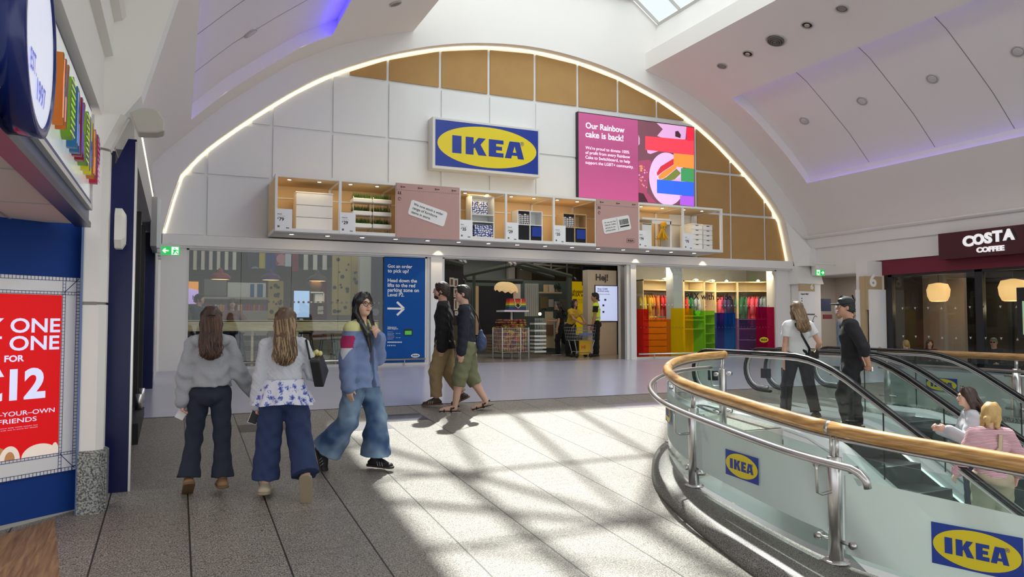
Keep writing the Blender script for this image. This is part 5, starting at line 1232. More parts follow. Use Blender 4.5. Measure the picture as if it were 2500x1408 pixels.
# --- blue information panel on the glass
t = thing('information_panel', 'tall blue panel asking Got an order to pick up, with a white arrow', 'information panel', (4.83, 16.7, ZF))
b = B(); b.box(4.345, 5.33, 16.70, 16.72, 1.0, 3.44, mat('panel_blue', '#1b55a2', .6, spec=.1)); obj('panel', b, parent=t)
b = B(); yy = 16.70
def tx(s, x, y, w_, bo=.02, h=None): p = cz(x, y, yy); q = cz(x + w_, y, yy); text(b, s, (p.x, yy, p.z), XU, ZU, None, white_t, bold=bo, width=q.x - p.x, lift=.003)
for s, y, w_ in (('Got an order', 262, 250), ('to pick up?', 310, 215), ('Head down the', 408, 298), ('lifts to the red', 457, 280), ('parking zone on', 506, 318), ('Level P2.', 554, 168)): tx(s, 2068, y, w_)
tx('Welcome to', 2066, 874, 92, .02); tx('IKEA Brighton', 2066, 890, 108, .02)
for y, w_ in ((918, 55), (935, 68), (948, 60), (962, 70), (978, 68), (992, 58)): tx('Monday to Sunday' if w_ > 60 else 'Opening hours', 2066, y, w_, .0)
for y in (935, 978): tx('10.00 - 20.00', 2152, y, 46, .01)
obj('lettering', b, parent=t)
b = B()
def lin(P, w_): b.prism([(0, -w_ / 2), (1, -w_ / 2), (1, w_ / 2), (0, w_ / 2)], P[0] + Vector((0, -.003, 0)), P[1] - P[0], Vector((-(P[1] - P[0]).z, 0, (P[1] - P[0]).x)).normalized(), 0, white_t)
a, c = cz(2065, 678, yy), cz(2225, 680, yy); lin((a, c), .045); e = cz(2235, 680, yy)
lin((e, cz(2163, 612, yy)), .05); lin((e, cz(2163, 746, yy)), .05); obj('arrow', b, parent=t)
b = B(); rr = random.Random(2)
for y, n, x in ((1021, 10, 2066), (1055, 5, 2066)):
    for i in range(n): a = cz(x + i * (15 if n > 5 else 18), y + 5, yy); b.box(a.x, a.x + (.028 if n > 5 else .02), yy - .003, yy - .001, a.z, a.z + .025, white_t)
obj('symbols', b, parent=t); b = B(); a = cz(2306, 1178, yy); logo(b, (a.x, yy, a.z), XU, ZU, .21, .09, black_t, white_t, rect=False); obj('wordmark', b, parent=t)
b = B(); pbox(cz, 2235, 888, 2322, 952, 16.69, .01, black, b); pbox(cz, 2244, 905, 2312, 945, 16.685, .004, mat('display_green', '#4a9a3a', .4, emit=.4, ecol=srgb('#4fae35')), b); obj('small_display', b, parent=t)
# --- kick rails in front of the windows
for i, (x0, x1, lb) in enumerate(((.3, 5.32, 'steel kick rail along the foot of the cafe window'), (11.25, 16.0, 'steel kick rail along the foot of the wardrobe window'))):
    t = thing('kick_rail', lb, 'rail', (x0, 16.4, ZF), 'kick rails'); b = B(); b.tube([(x0, 16.62, 1.075), (x1, 16.62, 1.075)], .024, steel, 10); obj('tube', b, parent=t)
    n = 3
    for k in range(n + 1): x = x0 + .5 + (x1 - x0 - 1) * k / n; b = B(); b.tube([(x, 16.62, 1.06), (x, 16.62, fz(16.62))], .01, steel, 6); b.lathe([(.035, fz(16.62)), (.03, fz(16.62) + .01)], (x, 16.62, 0), steel, 12); obj('foot', b, parent=t)
# --- cafe: bar shelf, stools
t = thing('window_bar', 'pale plywood bar shelf running behind the cafe window', 'bar counter', (2, 17.1, ZF))
b = B(); b.box(.0, 4.3, 17.0, 17.04, 1.74, 1.96, ply); obj('apron', b, parent=t); b = B(); b.box(0, 4.3, 17.0, 17.45, 1.94, 1.975, ply); obj('top', b, parent=t)
for x in (1.5, 2.45): b = B(); b.box(x, x + .05, 17.05, 17.1, ZF, 1.95, ply); obj('leg', b, parent=t)
def stool(x, y, label):
    t = thing('bar_stool', label, 'bar stool', (x, y, ZF), 'black bar stools at the window bar')
    b = B(); b.lathe([(.16, 1.66), (.17, 1.68), (.16, 1.70), (.05, 1.70)], (x, y, 0), black, 18); obj('seat', b, parent=t)
    for dx, dy in ((-1, -1), (1, -1), (1, 1), (-1, 1)): b = B(); b.tube([(x + dx * .11, y + dy * .11, 1.66), (x + dx * .2, y + dy * .2, ZF)], .012, black, 6); obj('leg', b, parent=t)
    b = B(); b.tube([(x + dx * .17, y + dy * .17, 1.18) for dx, dy in ((-1, -1), (1, -1), (1, 1), (-1, 1), (-1, -1))], .009, black, 6); obj('foot_ring', b, parent=t)
for x, lb in ((.45, 'black bar stool at the left end of the cafe window'), (1.25, 'black bar stool left of the kiosk, under the bar'), (2.75, 'black bar stool right of the touch screen kiosk'), (3.25, 'black bar stool behind the woman in the blue jacket'), (3.75, 'black bar stool nearest the blue panel')): stool(x, 17.65, lb)
# hanging striped and dotted fabrics, lamps
def striped(x0, x1, y0, y1, Y, n, label, c1='#e8e2d6', c2='#1c1b1c'):
    t = thing('striped_banner', label, 'fabric banner', cz(x0, y1, Y), 'striped banners in the cafe'); b = B(); A, C_ = mat('strip_' + c1[1:], c1, .8), mat('strip_' + c2[1:], c2, .8); wd = (x1 - x0) / n
    for i in range(n): pbox(cz, x0 + i * wd, y0, x0 + (i + 1) * wd, y1 + (25 if i % 2 else 0), Y + .02 * (i % 2), .01, A if i % 2 else C_, b)
    obj('fabric', b, parent=t)
    b = B(); a, c = cz(x0, y0, Y), cz(x1, y0, Y); b.tube([(a.x, Y, a.z + .02), (c.x, Y, c.z + .02)], .02, black, 6); b.tube([(a.x + .1, Y, a.z), (a.x + .1, Y, 4.39)], .006, black, 4); obj('rod', b, parent=t)
striped(50, 530, 60, 260, 18.5, 12, 'black and white striped hanging at the top left of the cafe window')
striped(1165, 1500, 105, 260, 18.8, 7, 'black and white striped hanging right of the coloured fabrics')
dk = dotmat('grey_dots_dark', '#34343c', '#8d8d95', 3.2, .38); bd = dotmat('dots_blue', '#273a7c', '#6d7fae', 3.2, .38); pd = dotmat('dots_pink', '#9c3a62', '#c88a8f', 3.2, .38); yd = dotmat('dots_yellow', '#c2b23c', '#8c8650', 3.2, .38)
FB = 'coloured fabrics in the cafe'
flat('fabric_banner', cz, 640, 90, 760, 270, 18.4, .02, dk, 'dark hanging fabric with grey dots in the cafe', 'fabric banner', FB)
flat('fabric_banner', cz, 760, 95, 825, 270, 18.42, .02, yd, 'yellow dotted hanging fabric in the cafe', 'fabric banner', FB)
flat('fabric_banner', cz, 825, 95, 930, 290, 18.4, .02, bd, 'blue dotted hanging fabric in the cafe', 'fabric banner', FB)
flat('fabric_banner', cz, 930, 100, 1025, 240, 18.45, .02, pd, 'pink dotted hanging fabric in the cafe', 'fabric banner', FB)
flat('fabric_banner', cz, 1025, 105, 1090, 250, 18.42, .02, mat('fabric_white', '#c9cdd6', .8), 'white hanging fabric in the cafe', 'fabric banner', FB)
flat('fabric_banner', cz, 1095, 110, 1160, 300, 18.46, .02, mat('fabric_red', '#8c3440', .8), 'dark red hanging fabric in the cafe', 'fabric banner', FB)
def shade(x, y, Y, m, label):
    p = cz(x, y, Y); t = thing('pendant_lamp', label, 'pendant lamp', p, 'pendant lamps over the bar')
    b = B(); b.lathe([(.03, .26), (.05, .22), (.06, .17), (.16, .13), (.23, .05), (.24, 0), (.225, .005), (.15, .12)], p, m, 24); obj('shade', b, parent=t)
    b = B(); b.lathe([(.225, .012), (.12, .02), (.01, .02)], p, mat('lamp_inner', '#ffc078', .5, emit=2.5, ecol=(1, .6, .25)), 20); obj('bulb', b, parent=t); b = B(); b.tube([(p.x, p.y, p.z + .26), (p.x, p.y, 4.4)], .006, black, 5); obj('cord', b, parent=t)
shade(365, 385, 18.0, mat('lamp_red', '#8c1d22', .4), 'dark red dome lamp at the left of the cafe'); shade(880, 392, 18.0, mat('lamp_purple', '#45205c', .4), 'purple dome lamp in the middle of the cafe'); shade(1355, 402, 18.0, mat('lamp_brown', '#423a34', .4), 'grey brown dome lamp right of the cafe centre')
# boards with round holes
def holes(name, x0, y0, x1, y1, Y, label, seed, n):
    t = thing('hole_board', label, 'board', cz(x0, y1, Y), 'tall boards with dark holds'); b = B(); a, c = cz(x0, y1, Y), cz(x1, y0, Y)
    b.box(a.x, c.x, Y, Y + .04, a.z, c.z, mat('board_straw', '#b8a560', .7)); obj('board', b, parent=t); rr = random.Random(seed); b = B()
    for i in range(n): r = rr.uniform(.02, .055); px, pz = rr.uniform(a.x + .06, c.x - .06), rr.uniform(a.z + .06, c.z - .06); b.lathe([(r, -.02), (r * .7, -.03), (.004, -.03)], (px, Y, pz), dark, 9, 'y', False)
    obj('holds', b, parent=t)
holes('a', 1500, 130, 1695, 745, 18.6, 'broad straw coloured board with dark climbing holds in the cafe', 1, 16); holes('b', 1695, 140, 1780, 740, 18.9, 'narrow straw coloured board with holds beside the white column', 2, 8); holes('c', 850, 400, 1010, 780, 19.2, 'lower straw coloured board with holds in the middle of the cafe', 3, 14)
flat('partition', cz, 1780, 140, 1900, 900, 18.4, .2, mat('column_pale', '#c9c9bd', .7), 'pale square column left of the blue panel inside the cafe', 'column')
flat('wall_cabinet', cz, 1905, 150, 2020, 900, 19.0, .3, dk, 'dark dotted cabinet seen behind the woman with glasses', 'cabinet')
flat('menu_poster', cz, -20, 405, 145, 632, 18.0, .03, em('poster_orange', '#e0913a', .6), 'orange and lilac poster at the far left of the cafe window', 'poster')
b = B(); a, c = cz(-20, 632, 17.99), cz(145, 500, 17.99); b.prism([(0, 0), (c.x - a.x, 0), (c.x - a.x, .3), (0, c.z - a.z + .1)], (a.x, 17.99, a.z), XU, ZU, 0, em('poster_lilac', '#bda0de', .6)); text(b, 'room', (a.x + .18, 17.99, a.z + .62), XU, ZU, .1, black_t); text(b, 'ball', (a.x + .2, 17.99, a.z + .1), XU, ZU, .14, black_t)
o = obj('print', b, parent=bpy.data.objects['menu_poster'])
flat('menu_board', cz, 200, 385, 430, 548, 22.5, .05, mat('board_grey', '#8d8a86', .6), 'grey framed menu board on the cafe back wall, left', 'board'); flat('menu_board', cz, 440, 420, 830, 560, 23, .05, mat('board_pale', '#b9b7b0', .6, emit=.15), 'long pale menu board behind the food counter', 'board')
for x0, x1, c, l in ((670, 712, '#2f6fa8', 'blue vertical flag in the cafe'), (740, 800, '#3a6f9e', 'second blue vertical flag, beside the straw board')): flat('flag', cz, x0, 430, x1, 570, 22, .03, mat('flag_' + c[1:], c, .7), l, 'flag')
t = thing('food_counter', 'white food counter with packets of sweets, at the back of the cafe', 'counter', (2, 21, ZF))
b = B(); pbox(cz, 195, 700, 850, 1010, 21, .8, mat('counter_white', '#b7b2a8', .5), b); obj('body', b, parent=t); b = B(); pbox(cz, 195, 565, 850, 580, 21.2, .4, mat('counter_white', '#b7b2a8', .5), b); obj('shelf', b, parent=t)
rr = random.Random(9)
for i in range(24):
    x = 205 + i * 26; y = 640 + rr.uniform(-6, 10); c = rr.choice(['#b8472f', '#d99a3a', '#bdb7ac', '#8a5f9c', '#c9c4ba', '#4f6ea0', '#c4605a', '#d8cdb8'])
    flat('sweet_packet', cz, x, y, x + 23, 700, 21.1 + rr.uniform(0, .1), .1, mat('packet_' + c[1:], c, .5), 'small packet on the cafe counter', 'packet', 'packets on the cafe counter')
t = thing('touch_kiosk', 'upright touch screen kiosk with a pale blue page, in the cafe', 'screen', cz(1190, 900, 17.5)); b = B(); pbox(cz, 1103, 490, 1282, 777, 17.55, .06, black, b); obj('case', b, parent=t)
b = B(); pbox(cz, 1112, 500, 1274, 768, 17.545, .004, em('kiosk_blue', '#9db7da', .75), b); obj('screen', b, parent=t); b = B(); p = cz(1190, 775, 17.6); b.box(p.x - .04, p.x + .04, 17.6, 17.65, ZF, p.z + .1, steel_d); obj('stand', b, parent=t)
t = thing('red_partition', 'dark red partition with white wall box and price tag, right of the kiosk', 'partition', cz(1370, 800, 18.5)); b = B(); pbox(cz, 1285, 400, 1455, 1000, 18.5, .1, mat('wall_wine', '#5e1f22', .7), b); obj('panel', b, parent=t)
b = B(); pbox(cz, 1285, 510, 1425, 520, 18.2, .3, furn, b); pbox(cz, 1285, 608, 1425, 620, 18.2, .3, furn, b); pbox(cz, 1415, 510, 1425, 620, 18.2, .3, furn, b); pbox(cz, 1330, 530, 1412, 605, 18.25, .2, furn, b); obj('wall_box', b, parent=t)
b = B(); pbox(cz, 1357, 655, 1415, 735, 18.3, .02, mat('tag_cream', '#ddd3bd', .6), b); p = cz(1362, 712, 18.29); text(b, '\u00a3279', (p.x, 18.29, p.z), XU, ZU, .065, black_t, bold=.03); obj('price_tag', b, parent=t)
b = B(); p = cz(1330, 505, 18.3)
tag(obj('straw_basket', b.lathe([(.1, 0), (.16, .1), (.17, .2), (.13, .26), (.12, .2), (.01, .1)], p, mat('basket_straw', '#7d6038', .8), 16)), 'brown basket on the white wall box', 'basket')
t = thing('shelving_rack', 'black rack of packaged food under the bar, behind the two girls', 'shelf rack', cz(720, 1200, 18.3))
for y in (1010, 1110, 1195): b = B(); pbox(cz, 590, y, 840, y + 12, 18.6, .4, mat('rack_grey', '#8b8880', .6), b); obj('shelf', b, parent=t)
b = B(); pbox(cz, 580, 930, 592, 1225, 18.6, .05, black, b); pbox(cz, 838, 930, 850, 1225, 18.6, .05, black, b); pbox(cz, 712, 930, 722, 1225, 18.6, .05, black, b); obj('frame', b, parent=t)
for k in range(16): x = 600 + (k % 8) * 30; y = 955 if k < 8 else 1060; flat('food_packet', cz, x, y, x + 26, y + 50, 18.65, .2, mat(*[('packet_dark_red', '#5a2426', .6), ('packet_black', '#232021', .6), ('packet_violet', '#3c3350', .6)][k % 3]), 'dark packet on the rack under the bar', 'packet', 'packets on the rack under the bar')
b = B(); dm = mat('glass_dot', '#8d8b86', .6)
for i in range(46): x = .35 + i * .105; b.lathe([(.026, 0), (.002, -.001)], (x, 16.738, 2.37), dm, 10, 'y', False)
struct('glass_dots', b, parent=bpy.data.objects['window_1'])
# --- entrance: house frame, walls, goods
hg = mat('house_frame_green', '#41493f', .7); wallgg = mat('room_teal_grey', '#5f6b66', .8)
t = thing('house_frame', 'dark green timber house frame spanning the store entrance', 'timber frame', sz(1000, 1000, 19.6))
def beam(pts, Y, w_=.05): b = B(); b.tube([sz(x, y, Y) for x, y in pts], w_, hg, 4); obj('beam', b, parent=t)
beam([(215, 190), (445, 245)], 18.4, .06); beam([(445, 360), (985, 245), (1600, 370)], 19.8, .07); beam([(960, 250), (1090, 228), (1610, 372)], 19.2, .055); beam([(985, 250), (1420, 385)], 20.2, .05); beam([(475, 410), (1080, 425)], 20.5, .07); beam([(560, 350), (560, 1000)], 20.2, .05); beam([(450, 375), (480, 405)], 19.9, .04)
b = B(); pbox(sz, 1575, 360, 1612, 1150, 19.6, .12, hg, b); obj('post', b, parent=t)
b = B(); pbox(sz, 470, 425, 1590, 1200, 21.5, .1, wallgg, b); pbox(sz, 445, 180, 930, 410, 25.5, .1, mat('far_wall_pale', '#b9c1c4', .8), b); pbox(sz, 930, 210, 1000, 420, 25, .2, white, b); pbox(sz, 1050, 210, 1180, 420, 24.8, .3, mat('duct', '#8d8678', .8), b); pbox(sz, 1780, 230, 1990, 320, 24, .2, mat('duct', '#8d8678', .8), b); struct('wall_room_set', b)
flat('black_cabinet', sz, 610, 480, 985, 1010, 21.2, .25, mat('cabinet_black', '#1b1a20', .7), 'big black cabinet front in the entrance room set', 'cabinet'); flat('wood_panel', sz, 578, 475, 610, 1000, 21.1, .3, birch, 'narrow pale wooden panel left of the black cabinet', 'panel')
t = thing('picture_wall', 'dark lattice wall of framed pictures at the left of the entrance', 'partition', sz(330, 1000, 18.2)); b = B(); pbox(sz, 150, 245, 445, 900, 18.6, .1, mat('lattice', '#2f2c2a', .9, vary=.6, vscale=20, bump=.4, bscale=25), b); obj('panel', b, parent=t)
for k, (x0, y0, x1, y1) in enumerate(((298, 385, 345, 480), (345, 395, 388, 490), (342, 500, 390, 595), (345, 610, 385, 735), (385, 625, 413, 715), (388, 510, 412, 590), (355, 745, 385, 790), (388, 730, 410, 780))):
    b = B(); pbox(sz, x0, y0, x1, y1, 18.56, .03, mat('frame_cream', '#cfc6b4', .6), b); f_ = obj('picture_frame', b, parent=t); b = B(); pbox(sz, x0 + 11, y0 + 16, x1 - 11, y1 - 16, 18.555, .004, mat('picture_brown', '#6a4a38', .6), b); obj('picture', b, parent=f_)
# shell lamp, price board
t = thing('paper_lamp', 'crumpled pale paper lamp hanging in the entrance', 'pendant lamp', sz(900, 490, 19)); p = sz(905, 480, 19); b = B(); rings = []
for i in range(8):
    u = i / 7; r = .05 + .3 * sin(u * 1.6); j_ = (.05 if i == 7 else .012); rings.append([(p.x + cos(2 * pi * j / 24) * r, 19 + sin(2 * pi * j / 24) * r * .8, p.z + .13 - .24 * u * u - j_ * (j % 2) - .05 * u * cos(2 * pi * j / 24)) for j in range(24)])
b.loft(rings, mat('paper_glow', '#c9a868', .8, emit=.35, ecol=(1, .72, .38)), caps=False); obj('shade', b, parent=t); b = B(); b.tube([(p.x, 19, p.z + .1), (p.x, 19, 4.4)], .006, black, 5); obj('cord', b, parent=t)
flat('price_board', sz, 985, 455, 1060, 612, 18.9, .03, mat('board_warm', '#c9bfae', .6), 'tall pale price board beside the rainbow bag', 'price board')
# rainbow bag on its stand
RB = ['#b3202a', '#d8392b', '#e07a25', '#e5c31f', '#2f7d3c', '#1f3d7c', '#4b2a63']
t = thing('bag_stand', 'white round stand top holding the rainbow bag', 'display stand', sz(995, 1000, 18.5)); p = sz(995, 745, 18.5)
b = B(); b.box(p.x - .37, p.x + .37, 18.35, 18.9, p.z - .02, p.z + .025, furn); obj('top', b, parent=t); b = B(); b.cyl((p.x, 18.7, ZF), (p.x, 18.7, p.z), .03, furn); obj('pole', b, parent=t)
t = thing('rainbow_bag', 'rainbow striped shopping bag standing on the white display stand', 'bag', (p.x, 18.6, p.z + .03)); b = B(); a, c = sz(935, 735, 18.5), sz(1122, 612, 18.5); hh = (c.z - a.z)
for i, col in enumerate(RB[::-1]): z0_, z1_ = p.z + .028 + hh * i / 7, p.z + .028 + hh * (i + 1) / 7; k0, k1 = .03 * i / 7, .03 * (i + 1) / 7; b.loft([[(a.x + k0, 18.5, z0_), (c.x - k0, 18.5, z0_), (c.x - k0, 18.75, z0_), (a.x + k0, 18.75, z0_)], [(a.x + k1, 18.5, z1_), (c.x - k1, 18.5, z1_), (c.x - k1, 18.75, z1_), (a.x + k1, 18.75, z1_)]], mat('bag_' + col[1:], col, .5), smooth=False)
obj('body', b, parent=t); b = B(); mx = (a.x + c.x) / 2; b.tube([(mx - .1, 18.49, c.z), (mx - .08, 18.48, c.z - .2), (mx, 18.47, a.z + .06), (mx + .08, 18.48, c.z - .2), (mx + .1, 18.49, c.z)], .014, mat('strap_lime', '#d6cf9a', .7), 6); obj('strap', b, parent=t)
b = B(); b.prism([(-.05, 0), (.05, 0), (.03, .1), (-.03, .1)], (mx, 18.48, a.z + .08), XU, ZU, .01, black); obj('tag', b, parent=t)
# folded bags and the wire basket
cm = bpy.data.materials.new('rainbow_fabric'); cm.use_nodes = True; nt = cm.node_tree; tc = nt.nodes.new('ShaderNodeTexCoord'); nz = nt.nodes.new('ShaderNodeTexNoise'); nz.inputs['Scale'].default_value = 5; nz.inputs['Detail'].default_value = 2; nz.inputs['Distortion'].default_value = 1.5; cr = nt.nodes.new('ShaderNodeValToRGB'); cr.color_ramp.interpolation = 'CONSTANT'
while len(cr.color_ramp.elements) < 8: cr.color_ramp.elements.new(.5)
for i, (e, c) in enumerate(zip(cr.color_ramp.elements, ['#1d1a2c', '#8c1c26', '#1f3d4c', '#c6402c', '#2f6a35', '#d8a424', '#6a1a2a', '#c9c24a'])): e.position = .3 + i * .055; e.color = (*srgb(c), 1)
nt.links.new(tc.outputs['Object'], nz.inputs['Vector']); nt.links.new(nz.outputs['Fac'], cr.inputs[0]); nt.links.new(cr.outputs[0], nt.nodes['Principled BSDF'].inputs['Base Color']); nt.nodes['Principled BSDF'].inputs['Roughness'].default_value = .6
q0, q1 = sz(865, 1250, 18.2), sz(1205, 920, 18.2)
t = thing('wire_basket', 'white wire basket on legs filled with rainbow bags', 'wire basket', (q0.x + .4, 18.4, ZF)); wm = mat('wire_white', '#dcdcd8', .4)
bx0, bx1, by0, by1, bz0, bz1 = q0.x, q0.x + .78, 18.2, 18.85, 1.12, 1.76
for x in (bx0, bx1 - .25, bx1):
    for y in (by0, by1): b = B(); b.cyl((x, y, ZF), (x, y, bz1 + .02), .018, wm, 8); obj('leg', b, parent=t)
b = B()
for i in range(16): x = bx0 + (bx1 - bx0) * i / 15; b.tube([(x, by0, bz0), (x, by0, bz1)], .004, wm, 4)
for i in range(10): y = by0 + (by1 - by0) * i / 9; b.tube([(bx1, y, bz0), (bx1, y, bz1)], .004, wm, 4); b.tube([(bx0, y, bz0), (bx0, y, bz1)], .004, wm, 4)
for i in range(7): z = bz0 + (bz1 - bz0) * i / 6; b.tube([(bx0, by0, z), (bx1, by0, z), (bx1, by1, z), (bx0, by1, z)], .005, wm, 4, closed=True)
obj('grid', b, parent=t)
b = B(); b.bbox(bx0 + .02, bx1 - .02, by0 + .02, by1 - .02, bz0 + .01, bz1 - .02, .03, cm); o = tag(obj('bag_heap', b), 'heap of rainbow fabric bags filling the white wire basket', 'bags'); o['kind'] = 'stuff'
rr = random.Random(4)
for k in range(12):
    x = bx0 - .0 + (k % 3) * .24 + rr.uniform(0, .05); z = bz1 + .0 + (k // 3) * .062; b = B(); w_ = .24
    b.bbox(x, x + w_, by0 + .02 + rr.uniform(0, .06), by1 - .1, z, z + .055, .022, cm); tag(obj('folded_bag', b), 'folded rainbow bag in the pile on the wire basket', 'bag', 'folded rainbow bags on the basket')
# glassware tower
t = thing('glass_tower', 'white cross-barred tower of crates with drinking glasses', 'display tower', sz(1270, 1190, 18.7)); a, c = sz(1210, 1190, 18.7), sz(1335, 815, 18.7); b = B(); lv = [a.z + (c.z - a.z) * k for k in (.0, .11, .22, .33, .44, .60, .80)]
for z in lv: b.box(a.x, c.x, 18.7, 19.0, z, z + .05, furn)
obj('crate', b, parent=t)
gl_ = mat('glassware', '#aab3ae', .1, alpha=.6)
for li, z in enumerate(lv):
    for i in range(6 if li > 3 else 5): b = B(); x = a.x + .035 + i * .052; h = min(.13, (lv[li + 1] - z - .06) if li < 6 else .13); b.lathe([(.018, 0), (.02, h), (.017, h), (.015, .01)], (x, 18.72, z + .052), gl_, 8); tag(obj('drinking_glass', b), 'small drinking glass in the white crate tower', 'glass', 'glasses in the crate tower')
# room set
t = thing('curtain', 'pale hanging curtain behind the rainbow bag', 'curtain', sz(1180, 800, 20.5)); a, c = sz(1105, 800, 20.5), sz(1250, 450, 20.5); b = B(); n = 40; b.loft([[(a.x + (c.x - a.x) * i / n, 20.5 + .04 * sin(i * 1.1), z) for i in range(n + 1)] for z in (a.z, c.z)], mat('curtain_white', '#b9b9b0', .9), closed=False); obj('fabric', b, parent=t)
t = thing('wall_shelf', 'wooden wall shelf with framed things in the room set', 'shelf', sz(1380, 548, 21)); b = B(); pbox(sz, 1265, 540, 1505, 552, 21, .3, birch, b); obj('board', b, parent=t)
for x0, y0, x1, y1, m, l, n_ in ((1318, 460, 1355, 540, birch, 'wooden box standing on the wall shelf', 'wooden_box'), (1365, 462, 1425, 540, mat('frame_light', '#c9bda6', .6), 'pale picture standing on the wall shelf', 'standing_picture')): flat(n_, sz, x0, y0, x1, y1, 21.1, .08, m, l, 'ornament')
t = thing('shelf_plant', 'dark leafy plant on the right of the wall shelf', 'plant', sz(1455, 540, 21.1)); b = B(); p = sz(1450, 505, 21.1); rr = random.Random(8)
for i in range(40): an, r = rr.uniform(0, 6.28), rr.uniform(.03, .14); q = p + Vector((cos(an) * r, rr.uniform(-.08, .08), sin(an) * r * .9)); b.add([q, q + Vector((.05, 0, .02)), q + Vector((.03, .02, .06)), q + Vector((-.02, 0, .05))], [(0, 1, 2, 3)], mat('leaf_dark', '#2f3d28', .6))
obj('leaves', b, parent=t); b = B(); b.lathe([(.05, 0), (.06, .1)], sz(1450, 540, 21.15), mat('pot_grey', '#777777', .6), 12); obj('pot', b, parent=t)
for x0, y0, x1, y1, c, l in ((1275, 590, 1355, 715, '#8d7c55', 'tall picture in a wooden frame in the room set'), (1362, 618, 1415, 700, '#d8d0c0', 'square white poster frame in the room set'), (1425, 640, 1470, 730, '#cfc6b4', 'small pale poster frame in the room set'), (1480, 615, 1570, 735, '#7d7466', 'wide dull picture right of the small poster'), (1205, 590, 1250, 660, '#a9c3e6', 'glowing blue window picture by the curtain')): flat('wall_picture', sz, x0, y0, x1, y1, 21.45, .03, mat('pic_' + c[1:], c, .6, emit=.5 if c == '#a9c3e6' else 0), l, 'picture', 'pictures on the room set wall')
t = thing('sideboard', 'cream sideboard with a round clock top in the room set', 'cabinet', sz(1370, 1140, 20.3)); b = B(); pbox(sz, 1330, 820, 1425, 1140, 20.3, .4, mat('cream_cabinet', '#c2b394', .6), b); obj('body', b, parent=t); b = B(); pbox(sz, 1330, 750, 1410, 820, 20.5, .06, mat('cream_cabinet', '#c2b394', .6), b); obj('back_panel', b, parent=t)
flat('draped_cloth', sz, 1340, 890, 1412, 1005, 20.25, .03, mat('cloth_brown', '#7d5f4a', .9), 'brown cloth hanging on the cream sideboard', 'cloth'); t = thing('table_lamp', 'small black bent desk lamp on the sideboard', 'lamp', sz(1290, 800, 20.2)); b = B(); b.tube([sz(x, y, 20.2) for x, y in ((1265, 800), (1265, 745), (1290, 718), (1320, 718), (1335, 735))], .015, black, 6); b.ell(sz(1268, 775, 20.2), .05, mat('bulb_glow', '#ffe2b0', .5, emit=3, ecol=(1, .8, .5)), 10, 8); obj('arm', b, parent=t)
t = thing('small_shelf', 'narrow white shelf unit behind the woman with the tote bag', 'shelf', sz(1455, 1140, 20.4))
for y in (830, 930, 985, 1060, 1135): b = B(); pbox(sz, 1425, y, 1495, y + 8, 20.4, .3, furn, b); obj('shelf', b, parent=t)
b = B(); pbox(sz, 1425, 830, 1431, 1140, 20.4, .3, furn, b); pbox(sz, 1489, 830, 1495, 1140, 20.4, .3, furn, b); obj('side', b, parent=t)
# cardboard boxes, yellow cloth
for k in range(6): b = B(); a = sz(745, 1190 - k * 32, 18.9); c = sz(858, 1160 - k * 32, 18.9); b.box(a.x, c.x, 18.9, 19.4, a.z + .004, c.z, mat('carton', '#7d6a50', .8)); tag(obj('carton', b), 'brown carton in the low stack left of the wire basket', 'carton', 'stacked brown cartons')
t = thing('yellow_cloth', 'crumpled yellow cloth on the brown cartons', 'cloth', sz(800, 960, 19)); b = B(); p = sz(800, 945, 19.1); b.add([p + Vector(q) for q in ((-.13, -.1, .1), (0, -.1, .03), (.12, -.1, .12), (.1, .1, -.02), (-.1, .1, .0), (0, -.12, -.08))], [(0, 1, 4), (1, 2, 3, 4), (0, 4, 5), (1, 0, 5), (2, 1, 5), (3, 2, 5), (4, 3, 5)], mat('cloth_yellow', '#d6a41f', .8)); obj('fabric', b, parent=t)
# yellow wall, hanging sign, greeting board
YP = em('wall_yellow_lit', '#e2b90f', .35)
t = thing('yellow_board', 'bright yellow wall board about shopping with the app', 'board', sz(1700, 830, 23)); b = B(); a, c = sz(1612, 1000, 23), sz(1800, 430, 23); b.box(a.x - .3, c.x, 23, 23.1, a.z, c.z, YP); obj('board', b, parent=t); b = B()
for s, y, x1, w_ in (('your shopping', 545, 1770, 250), ('the IKEA app', 583, 1768, 225)): p, q = sz(x1 - w_, y, 22.99), sz(x1, y, 22.99); text(b, s, (p.x, 22.99, p.z), XU, ZU, None, black_t, bold=.02, width=q.x - p.x)
for i in range(3): p, q = sz(1540, 620 + i * 18, 22.99), sz(1740, 620 + i * 18, 22.99); text(b, 'scan and pay with your own phone', (p.x, 22.99, p.z), XU, ZU, None, black_t, bold=0, width=q.x - p.x)
obj('lettering', b, parent=t)
flat('hanging_sign', sz, 1728, 270, 1925, 470, 21.5, .05, mat('sign_navy', '#1b2746', .5), 'dark blue hanging sign above the yellow board', 'sign')
t = thing('greeting_board', 'tall cream board reading Hej with a lit screen, right of the entrance', 'board', sz(1895, 1230, 19.2)); a, c = sz(1785, 1236, 19.2), sz(2090, 310, 19.2)
b = B(); b.box(a.x, c.x, 19.2, 19.5, ZF, c.z, mat('board_cream', '#c7b9a6', .7)); obj('board', b, parent=t); b = B(); p, q = sz(1868, 413, 19.19), sz(2000, 413, 19.19); text(b, 'Hej!', (p.x, 19.19, p.z), XU, ZU, None, black_t, bold=.03, width=q.x - p.x); obj('lettering', b, parent=t)
b = B(); pbox(sz, 1862, 470, 2100, 858, 19.17, .03, black, b); s_ = obj('screen', pbox(sz, 1868, 478, 2098, 850, 19.165, .01, em('hej_screen', '#b4bfe2', .8), b), parent=t); b = B()
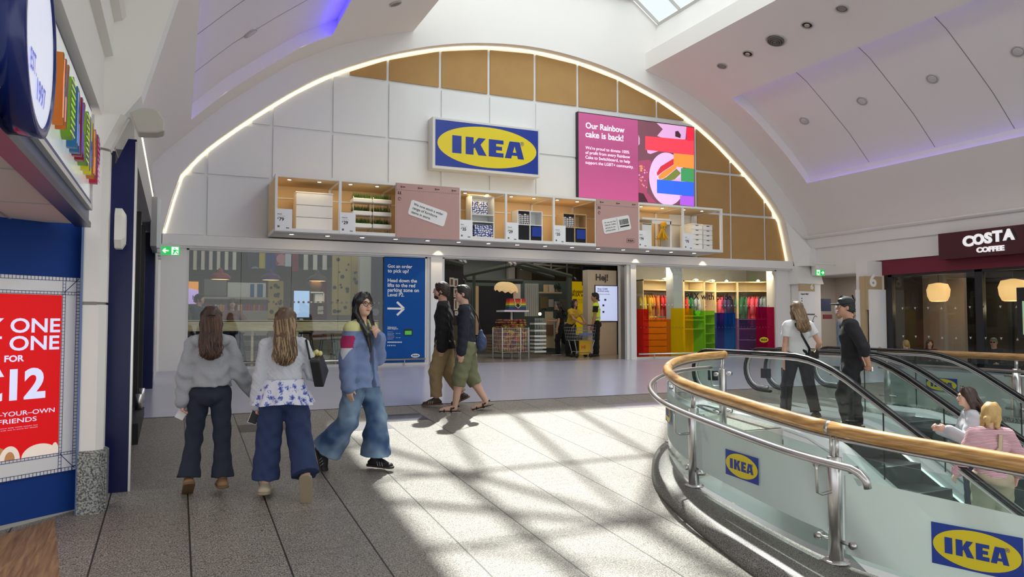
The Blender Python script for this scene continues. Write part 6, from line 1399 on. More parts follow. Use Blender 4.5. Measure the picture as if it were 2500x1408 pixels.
for s, y, w_ in (('Shop 12,000', 513, 108), ('products today', 535, 125), ('Scan the tag for more info', 566, 130)): p, q = sz(1886, y, 19.16), sz(1886 + w_, y, 19.16); text(b, s, (p.x, 19.16, p.z), XU, ZU, None, mat('ink_navy', '#1d2a5c', .5), bold=.015, width=q.x - p.x)
for x, y in ((1900, 630), (1970, 625), (1950, 685), (1950, 755)): pbox(sz, x - 10, y - 12, x + 10, y + 8, 19.16, .002, mat('ink_navy', '#1d2a5c', .5), b)
obj('screen_print', b, parent=s_)
# ceiling trusses and track lights
t = thing('ceiling_truss', 'pale ceiling struts above the store entrance', 'ceiling strut', (9, 22, 4.2)); tr_m = mat('truss', '#8d8880', .6)
for P in (((1060, 300), (1380, 215)), ((1240, 330), (1700, 245)), ((1390, 225), (1390, 360)), ((1560, 225), (1560, 350)), ((1200, 240), (1900, 300))): b = B(); b.tube([sz(*P[0], 22), sz(*P[1], 22)], .035, tr_m, 5); obj('strut', b, parent=t)
for x, y, l in ((405, 190, 'left track spotlight at the entrance ceiling'), (450, 195, 'second track spotlight at the entrance ceiling'), (940, 215, 'track spotlight above the green frame'), (985, 215, 'right track spotlight above the green frame'), (1640, 375, 'bright track spotlight above the yellow board')): p = sz(x, y, 19.0 if x < 1200 else 22); b = B(); b.cyl(p, p + Vector((.03, -.08, -.1)), .045, steel_d, 10); b.tube([p, (p.x, p.y, 4.4)], .01, black, 4); tag(obj('track_spotlight', b), l, 'spotlight', 'track spotlights')
# --- wardrobe window: film, lettering, wardrobes, clothes
def tint(name, c, a=.82):
    m = bpy.data.materials.new(name); m.use_nodes = True; nt = m.node_tree; N = nt.nodes; L = nt.links; N.remove(N['Principled BSDF'])
    tr = N.new('ShaderNodeBsdfTransparent'); k = srgb(c); mxv = max(k); tr.inputs[0].default_value = (*[min(1, (v / mxv) * .95 + .015) for v in k], 1); df = N.new('ShaderNodeBsdfDiffuse'); df.inputs[0].default_value = (*k, 1); mx = N.new('ShaderNodeMixShader'); mx.inputs[0].default_value = a
    L.new(tr.outputs[0], mx.inputs[1]); L.new(df.outputs[0], mx.inputs[2]); L.new(mx.outputs[0], N['Material Output'].inputs[0]); return m
films = [(11.24, 11.65, 2.28, '#b8241d', .45), (11.65, 12.38, 2.01, '#e07a14', .25), (12.38, 13.14, 2.31, '#dcb80f', .35), (13.14, 13.89, 2.25, '#5da02a', .35), (13.89, 14.23, 2.19, '#1f2a6a', .5), (14.23, 14.64, 2.19, '#1f4f9a', .42), (14.64, 15.39, 2.03, '#4a3a66', .4), (15.39, 16.1, 2.37, '#8c1038', .75)]
fn = ['red', 'orange', 'yellow', 'green', 'dark blue', 'blue', 'purple', 'crimson']
for (x0, x1, z, c, a), nm in zip(films, fn): b = B(); b.quad((x0, 16.735, 1.0), (x1, 16.735, 1.0), (x1, 16.735, z), (x0, 16.735, z), tint('film_' + nm.replace(' ', '_'), c, a)); tag(obj('colour_film', b), nm + ' translucent film strip on the wardrobe window', 'window film', 'rainbow films on the wardrobe window')
b = B(); text(b, 'PAX with pride', (12.87, 16.73, 2.56), XU, ZU, None, black_t, bold=.015, width=1.62); tag(obj('window_lettering', b), 'black lettering PAX with pride on the wardrobe window', 'lettering')
b = B(); p = wz(1662, 1108, 16.73); logo(b, (p.x, 16.73, p.z), XU, ZU, .34, .16, black_t, iky, rect=False); tag(obj('window_logo', b), 'small yellow oval logo on the crimson film', 'logo')
b = B(); dm2 = mat('glass_dot_pale', '#d6cfc6', .6)
for i in range(40): b.lathe([(.02, 0), (.002, -.001)], (11.4 + i * .115, 16.738, 2.40), dm2, 8, 'y', False); b.lathe([(.016, 0), (.002, -.001)], (11.4 + i * .115, 16.734, 1.78), mat('film_dot', '#5a4a44', .6), 8, 'y', False)
struct('glass_dots', b, parent=bpy.data.objects['window_2'])
b = B(); b.box(12.72, 13.02, 17.05, 17.4, ZF, 4.4, white); struct('wall_column', b)
wood_w = mat('wardrobe_cream', '#d3bd92', .6)
def wardrobe(P0, P1, label, drawers=0, shelves=(), lamp=True):
    # carcass between two front corner points (plan), depth .55 backwards
    A, C_ = Vector((P0[0], P0[1], 0)), Vector((P1[0], P1[1], 0)); U = (C_ - A); L_ = U.length; U.normalize(); Nn = Vector((-U.y, U.x, 0)); M = Matrix((U, Nn, ZU)).transposed()
    t = thing('wardrobe', label, 'wardrobe', A + Vector((0, 0, ZF)), 'wardrobes in the right shop window')
    def bx(bb, u0, u1, d0, d1, z0, z1, m=wood_w): c = A + U * (u0 + u1) / 2 + Nn * (d0 + d1) / 2 + ZU * (z0 + z1) / 2; bb.obox(c, (u1 - u0, d1 - d0, z1 - z0), M, m)
    b = B(); bx(b, 0, .03, 0, .55, ZF, 3.2); bx(b, L_ - .03, L_, 0, .55, ZF, 3.2); bx(b, 0, L_, 0, .55, 3.17, 3.2); bx(b, 0, L_, .53, .55, ZF, 3.2); bx(b, 0, L_, 0, .55, ZF, ZF + .06); obj('carcass', b, parent=t)
    b = B(); bx(b, .03, L_ - .03, .01, .53, 2.88, 2.91); obj('shelf', b, parent=t)
    for z in shelves: b = B(); bx(b, .03, L_ - .03, .01, .53, z, z + .025); obj('shelf', b, parent=t)
    for k in range(drawers): b = B(); z = 1.02 + k * .19; bx(b, .04, L_ - .04, .0, .03, z, z + .165); obj('drawer', b, parent=t)
    b = B(); p, q = A + U * .03 + Nn * .28 + ZU * 2.83, A + U * (L_ - .03) + Nn * .28 + ZU * 2.83; b.tube([p, q], .012, steel, 8); obj('hanging_rail', b, parent=t)
    if lamp: b = B(); p = A + U * L_ / 2 + ZU * 3.22; b.tube([p + Nn * .2, p - Nn * .1 + ZU * .03], .012, furn, 6); b.ell(p - Nn * .12, (.05, .05, .025), mat('cabinet_lamp', '#fff0cc', .4, emit=4, ecol=(1, .85, .6)), 10, 6); obj('lamp', b, parent=t); light('wardrobe_lamp', 'AREA', p - Nn * .2, 5, (1, .8, .5), size=.3, aim=Nn * .6 - ZU)
    return A, U, Nn, L_
def hang(W, u, m, label, w_=.42, l=.75, th=.05, turn=0, sleeve=.3):
    A, U, Nn, L_ = W; p = A + U * u + Nn * .28; ang = atan2(Nn.y, Nn.x) + turn; D = Vector((cos(ang), sin(ang), 0)); X = Vector((-D.y, D.x, 0)); zt = 2.74
    t = thing('hanging_shirt', label, 'shirt', p + ZU * zt, 'clothes hanging in the wardrobes')
    def rg(z, hw, ht): return [p + D * (hw * cos(a)) + X * (ht * sin(a)) + ZU * z for a in [2 * pi * i / 12 for i in range(12)]]
    b = B(); b.loft([rg(zt - l, w_ * .52, th * 1.3), rg(zt - l * .6, w_ * .48, th * 1.1), rg(zt - .12, w_ * .5, th), rg(zt - .05, w_ * .42, th * .8), rg(zt, .07, th * .7)], m)
    for s in (-1, 1): q = p + D * s * w_ * .44 + ZU * (zt - .09); b.tube([q, q + D * s * .05 - ZU * sleeve * .5, q + D * s * .06 - ZU * sleeve], [.05, .055, .06], m, 8)
    obj('garment', b, parent=t)
    b = B(); b.tube([p + D * .2 + ZU * (zt - .06), p + ZU * (zt + .015), p - D * .2 + ZU * (zt - .06)], .008, mat('hanger_wood', '#c8a878', .6), 6); b.tube([p + ZU * (zt + .01), p + ZU * (zt + .08)], .005, steel, 5); obj('hanger', b, parent=t)
Wa = wardrobe((12.68, 18.5), (14.18, 18.5), 'left wardrobe with yellow, orange and red shirts above drawers', drawers=5, shelves=(1.98,))
Wb = wardrobe((14.18, 18.5), (14.98, 18.5), 'second wardrobe, holding green and grey shirts over baskets', shelves=(1.7, 1.98, 2.1))
Wc = wardrobe((14.98, 18.5), (15.6, 18.75), 'narrow corner wardrobe with a red dress and open shelves', shelves=(1.25, 1.55, 1.85, 2.15))
Wd = wardrobe((15.6, 18.75), (16.15, 18.35), 'angled wardrobe with pink and purple shirts')
We = wardrobe((16.15, 18.35), (17.22, 17.75), 'right wardrobe with green, pink and grey shirts above shoes', shelves=(1.35, 1.7, 2.0))
def row(W, u0, u1, cols, tag_, l=.75):
    n = len(cols)
    for i, c in enumerate(cols): hang(W, u0 + (u1 - u0) * (i + .5) / n, mat('cloth_' + c[1:], c, .85, bump=.1, bscale=60), 'shirt hanging %s' % tag_, l=l + .06 * ((i * 7) % 3), turn=.25 * sin(i * 2.3) - .5, sleeve=.26 + .2 * ((i * 5) % 2))
row(Wa, .05, .5, ['#e3bf2c', '#e8c834', '#e0ad2a', '#e6b02c', '#e2a526'], 'among the yellow shirts at the left of the wardrobe window', .95); row(Wa, .5, .82, ['#e68a2a', '#e2782a', '#e06a2c'], 'among the orange shirts of the left wardrobe', .75); row(Wa, .82, 1.42, ['#d8322c', '#d42a34', '#e02c4a', '#d93a5c', '#c92a4c', '#b8304a'], 'among the red shirts of the left wardrobe', .85)
row(Wb, .05, .3, ['#e0622c', '#d8392b'], 'between orange and red, right of the white column'); row(Wb, .3, .55, ['#2f7d4c', '#2a6f46', '#3a8a58'], 'among the green shirts right of the white column'); row(Wb, .55, .76, ['#8f979c', '#a3a9ad'], 'among the grey shirts right of the green ones', .55)
row(Wc, .08, .3, ['#cc2a33'], 'alone and red, in the narrow corner wardrobe', 1.2); row(Wd, .05, .35, ['#e68a3a', '#ef5a6c', '#e84a74'], 'among the pink shirts of the angled wardrobe', .8); row(Wd, .35, .52, ['#4a3a6a', '#3d3160'], 'among the purple shirts of the angled wardrobe', .9)
row(We, .05, .4, ['#2f7d4c', '#2a6f46', '#35804f', '#2f6a45'], 'among the green shirts of the right wardrobe'); row(We, .4, .72, ['#e0405c', '#f0607a', '#ef5a70', '#e8506a'], 'among the pink shirts of the right wardrobe', .85); row(We, .72, .8, ['#2a3560'], 'navy blue, beside the grey shirts', .8); row(We, .8, 1.02, ['#9aa3ad', '#8f98a4', '#a4abb3'], 'among the grey shirts at the right end', .95)
for k in range(9):
    A, U, Nn, L_ = We; p = A + U * (.45 + (k % 3) * .2) + Nn * .1; z = (1.03, 1.375, 1.725)[k // 3]; t = thing('shoe', 'shoe on the shelves at the foot of the right wardrobe', 'shoe', p + ZU * z, 'shoes in the right wardrobe'); b = B(); b.ell(p + ZU * (z + .045), (.05, .12, .045), mat('shoe_plum', '#6a4a58', .6), 10, 6); obj('upper', b, parent=t); b = B(); b.ell(p + ZU * (z + .012), (.052, .125, .012), dark, 10, 4); obj('sole', b, parent=t)
for k in range(6): A, U, Nn, L_ = Wa; c = RB[k]; b = B(); p = A + U * (.3 + (k % 3) * .32) + Nn * .25; z = 2.01 + (k // 3) * .05; b.bbox(p.x, p.x + .28, p.y - .15, p.y + .2, z, z + .045, .015, mat('fold_' + c[1:], c, .8)); tag(obj('folded_jumper', b), 'folded jumper on the shelf over the drawers of the left wardrobe', 'jumper', 'folded jumpers')
# ================================================================ FIGURES: bodies and clothes grown as smooth blended volumes, then meshed
def smin(a, b, k):
    h = np.clip(.5 + .5 * (a - b) / k, 0, 1)
    return a + (b - a) * h - k * h * (1 - h)
V3 = lambda *p: np.array(p, dtype=float)
def unit(v): v = np.array(v, float); return v / (np.linalg.norm(v) + 1e-12)
class Vol:
    def __init__(s, lo, hi, vox):
        s.lo = np.array(lo, float); s.vox = vox; s.n = np.ceil((np.array(hi) - s.lo) / vox).astype(int) + 1
        s.d = np.full(s.n, .5, dtype=np.float32); s.ax = [s.lo[i] + vox * np.arange(s.n[i]) for i in range(3)]
    def sub(s, lo, hi):
        a = np.clip(np.floor((np.array(lo) - s.lo) / s.vox).astype(int), 0, s.n); c = np.clip(np.ceil((np.array(hi) - s.lo) / s.vox).astype(int) + 1, 0, s.n)
        sl = tuple(slice(i, j) for i, j in zip(a, c)); X, Y, Z = np.meshgrid(*[s.ax[i][sl[i]] for i in range(3)], indexing='ij', sparse=True); return sl, X, Y, Z
    def add(s, fn, lo, hi, k=.02, op='u'):
        sl, X, Y, Z = s.sub(np.array(lo) - k - .02, np.array(hi) + k + .02)
        if 0 in s.d[sl].shape: return s
        v = fn(X, Y, Z).astype(np.float32); old = s.d[sl]
        s.d[sl] = smin(old, v, k) if op == 'u' else -smin(-old, v, k) if op == 's' else np.maximum(old, v)
        return s
    def cap(s, a, b, ra, rb=None, k=.02, flat=1., side=None, ends=False, op='u'):
        a, b = np.array(a, float), np.array(b, float); rb = ra if rb is None else rb; ab = b - a; L2 = max(1e-9, ab @ ab); R = max(ra, rb)
        sd = None if side is None else unit(side)
        def fn(X, Y, Z):
            px, py, pz = X - a[0], Y - a[1], Z - a[2]; t = (px * ab[0] + py * ab[1] + pz * ab[2]) / L2; h = np.clip(t, 0, 1)
            qx, qy, qz = px - h * ab[0], py - h * ab[1], pz - h * ab[2]; r = ra + (rb - ra) * h
            if sd is not None:
                q = qx * sd[0] + qy * sd[1] + qz * sd[2]; rest = np.sqrt(np.maximum(0, qx * qx + qy * qy + qz * qz - q * q)) / flat
                d = (np.sqrt(q * q + rest * rest) - r) * (flat if flat < 1 else 1)
            else: d = np.sqrt(qx * qx + qy * qy + qz * qz) - r
            if ends: d = np.maximum(d, (np.abs(t - .5) - .5) * sqrt(L2))
            return d
        m = R * max(1, flat) + .01
        return s.add(fn, np.minimum(a, b) - m, np.maximum(a, b) + m, k, op)
    def chain(s, pts, rs, k=.02, **kw):
        for i in range(len(pts) - 1): s.cap(pts[i], pts[i + 1], rs[i], rs[i + 1], k, **kw)
        return s
    def ell(s, c, r, M=None, k=.02, op='u'):
        c = np.array(c, float); r = np.array(r, float); M = np.eye(3) if M is None else M; mn = r.min()
        def fn(X, Y, Z):
            p = (X - c[0], Y - c[1], Z - c[2]); q = [sum(M[j][i] * p[j] for j in range(3)) / r[i] for i in range(3)]
            l = np.sqrt(q[0] ** 2 + q[1] ** 2 + q[2] ** 2); g = np.sqrt((q[0] / r[0]) ** 2 + (q[1] / r[1]) ** 2 + (q[2] / r[2]) ** 2) + 1e-6
            return l * (l - 1) / g
        m = r.max() + .005; return s.add(fn, c - m, c + m, k, op)
    def cut(s, p, n):     # remove everything on the side n points to
        p = np.array(p, float); n = unit(n); X, Y, Z = np.meshgrid(*s.ax, indexing='ij', sparse=True)
        s.d = np.maximum(s.d, ((X - p[0]) * n[0] + (Y - p[1]) * n[1] + (Z - p[2]) * n[2]).astype(np.float32)); return s
    def noise(s, amp, fr, seed=0):
        X, Y, Z = np.meshgrid(*s.ax, indexing='ij', sparse=True); f = fr; o = seed * 1.7
        w_ = np.sin(f * (Z + .6 * X) + o + 2.2 * np.sin(f * .5 * (Y + X) + o)) * np.sin(f * .7 * (X - Y + .5 * Z) + o * 2) + .6 * np.sin(f * 1.7 * (Z - .5 * Y) + 1.3 * o + 1.5 * np.sin(f * X * .8))
        s.d = s.d + (amp * w_).astype(np.float32); return s
    def mesh(s):
        d = s.d; d = np.pad(d, 1, constant_values=.5); lo = s.lo - s.vox; g = d < 0
        c = np.zeros(tuple(np.array(d.shape) - 1), np.int8)
        for i in (0, 1):
            for j in (0, 1):
                for k in (0, 1): c += g[i:g.shape[0] - 1 + i, j:g.shape[1] - 1 + j, k:g.shape[2] - 1 + k]
        idx = np.argwhere((c > 0) & (c < 8)); 
        if not len(idx): return [], []
        I, J, K = idx.T; pos = np.zeros((len(idx), 3)); cnt = np.zeros(len(idx)); cv = {}
        for o in ((i, j, k) for i in (0, 1) for j in (0, 1) for k in (0, 1)): cv[o] = d[I + o[0], J + o[1], K + o[2]]
        for o in cv:
            for a in range(3):
                if o[a] == 0:
                    q = list(o); q[a] = 1; d0, d1 = cv[o], cv[tuple(q)]; m = (d0 < 0) != (d1 < 0)
                    t = np.where(m, d0 / np.where(m, d0 - d1, 1), 0)
                    p = np.tile(np.array(o, float), (len(idx), 1)); p[:, a] += t; pos += p * m[:, None]; cnt += m
        pos = pos / cnt[:, None] + idx; V = lo + pos * s.vox; vid = np.full(c.shape, -1, np.int64); vid[I, J, K] = np.arange(len(idx)); F = []
        for a in range(3):
            b_, c_ = (a + 1) % 3, (a + 2) % 3; n0 = [slice(None)] * 3; n1 = [slice(None)] * 3; n0[a] = slice(0, -1); n1[a] = slice(1, None)
            g0, g1 = g[tuple(n0)], g[tuple(n1)]; E_ = np.argwhere(g0 != g1); E_ = E_[(E_[:, b_] > 0) & (E_[:, c_] > 0)]
            def cell(db, dc): q = E_.copy(); q[:, b_] -= db; q[:, c_] -= dc; return vid[q[:, 0], q[:, 1], q[:, 2]]
            f = np.stack([cell(1, 1), cell(0, 1), cell(0, 0), cell(1, 0)], 1); fl_ = ~g0[E_[:, 0], E_[:, 1], E_[:, 2]]; f[fl_] = f[fl_][:, ::-1]; F.append(f)
        return V, np.concatenate(F)
def volobj(name, vol, mats, parent, paint=None):
    V, F = vol.mesh(); me = bpy.data.meshes.new(name)
    me.vertices.add(len(V)); me.vertices.foreach_set('co', np.asarray(V, np.float32).ravel()); nF = len(F)
    me.loops.add(nF * 4); me.polygons.add(nF); me.loops.foreach_set('vertex_index', np.asarray(F, np.int32).ravel())
    me.polygons.foreach_set('loop_start', np.arange(0, nF * 4, 4, dtype=np.int32)); me.polygons.foreach_set('loop_total', np.full(nF, 4, np.int32))
    me.polygons.foreach_set('use_smooth', np.ones(nF, bool))
    mats = mats if isinstance(mats, list) else [mats]
    for m in mats: me.materials.append(m)
    if paint is not None: Cc = np.asarray(V)[np.asarray(F)].mean(1); me.polygons.foreach_set('material_index', paint(Cc[:, 0], Cc[:, 1], Cc[:, 2]).astype(np.int32))
    me.update(calc_edges=True); me.validate()
    o = bpy.data.objects.new(name, me); COL.objects.link(o); o.parent = parent; WORLD[o.name] = WORLD[parent.name]; return o
def skinmat(name, col):
    m = mat(name, col, .5, bump=.03, bscale=120); m.node_tree.nodes['Principled BSDF'].inputs['Subsurface Weight'].default_value = .08; return m
def rotm(yaw=0, pitch=0, roll=0): return np.array(Matrix.Rotation(yaw, 3, 'Z') @ Matrix.Rotation(pitch, 3, 'X') @ Matrix.Rotation(roll, 3, 'Y'))
class Fig:
    """A person in local axes: x to the person's right, y forwards, z up, the lowest foot at z = 0."""
    def __init__(s, label, loc, face, H, group=None, female=False, vox=.008, lean=0, sidelean=0, twist=0, hipsink=0,
                 armL=None, armR=None, legL=None, legR=None, head=(0, 0, 0), skin='#d2a188', sit=None, bulk=1., cat='person'):
        s.H, s.fem, s.vox, s.bulk = H, female, vox, bulk; s.t = thing('person', label, cat, loc, group, face - pi / 2); h = H; s.skin = skinmat('skin_' + skin[1:], skin)
        dleg = ((.02, .0, -1), (.0, .0, -1), (0, 1, -.05)); L, R = legL or dleg, legR or dleg
        th, sh, ft = .245 * h, .235 * h, .045 * h; s.hw = (.055 if female else .05) * h
        def leg(sg, D): d = [unit((sg * v[0], v[1], v[2])) for v in D]; hip = V3(sg * s.hw, 0, 0); kn = hip + d[0] * th; an = kn + d[1] * sh; return hip, kn, an, d[2]
        a, c = leg(-1, L), leg(1, R)
        def low(l): toe = l[2] + l[3] * .10 * h; u_ = sqrt(max(0, 1 - l[3][2] ** 2)); return min(l[2][2] - ft * u_ + (.028 * h * l[3][2] if l[3][2] > 0 else 0), toe[2] - ft * u_)
        pz = -min(low(a), low(c)) if sit is None else sit
        s.P = V3(0, 0, pz); s.leg = {-1: [q + s.P for q in a[:3]] + [a[3]], 1: [q + s.P for q in c[:3]] + [c[3]]}
        T = unit((sin(sidelean), sin(lean), cos(lean))); s.T = T; Rt = rotm(twist); s.right = Rt @ V3(1, 0, 0); s.fwd = np.cross(T, s.right) * -1; s.fwd = unit(np.cross(T, s.right)); 
        s.waist = s.P + T * .10 * h; s.chest = s.P + T * .215 * h; s.neck = s.P + T * .315 * h; s.sh = {}
        sw = (.095 if female else .11) * h * (1 + (bulk - 1) * .4)
        s.arm = {}
        for sg, D in ((-1, armL), (1, armR)):
            D = D or ((.12, .05, -1), (.05, .2, -1), (0, .1, -1)); S_ = s.neck - T * .028 * h + s.right * sg * sw
            d = [unit(s.right * sg * v[0] + s.fwd * v[1] + V3(0, 0, 1) * v[2]) for v in D[:3]]
            el = S_ + d[0] * .175 * h; wr = el + d[1] * .15 * h; s.arm[sg] = [S_, el, wr, d[2], D[3] if len(D) > 3 else .5, D[4] if len(D) > 4 else None]
        s.HR = rotm(head[0] + twist, head[1], head[2]); s.nk = s.neck + T * .035 * h; s.hc = s.neck + T * .055 * h + s.HR @ V3(0, .018 * h, .055 * h); s.hs = h / 1.72 * (1. if not female else .99)
    def hp(s, *p): return s.hc + s.HR @ (V3(*p) * s.hs)
    def vol(s, pts, m=.25, vox=None):
        P = np.array(pts); return Vol(P.min(0) - m, P.max(0) + m, vox or s.vox)
    def allpts(s): return [s.P, s.neck, s.hp(0, 0, .13), s.hp(0, 0, -.1)] + [p for sg in (-1, 1) for p in s.leg[sg][:3] + s.arm[sg][:3]] + [s.leg[sg][2] + s.leg[sg][3] * .15 for sg in (-1, 1)]
    def hand(s, v, sg):
        S_, el, wr, d, curl, pn = s.arm[sg]; h = s.H / 1.72; pn = unit(pn if pn is not None else -s.right * sg); pn = unit(pn - d * (pn @ d)); sd = np.cross(d, pn); sd = unit(sd)
        # thumb side: forwards / upwards as far as possible
        if sd @ (s.fwd + V3(0, 0, .3)) < 0: sd = -sd
        kn = wr + d * .085 * h; v.cap(wr, kn, .026 * h, .036 * h, .015, flat=.45, side=sd); v.cap(wr + d * .03 * h, kn, .03 * h, .034 * h, .012, flat=.42, side=sd)
        for i, (o, ln) in enumerate(((.027, .068), (.009, .078), (-.009, .073), (-.026, .056))):
            p = kn + sd * o * h - d * .004; dirs = d; pts = [p]
            for j, fr in enumerate((.46, .31, .23)):
                an = curl * (.55 + .45 * j) + .06 * i * curl; dd = unit(d * cos(an) + pn * sin(an)); p = p + dd * ln * fr * h; pts.append(p)
            v.chain(pts, [.0092 * h, .0088 * h, .0082 * h, .007 * h], .004)
        p = wr + d * .025 * h + sd * .024 * h; q = p + unit(d * .75 + sd * .55 + pn * .3) * .04 * h; r = q + unit(d * .85 + sd * .1 + pn * (.3 + curl * .4)) * .032 * h; v.chain([p, q, r], [.013 * h, .0105 * h, .0085 * h], .008)
        s.arm[sg] += [kn, pn, sd]
    def body(s, hands=(1, 1), feet=False, bare_leg=False):
        v = s.vol(s.allpts(), .16); h = s.H; b = s.bulk; k = s.hs
        f = s.fem
        v.cap(s.P, s.waist, .088 * h * b, .072 * h * b, .04, flat=.72, side=s.right); v.cap(s.waist, s.chest, .072 * h * b, .086 * h * b, .04, flat=.68, side=s.right); v.cap(s.chest, s.neck - s.T * .03 * h, .082 * h * b, .06 * h, .03, flat=.62, side=s.right)
        v.cap(s.neck - s.T * .03 * h, s.hc - s.HR @ V3(0, .012, .03) * k, .038 * h if not f else .032 * h, .034 * h if not f else .029 * h, .02)
        for sg in (-1, 1):
            S_, el, wr = s.arm[sg][:3]; g = .85 if f else 1
            v.cap(s.neck - s.T * .02 * h, S_, .03 * h, .034 * h * g, .02); v.chain([S_, S_ + (el - S_) * .4, el, el + (wr - el) * .3, wr], [.034 * h * g, .03 * h * g, .025 * h * g, .0255 * h * g, .0165 * h * g], .015)
            if hands[0 if sg < 0 else 1]: s.hand(v, sg)
            hip, kn, an, fd = s.leg[sg]
            v.chain([hip, kn, kn + (an - kn) * .3, an], [.056 * h, .036 * h, .037 * h, .022 * h], .02)
            if feet: sole = an - V3(0, 0, .028 * h); v.cap(an - V3(0, 0, .015 * h), an + fd * .09 * h - V3(0, 0, .025 * h), .022 * h, .018 * h, .015); v.cap(sole, sole + fd * .115 * h, .02 * h, .019 * h, .01, flat=.6, side=np.cross(fd, V3(0, 0, 1)))
        # head
        def E(c, r, kk=.02, op='u'): v.ell(s.hp(*c), np.array(r) * k, s.HR, kk, op)
        E((0, -.012, .03), (.073, .092, .088)); E((0, .022, -.028), (.06, .068, .085)); E((0, .05, -.078), (.036, .036, .03), .025)
        E((0, .078, -.093), (.016, .014, .013), .012)
        for sx in (-1, 1): E((sx * .042, .058, -.025), (.022, .022, .03), .02); E((sx * .032, .094, .008), (.017, .012, .012), .012, 's'); E((sx * .074, -.012, -.008), (.008, .02, .032), .006)
        v.cap(s.hp(-.036, .083, .027), s.hp(.036, .083, .027), .009 * k, None, .012)
        v.cap(s.hp(0, .088, .012), s.hp(0, .108, -.022), .009 * k, .0125 * k, .008); v.cap(s.hp(-.011, .096, -.025), s.hp(.011, .096, -.025), .0085 * k, None, .006)
        E((0, .089, -.05), (.024, .012, .007), .006); E((0, .087, -.061), (.02, .012, .008), .006)
        s.body_o = volobj('body', v, s.skin, s.t)
        return s
    def face(s, brow='#2a1c16', lip='#a5605a', eye='#2c1e18'):
        k = s.hs; M = Matrix([list(r) for r in s.HR]); bm_ = mat('brow_' + brow[1:], brow, .8)
        for sx in (-1, 1):
            b = B(); c = s.hp(sx * .031, .082, .009); b.ell(c, (.0125 * k, .0105 * k, .0062 * k), mat('eye_white', '#e9e2da', .3), 10, 8, M); b.tube([s.hp(sx * .0185, .0885, .0105), s.hp(sx * .031, .0935, .0165), s.hp(sx * .0445, .0855, .0105)], .0016 * k, bm_, 5); b.ell(s.hp(sx * .031, .0908, .009), (.0056 * k, .0022 * k, .0058 * k), mat('iris_' + eye[1:], eye, .2), 10, 6, M); obj('eye', b, parent=s.t, local=True)
            b = B(); b.tube([s.hp(sx * .014, .099, .026), s.hp(sx * .032, .0965, .033), s.hp(sx * .049, .085, .027)], [.0035 * k, .004 * k, .002 * k], bm_, 6); obj('eyebrow', b, parent=s.t, local=True)
        b = B(); b.tube([s.hp(-.022, .0915, -.055), s.hp(-.008, .1015, -.0515), s.hp(.008, .1015, -.0515), s.hp(.022, .0915, -.055)], [.002, .0045 * k, .0045 * k, .002], mat('lip_' + lip[1:], lip, .5), 6); b.tube([s.hp(-.019, .0925, -.057), s.hp(0, .099, -.0605), s.hp(.019, .0925, -.057)], [.002, .005 * k, .002], mat('lip_' + lip[1:], lip, .5), 6); obj('lips', b, parent=s.t, local=True)
        return s
    def hair(s, m, style='short', length=.3, volume=1., seed=1, strands=0, m2=None, part_=0, tie=False, back=(0, -1, 0)):
        k = s.hs; P = [s.hp(0, 0, .14), s.hp(0, -.12, -.12), s.hp(0, -.1, -.12 - length), s.hp(.1, .1, 0), s.hp(-.1, .1, 0)]; v = s.vol(P, .12)
        def E(c, r, kk=.015, op='u'): v.ell(s.hp(*c), np.array(r) * k, s.HR, kk, op)
        o = .011 * volume
        E((0, -.018, .034), (.073 + o, .092 + o, .09 + o)); E((0, -.045, -.005), (.072 + o, .066 + o, .085 + o))
        if style == 'short':
            E((0, .035, .095), (.058, .055, .03), .02); E((0, .10, -.03), (.075, .062, .082), .004, 's'); v.cut(s.hp(0, -.05, -.062), s.HR @ V3(0, .35, -1))
            for sx in (-1, 1): E((sx * .085, .02, -.03), (.02, .045, .05), .004, 's')
        elif style in ('long', 'bob'):
            for sx in (-1, 1): v.chain([s.hp(sx * .035, .03, .105), s.hp(sx * .068, .02, .05), s.hp(sx * .078, -.015, -.05), s.hp(sx * .072, -.045, -.13)], [.03 * k, .03 * k, .03 * k, .03 * k], .02)
            E((0, .115, -.03), (.06, .07, .115), .006, 's')
        if style == 'long':
            D = unit(-V3(0, 0, 1) + V3(*[0, 0, 0])); base = s.hp(0, -.075, -.02); bk = -s.fwd
            p1 = s.neck + bk * .085 * s.H * (1 if s.fem else 1) + V3(0, 0, .02); p2 = s.neck + bk * .105 * s.H - V3(0, 0, length * .55); p3 = s.neck + bk * .105 * s.H - V3(0, 0, length)
            w_ = .082 * k * volume; v.cap(base, p1, w_, w_ * 1.05, .03, flat=.5, side=s.right); v.cap(p1, p2, w_ * 1.05, w_ * 1.0, .02, flat=.36, side=s.right); v.cap(p2, p3, w_, w_ * .55, .02, flat=.36, side=s.right)
            s.hairpts = (base, p1, p2, p3, w_)
        if tie: v.chain([s.hp(0, -.10, -.02), s.hp(0, -.13, -.05), s.hp(.01, -.135, -.11)], [.03 * k, .034 * k, .016 * k], .015)
        X, Y, Z = np.meshgrid(*v.ax, indexing='ij', sparse=True); v.d = v.d + (.0016 * np.sin(150 * X + 4 * np.sin(9 * Z + seed) + 2 * np.sin(60 * Y)) * np.sin(90 * Y + 30 * X + 3 * np.sin(7 * Z))).astype(np.float32)
        if style == 'short': v.noise(.0032, 95, seed + 1)
        ho = volobj('hair', v, m, s.t)
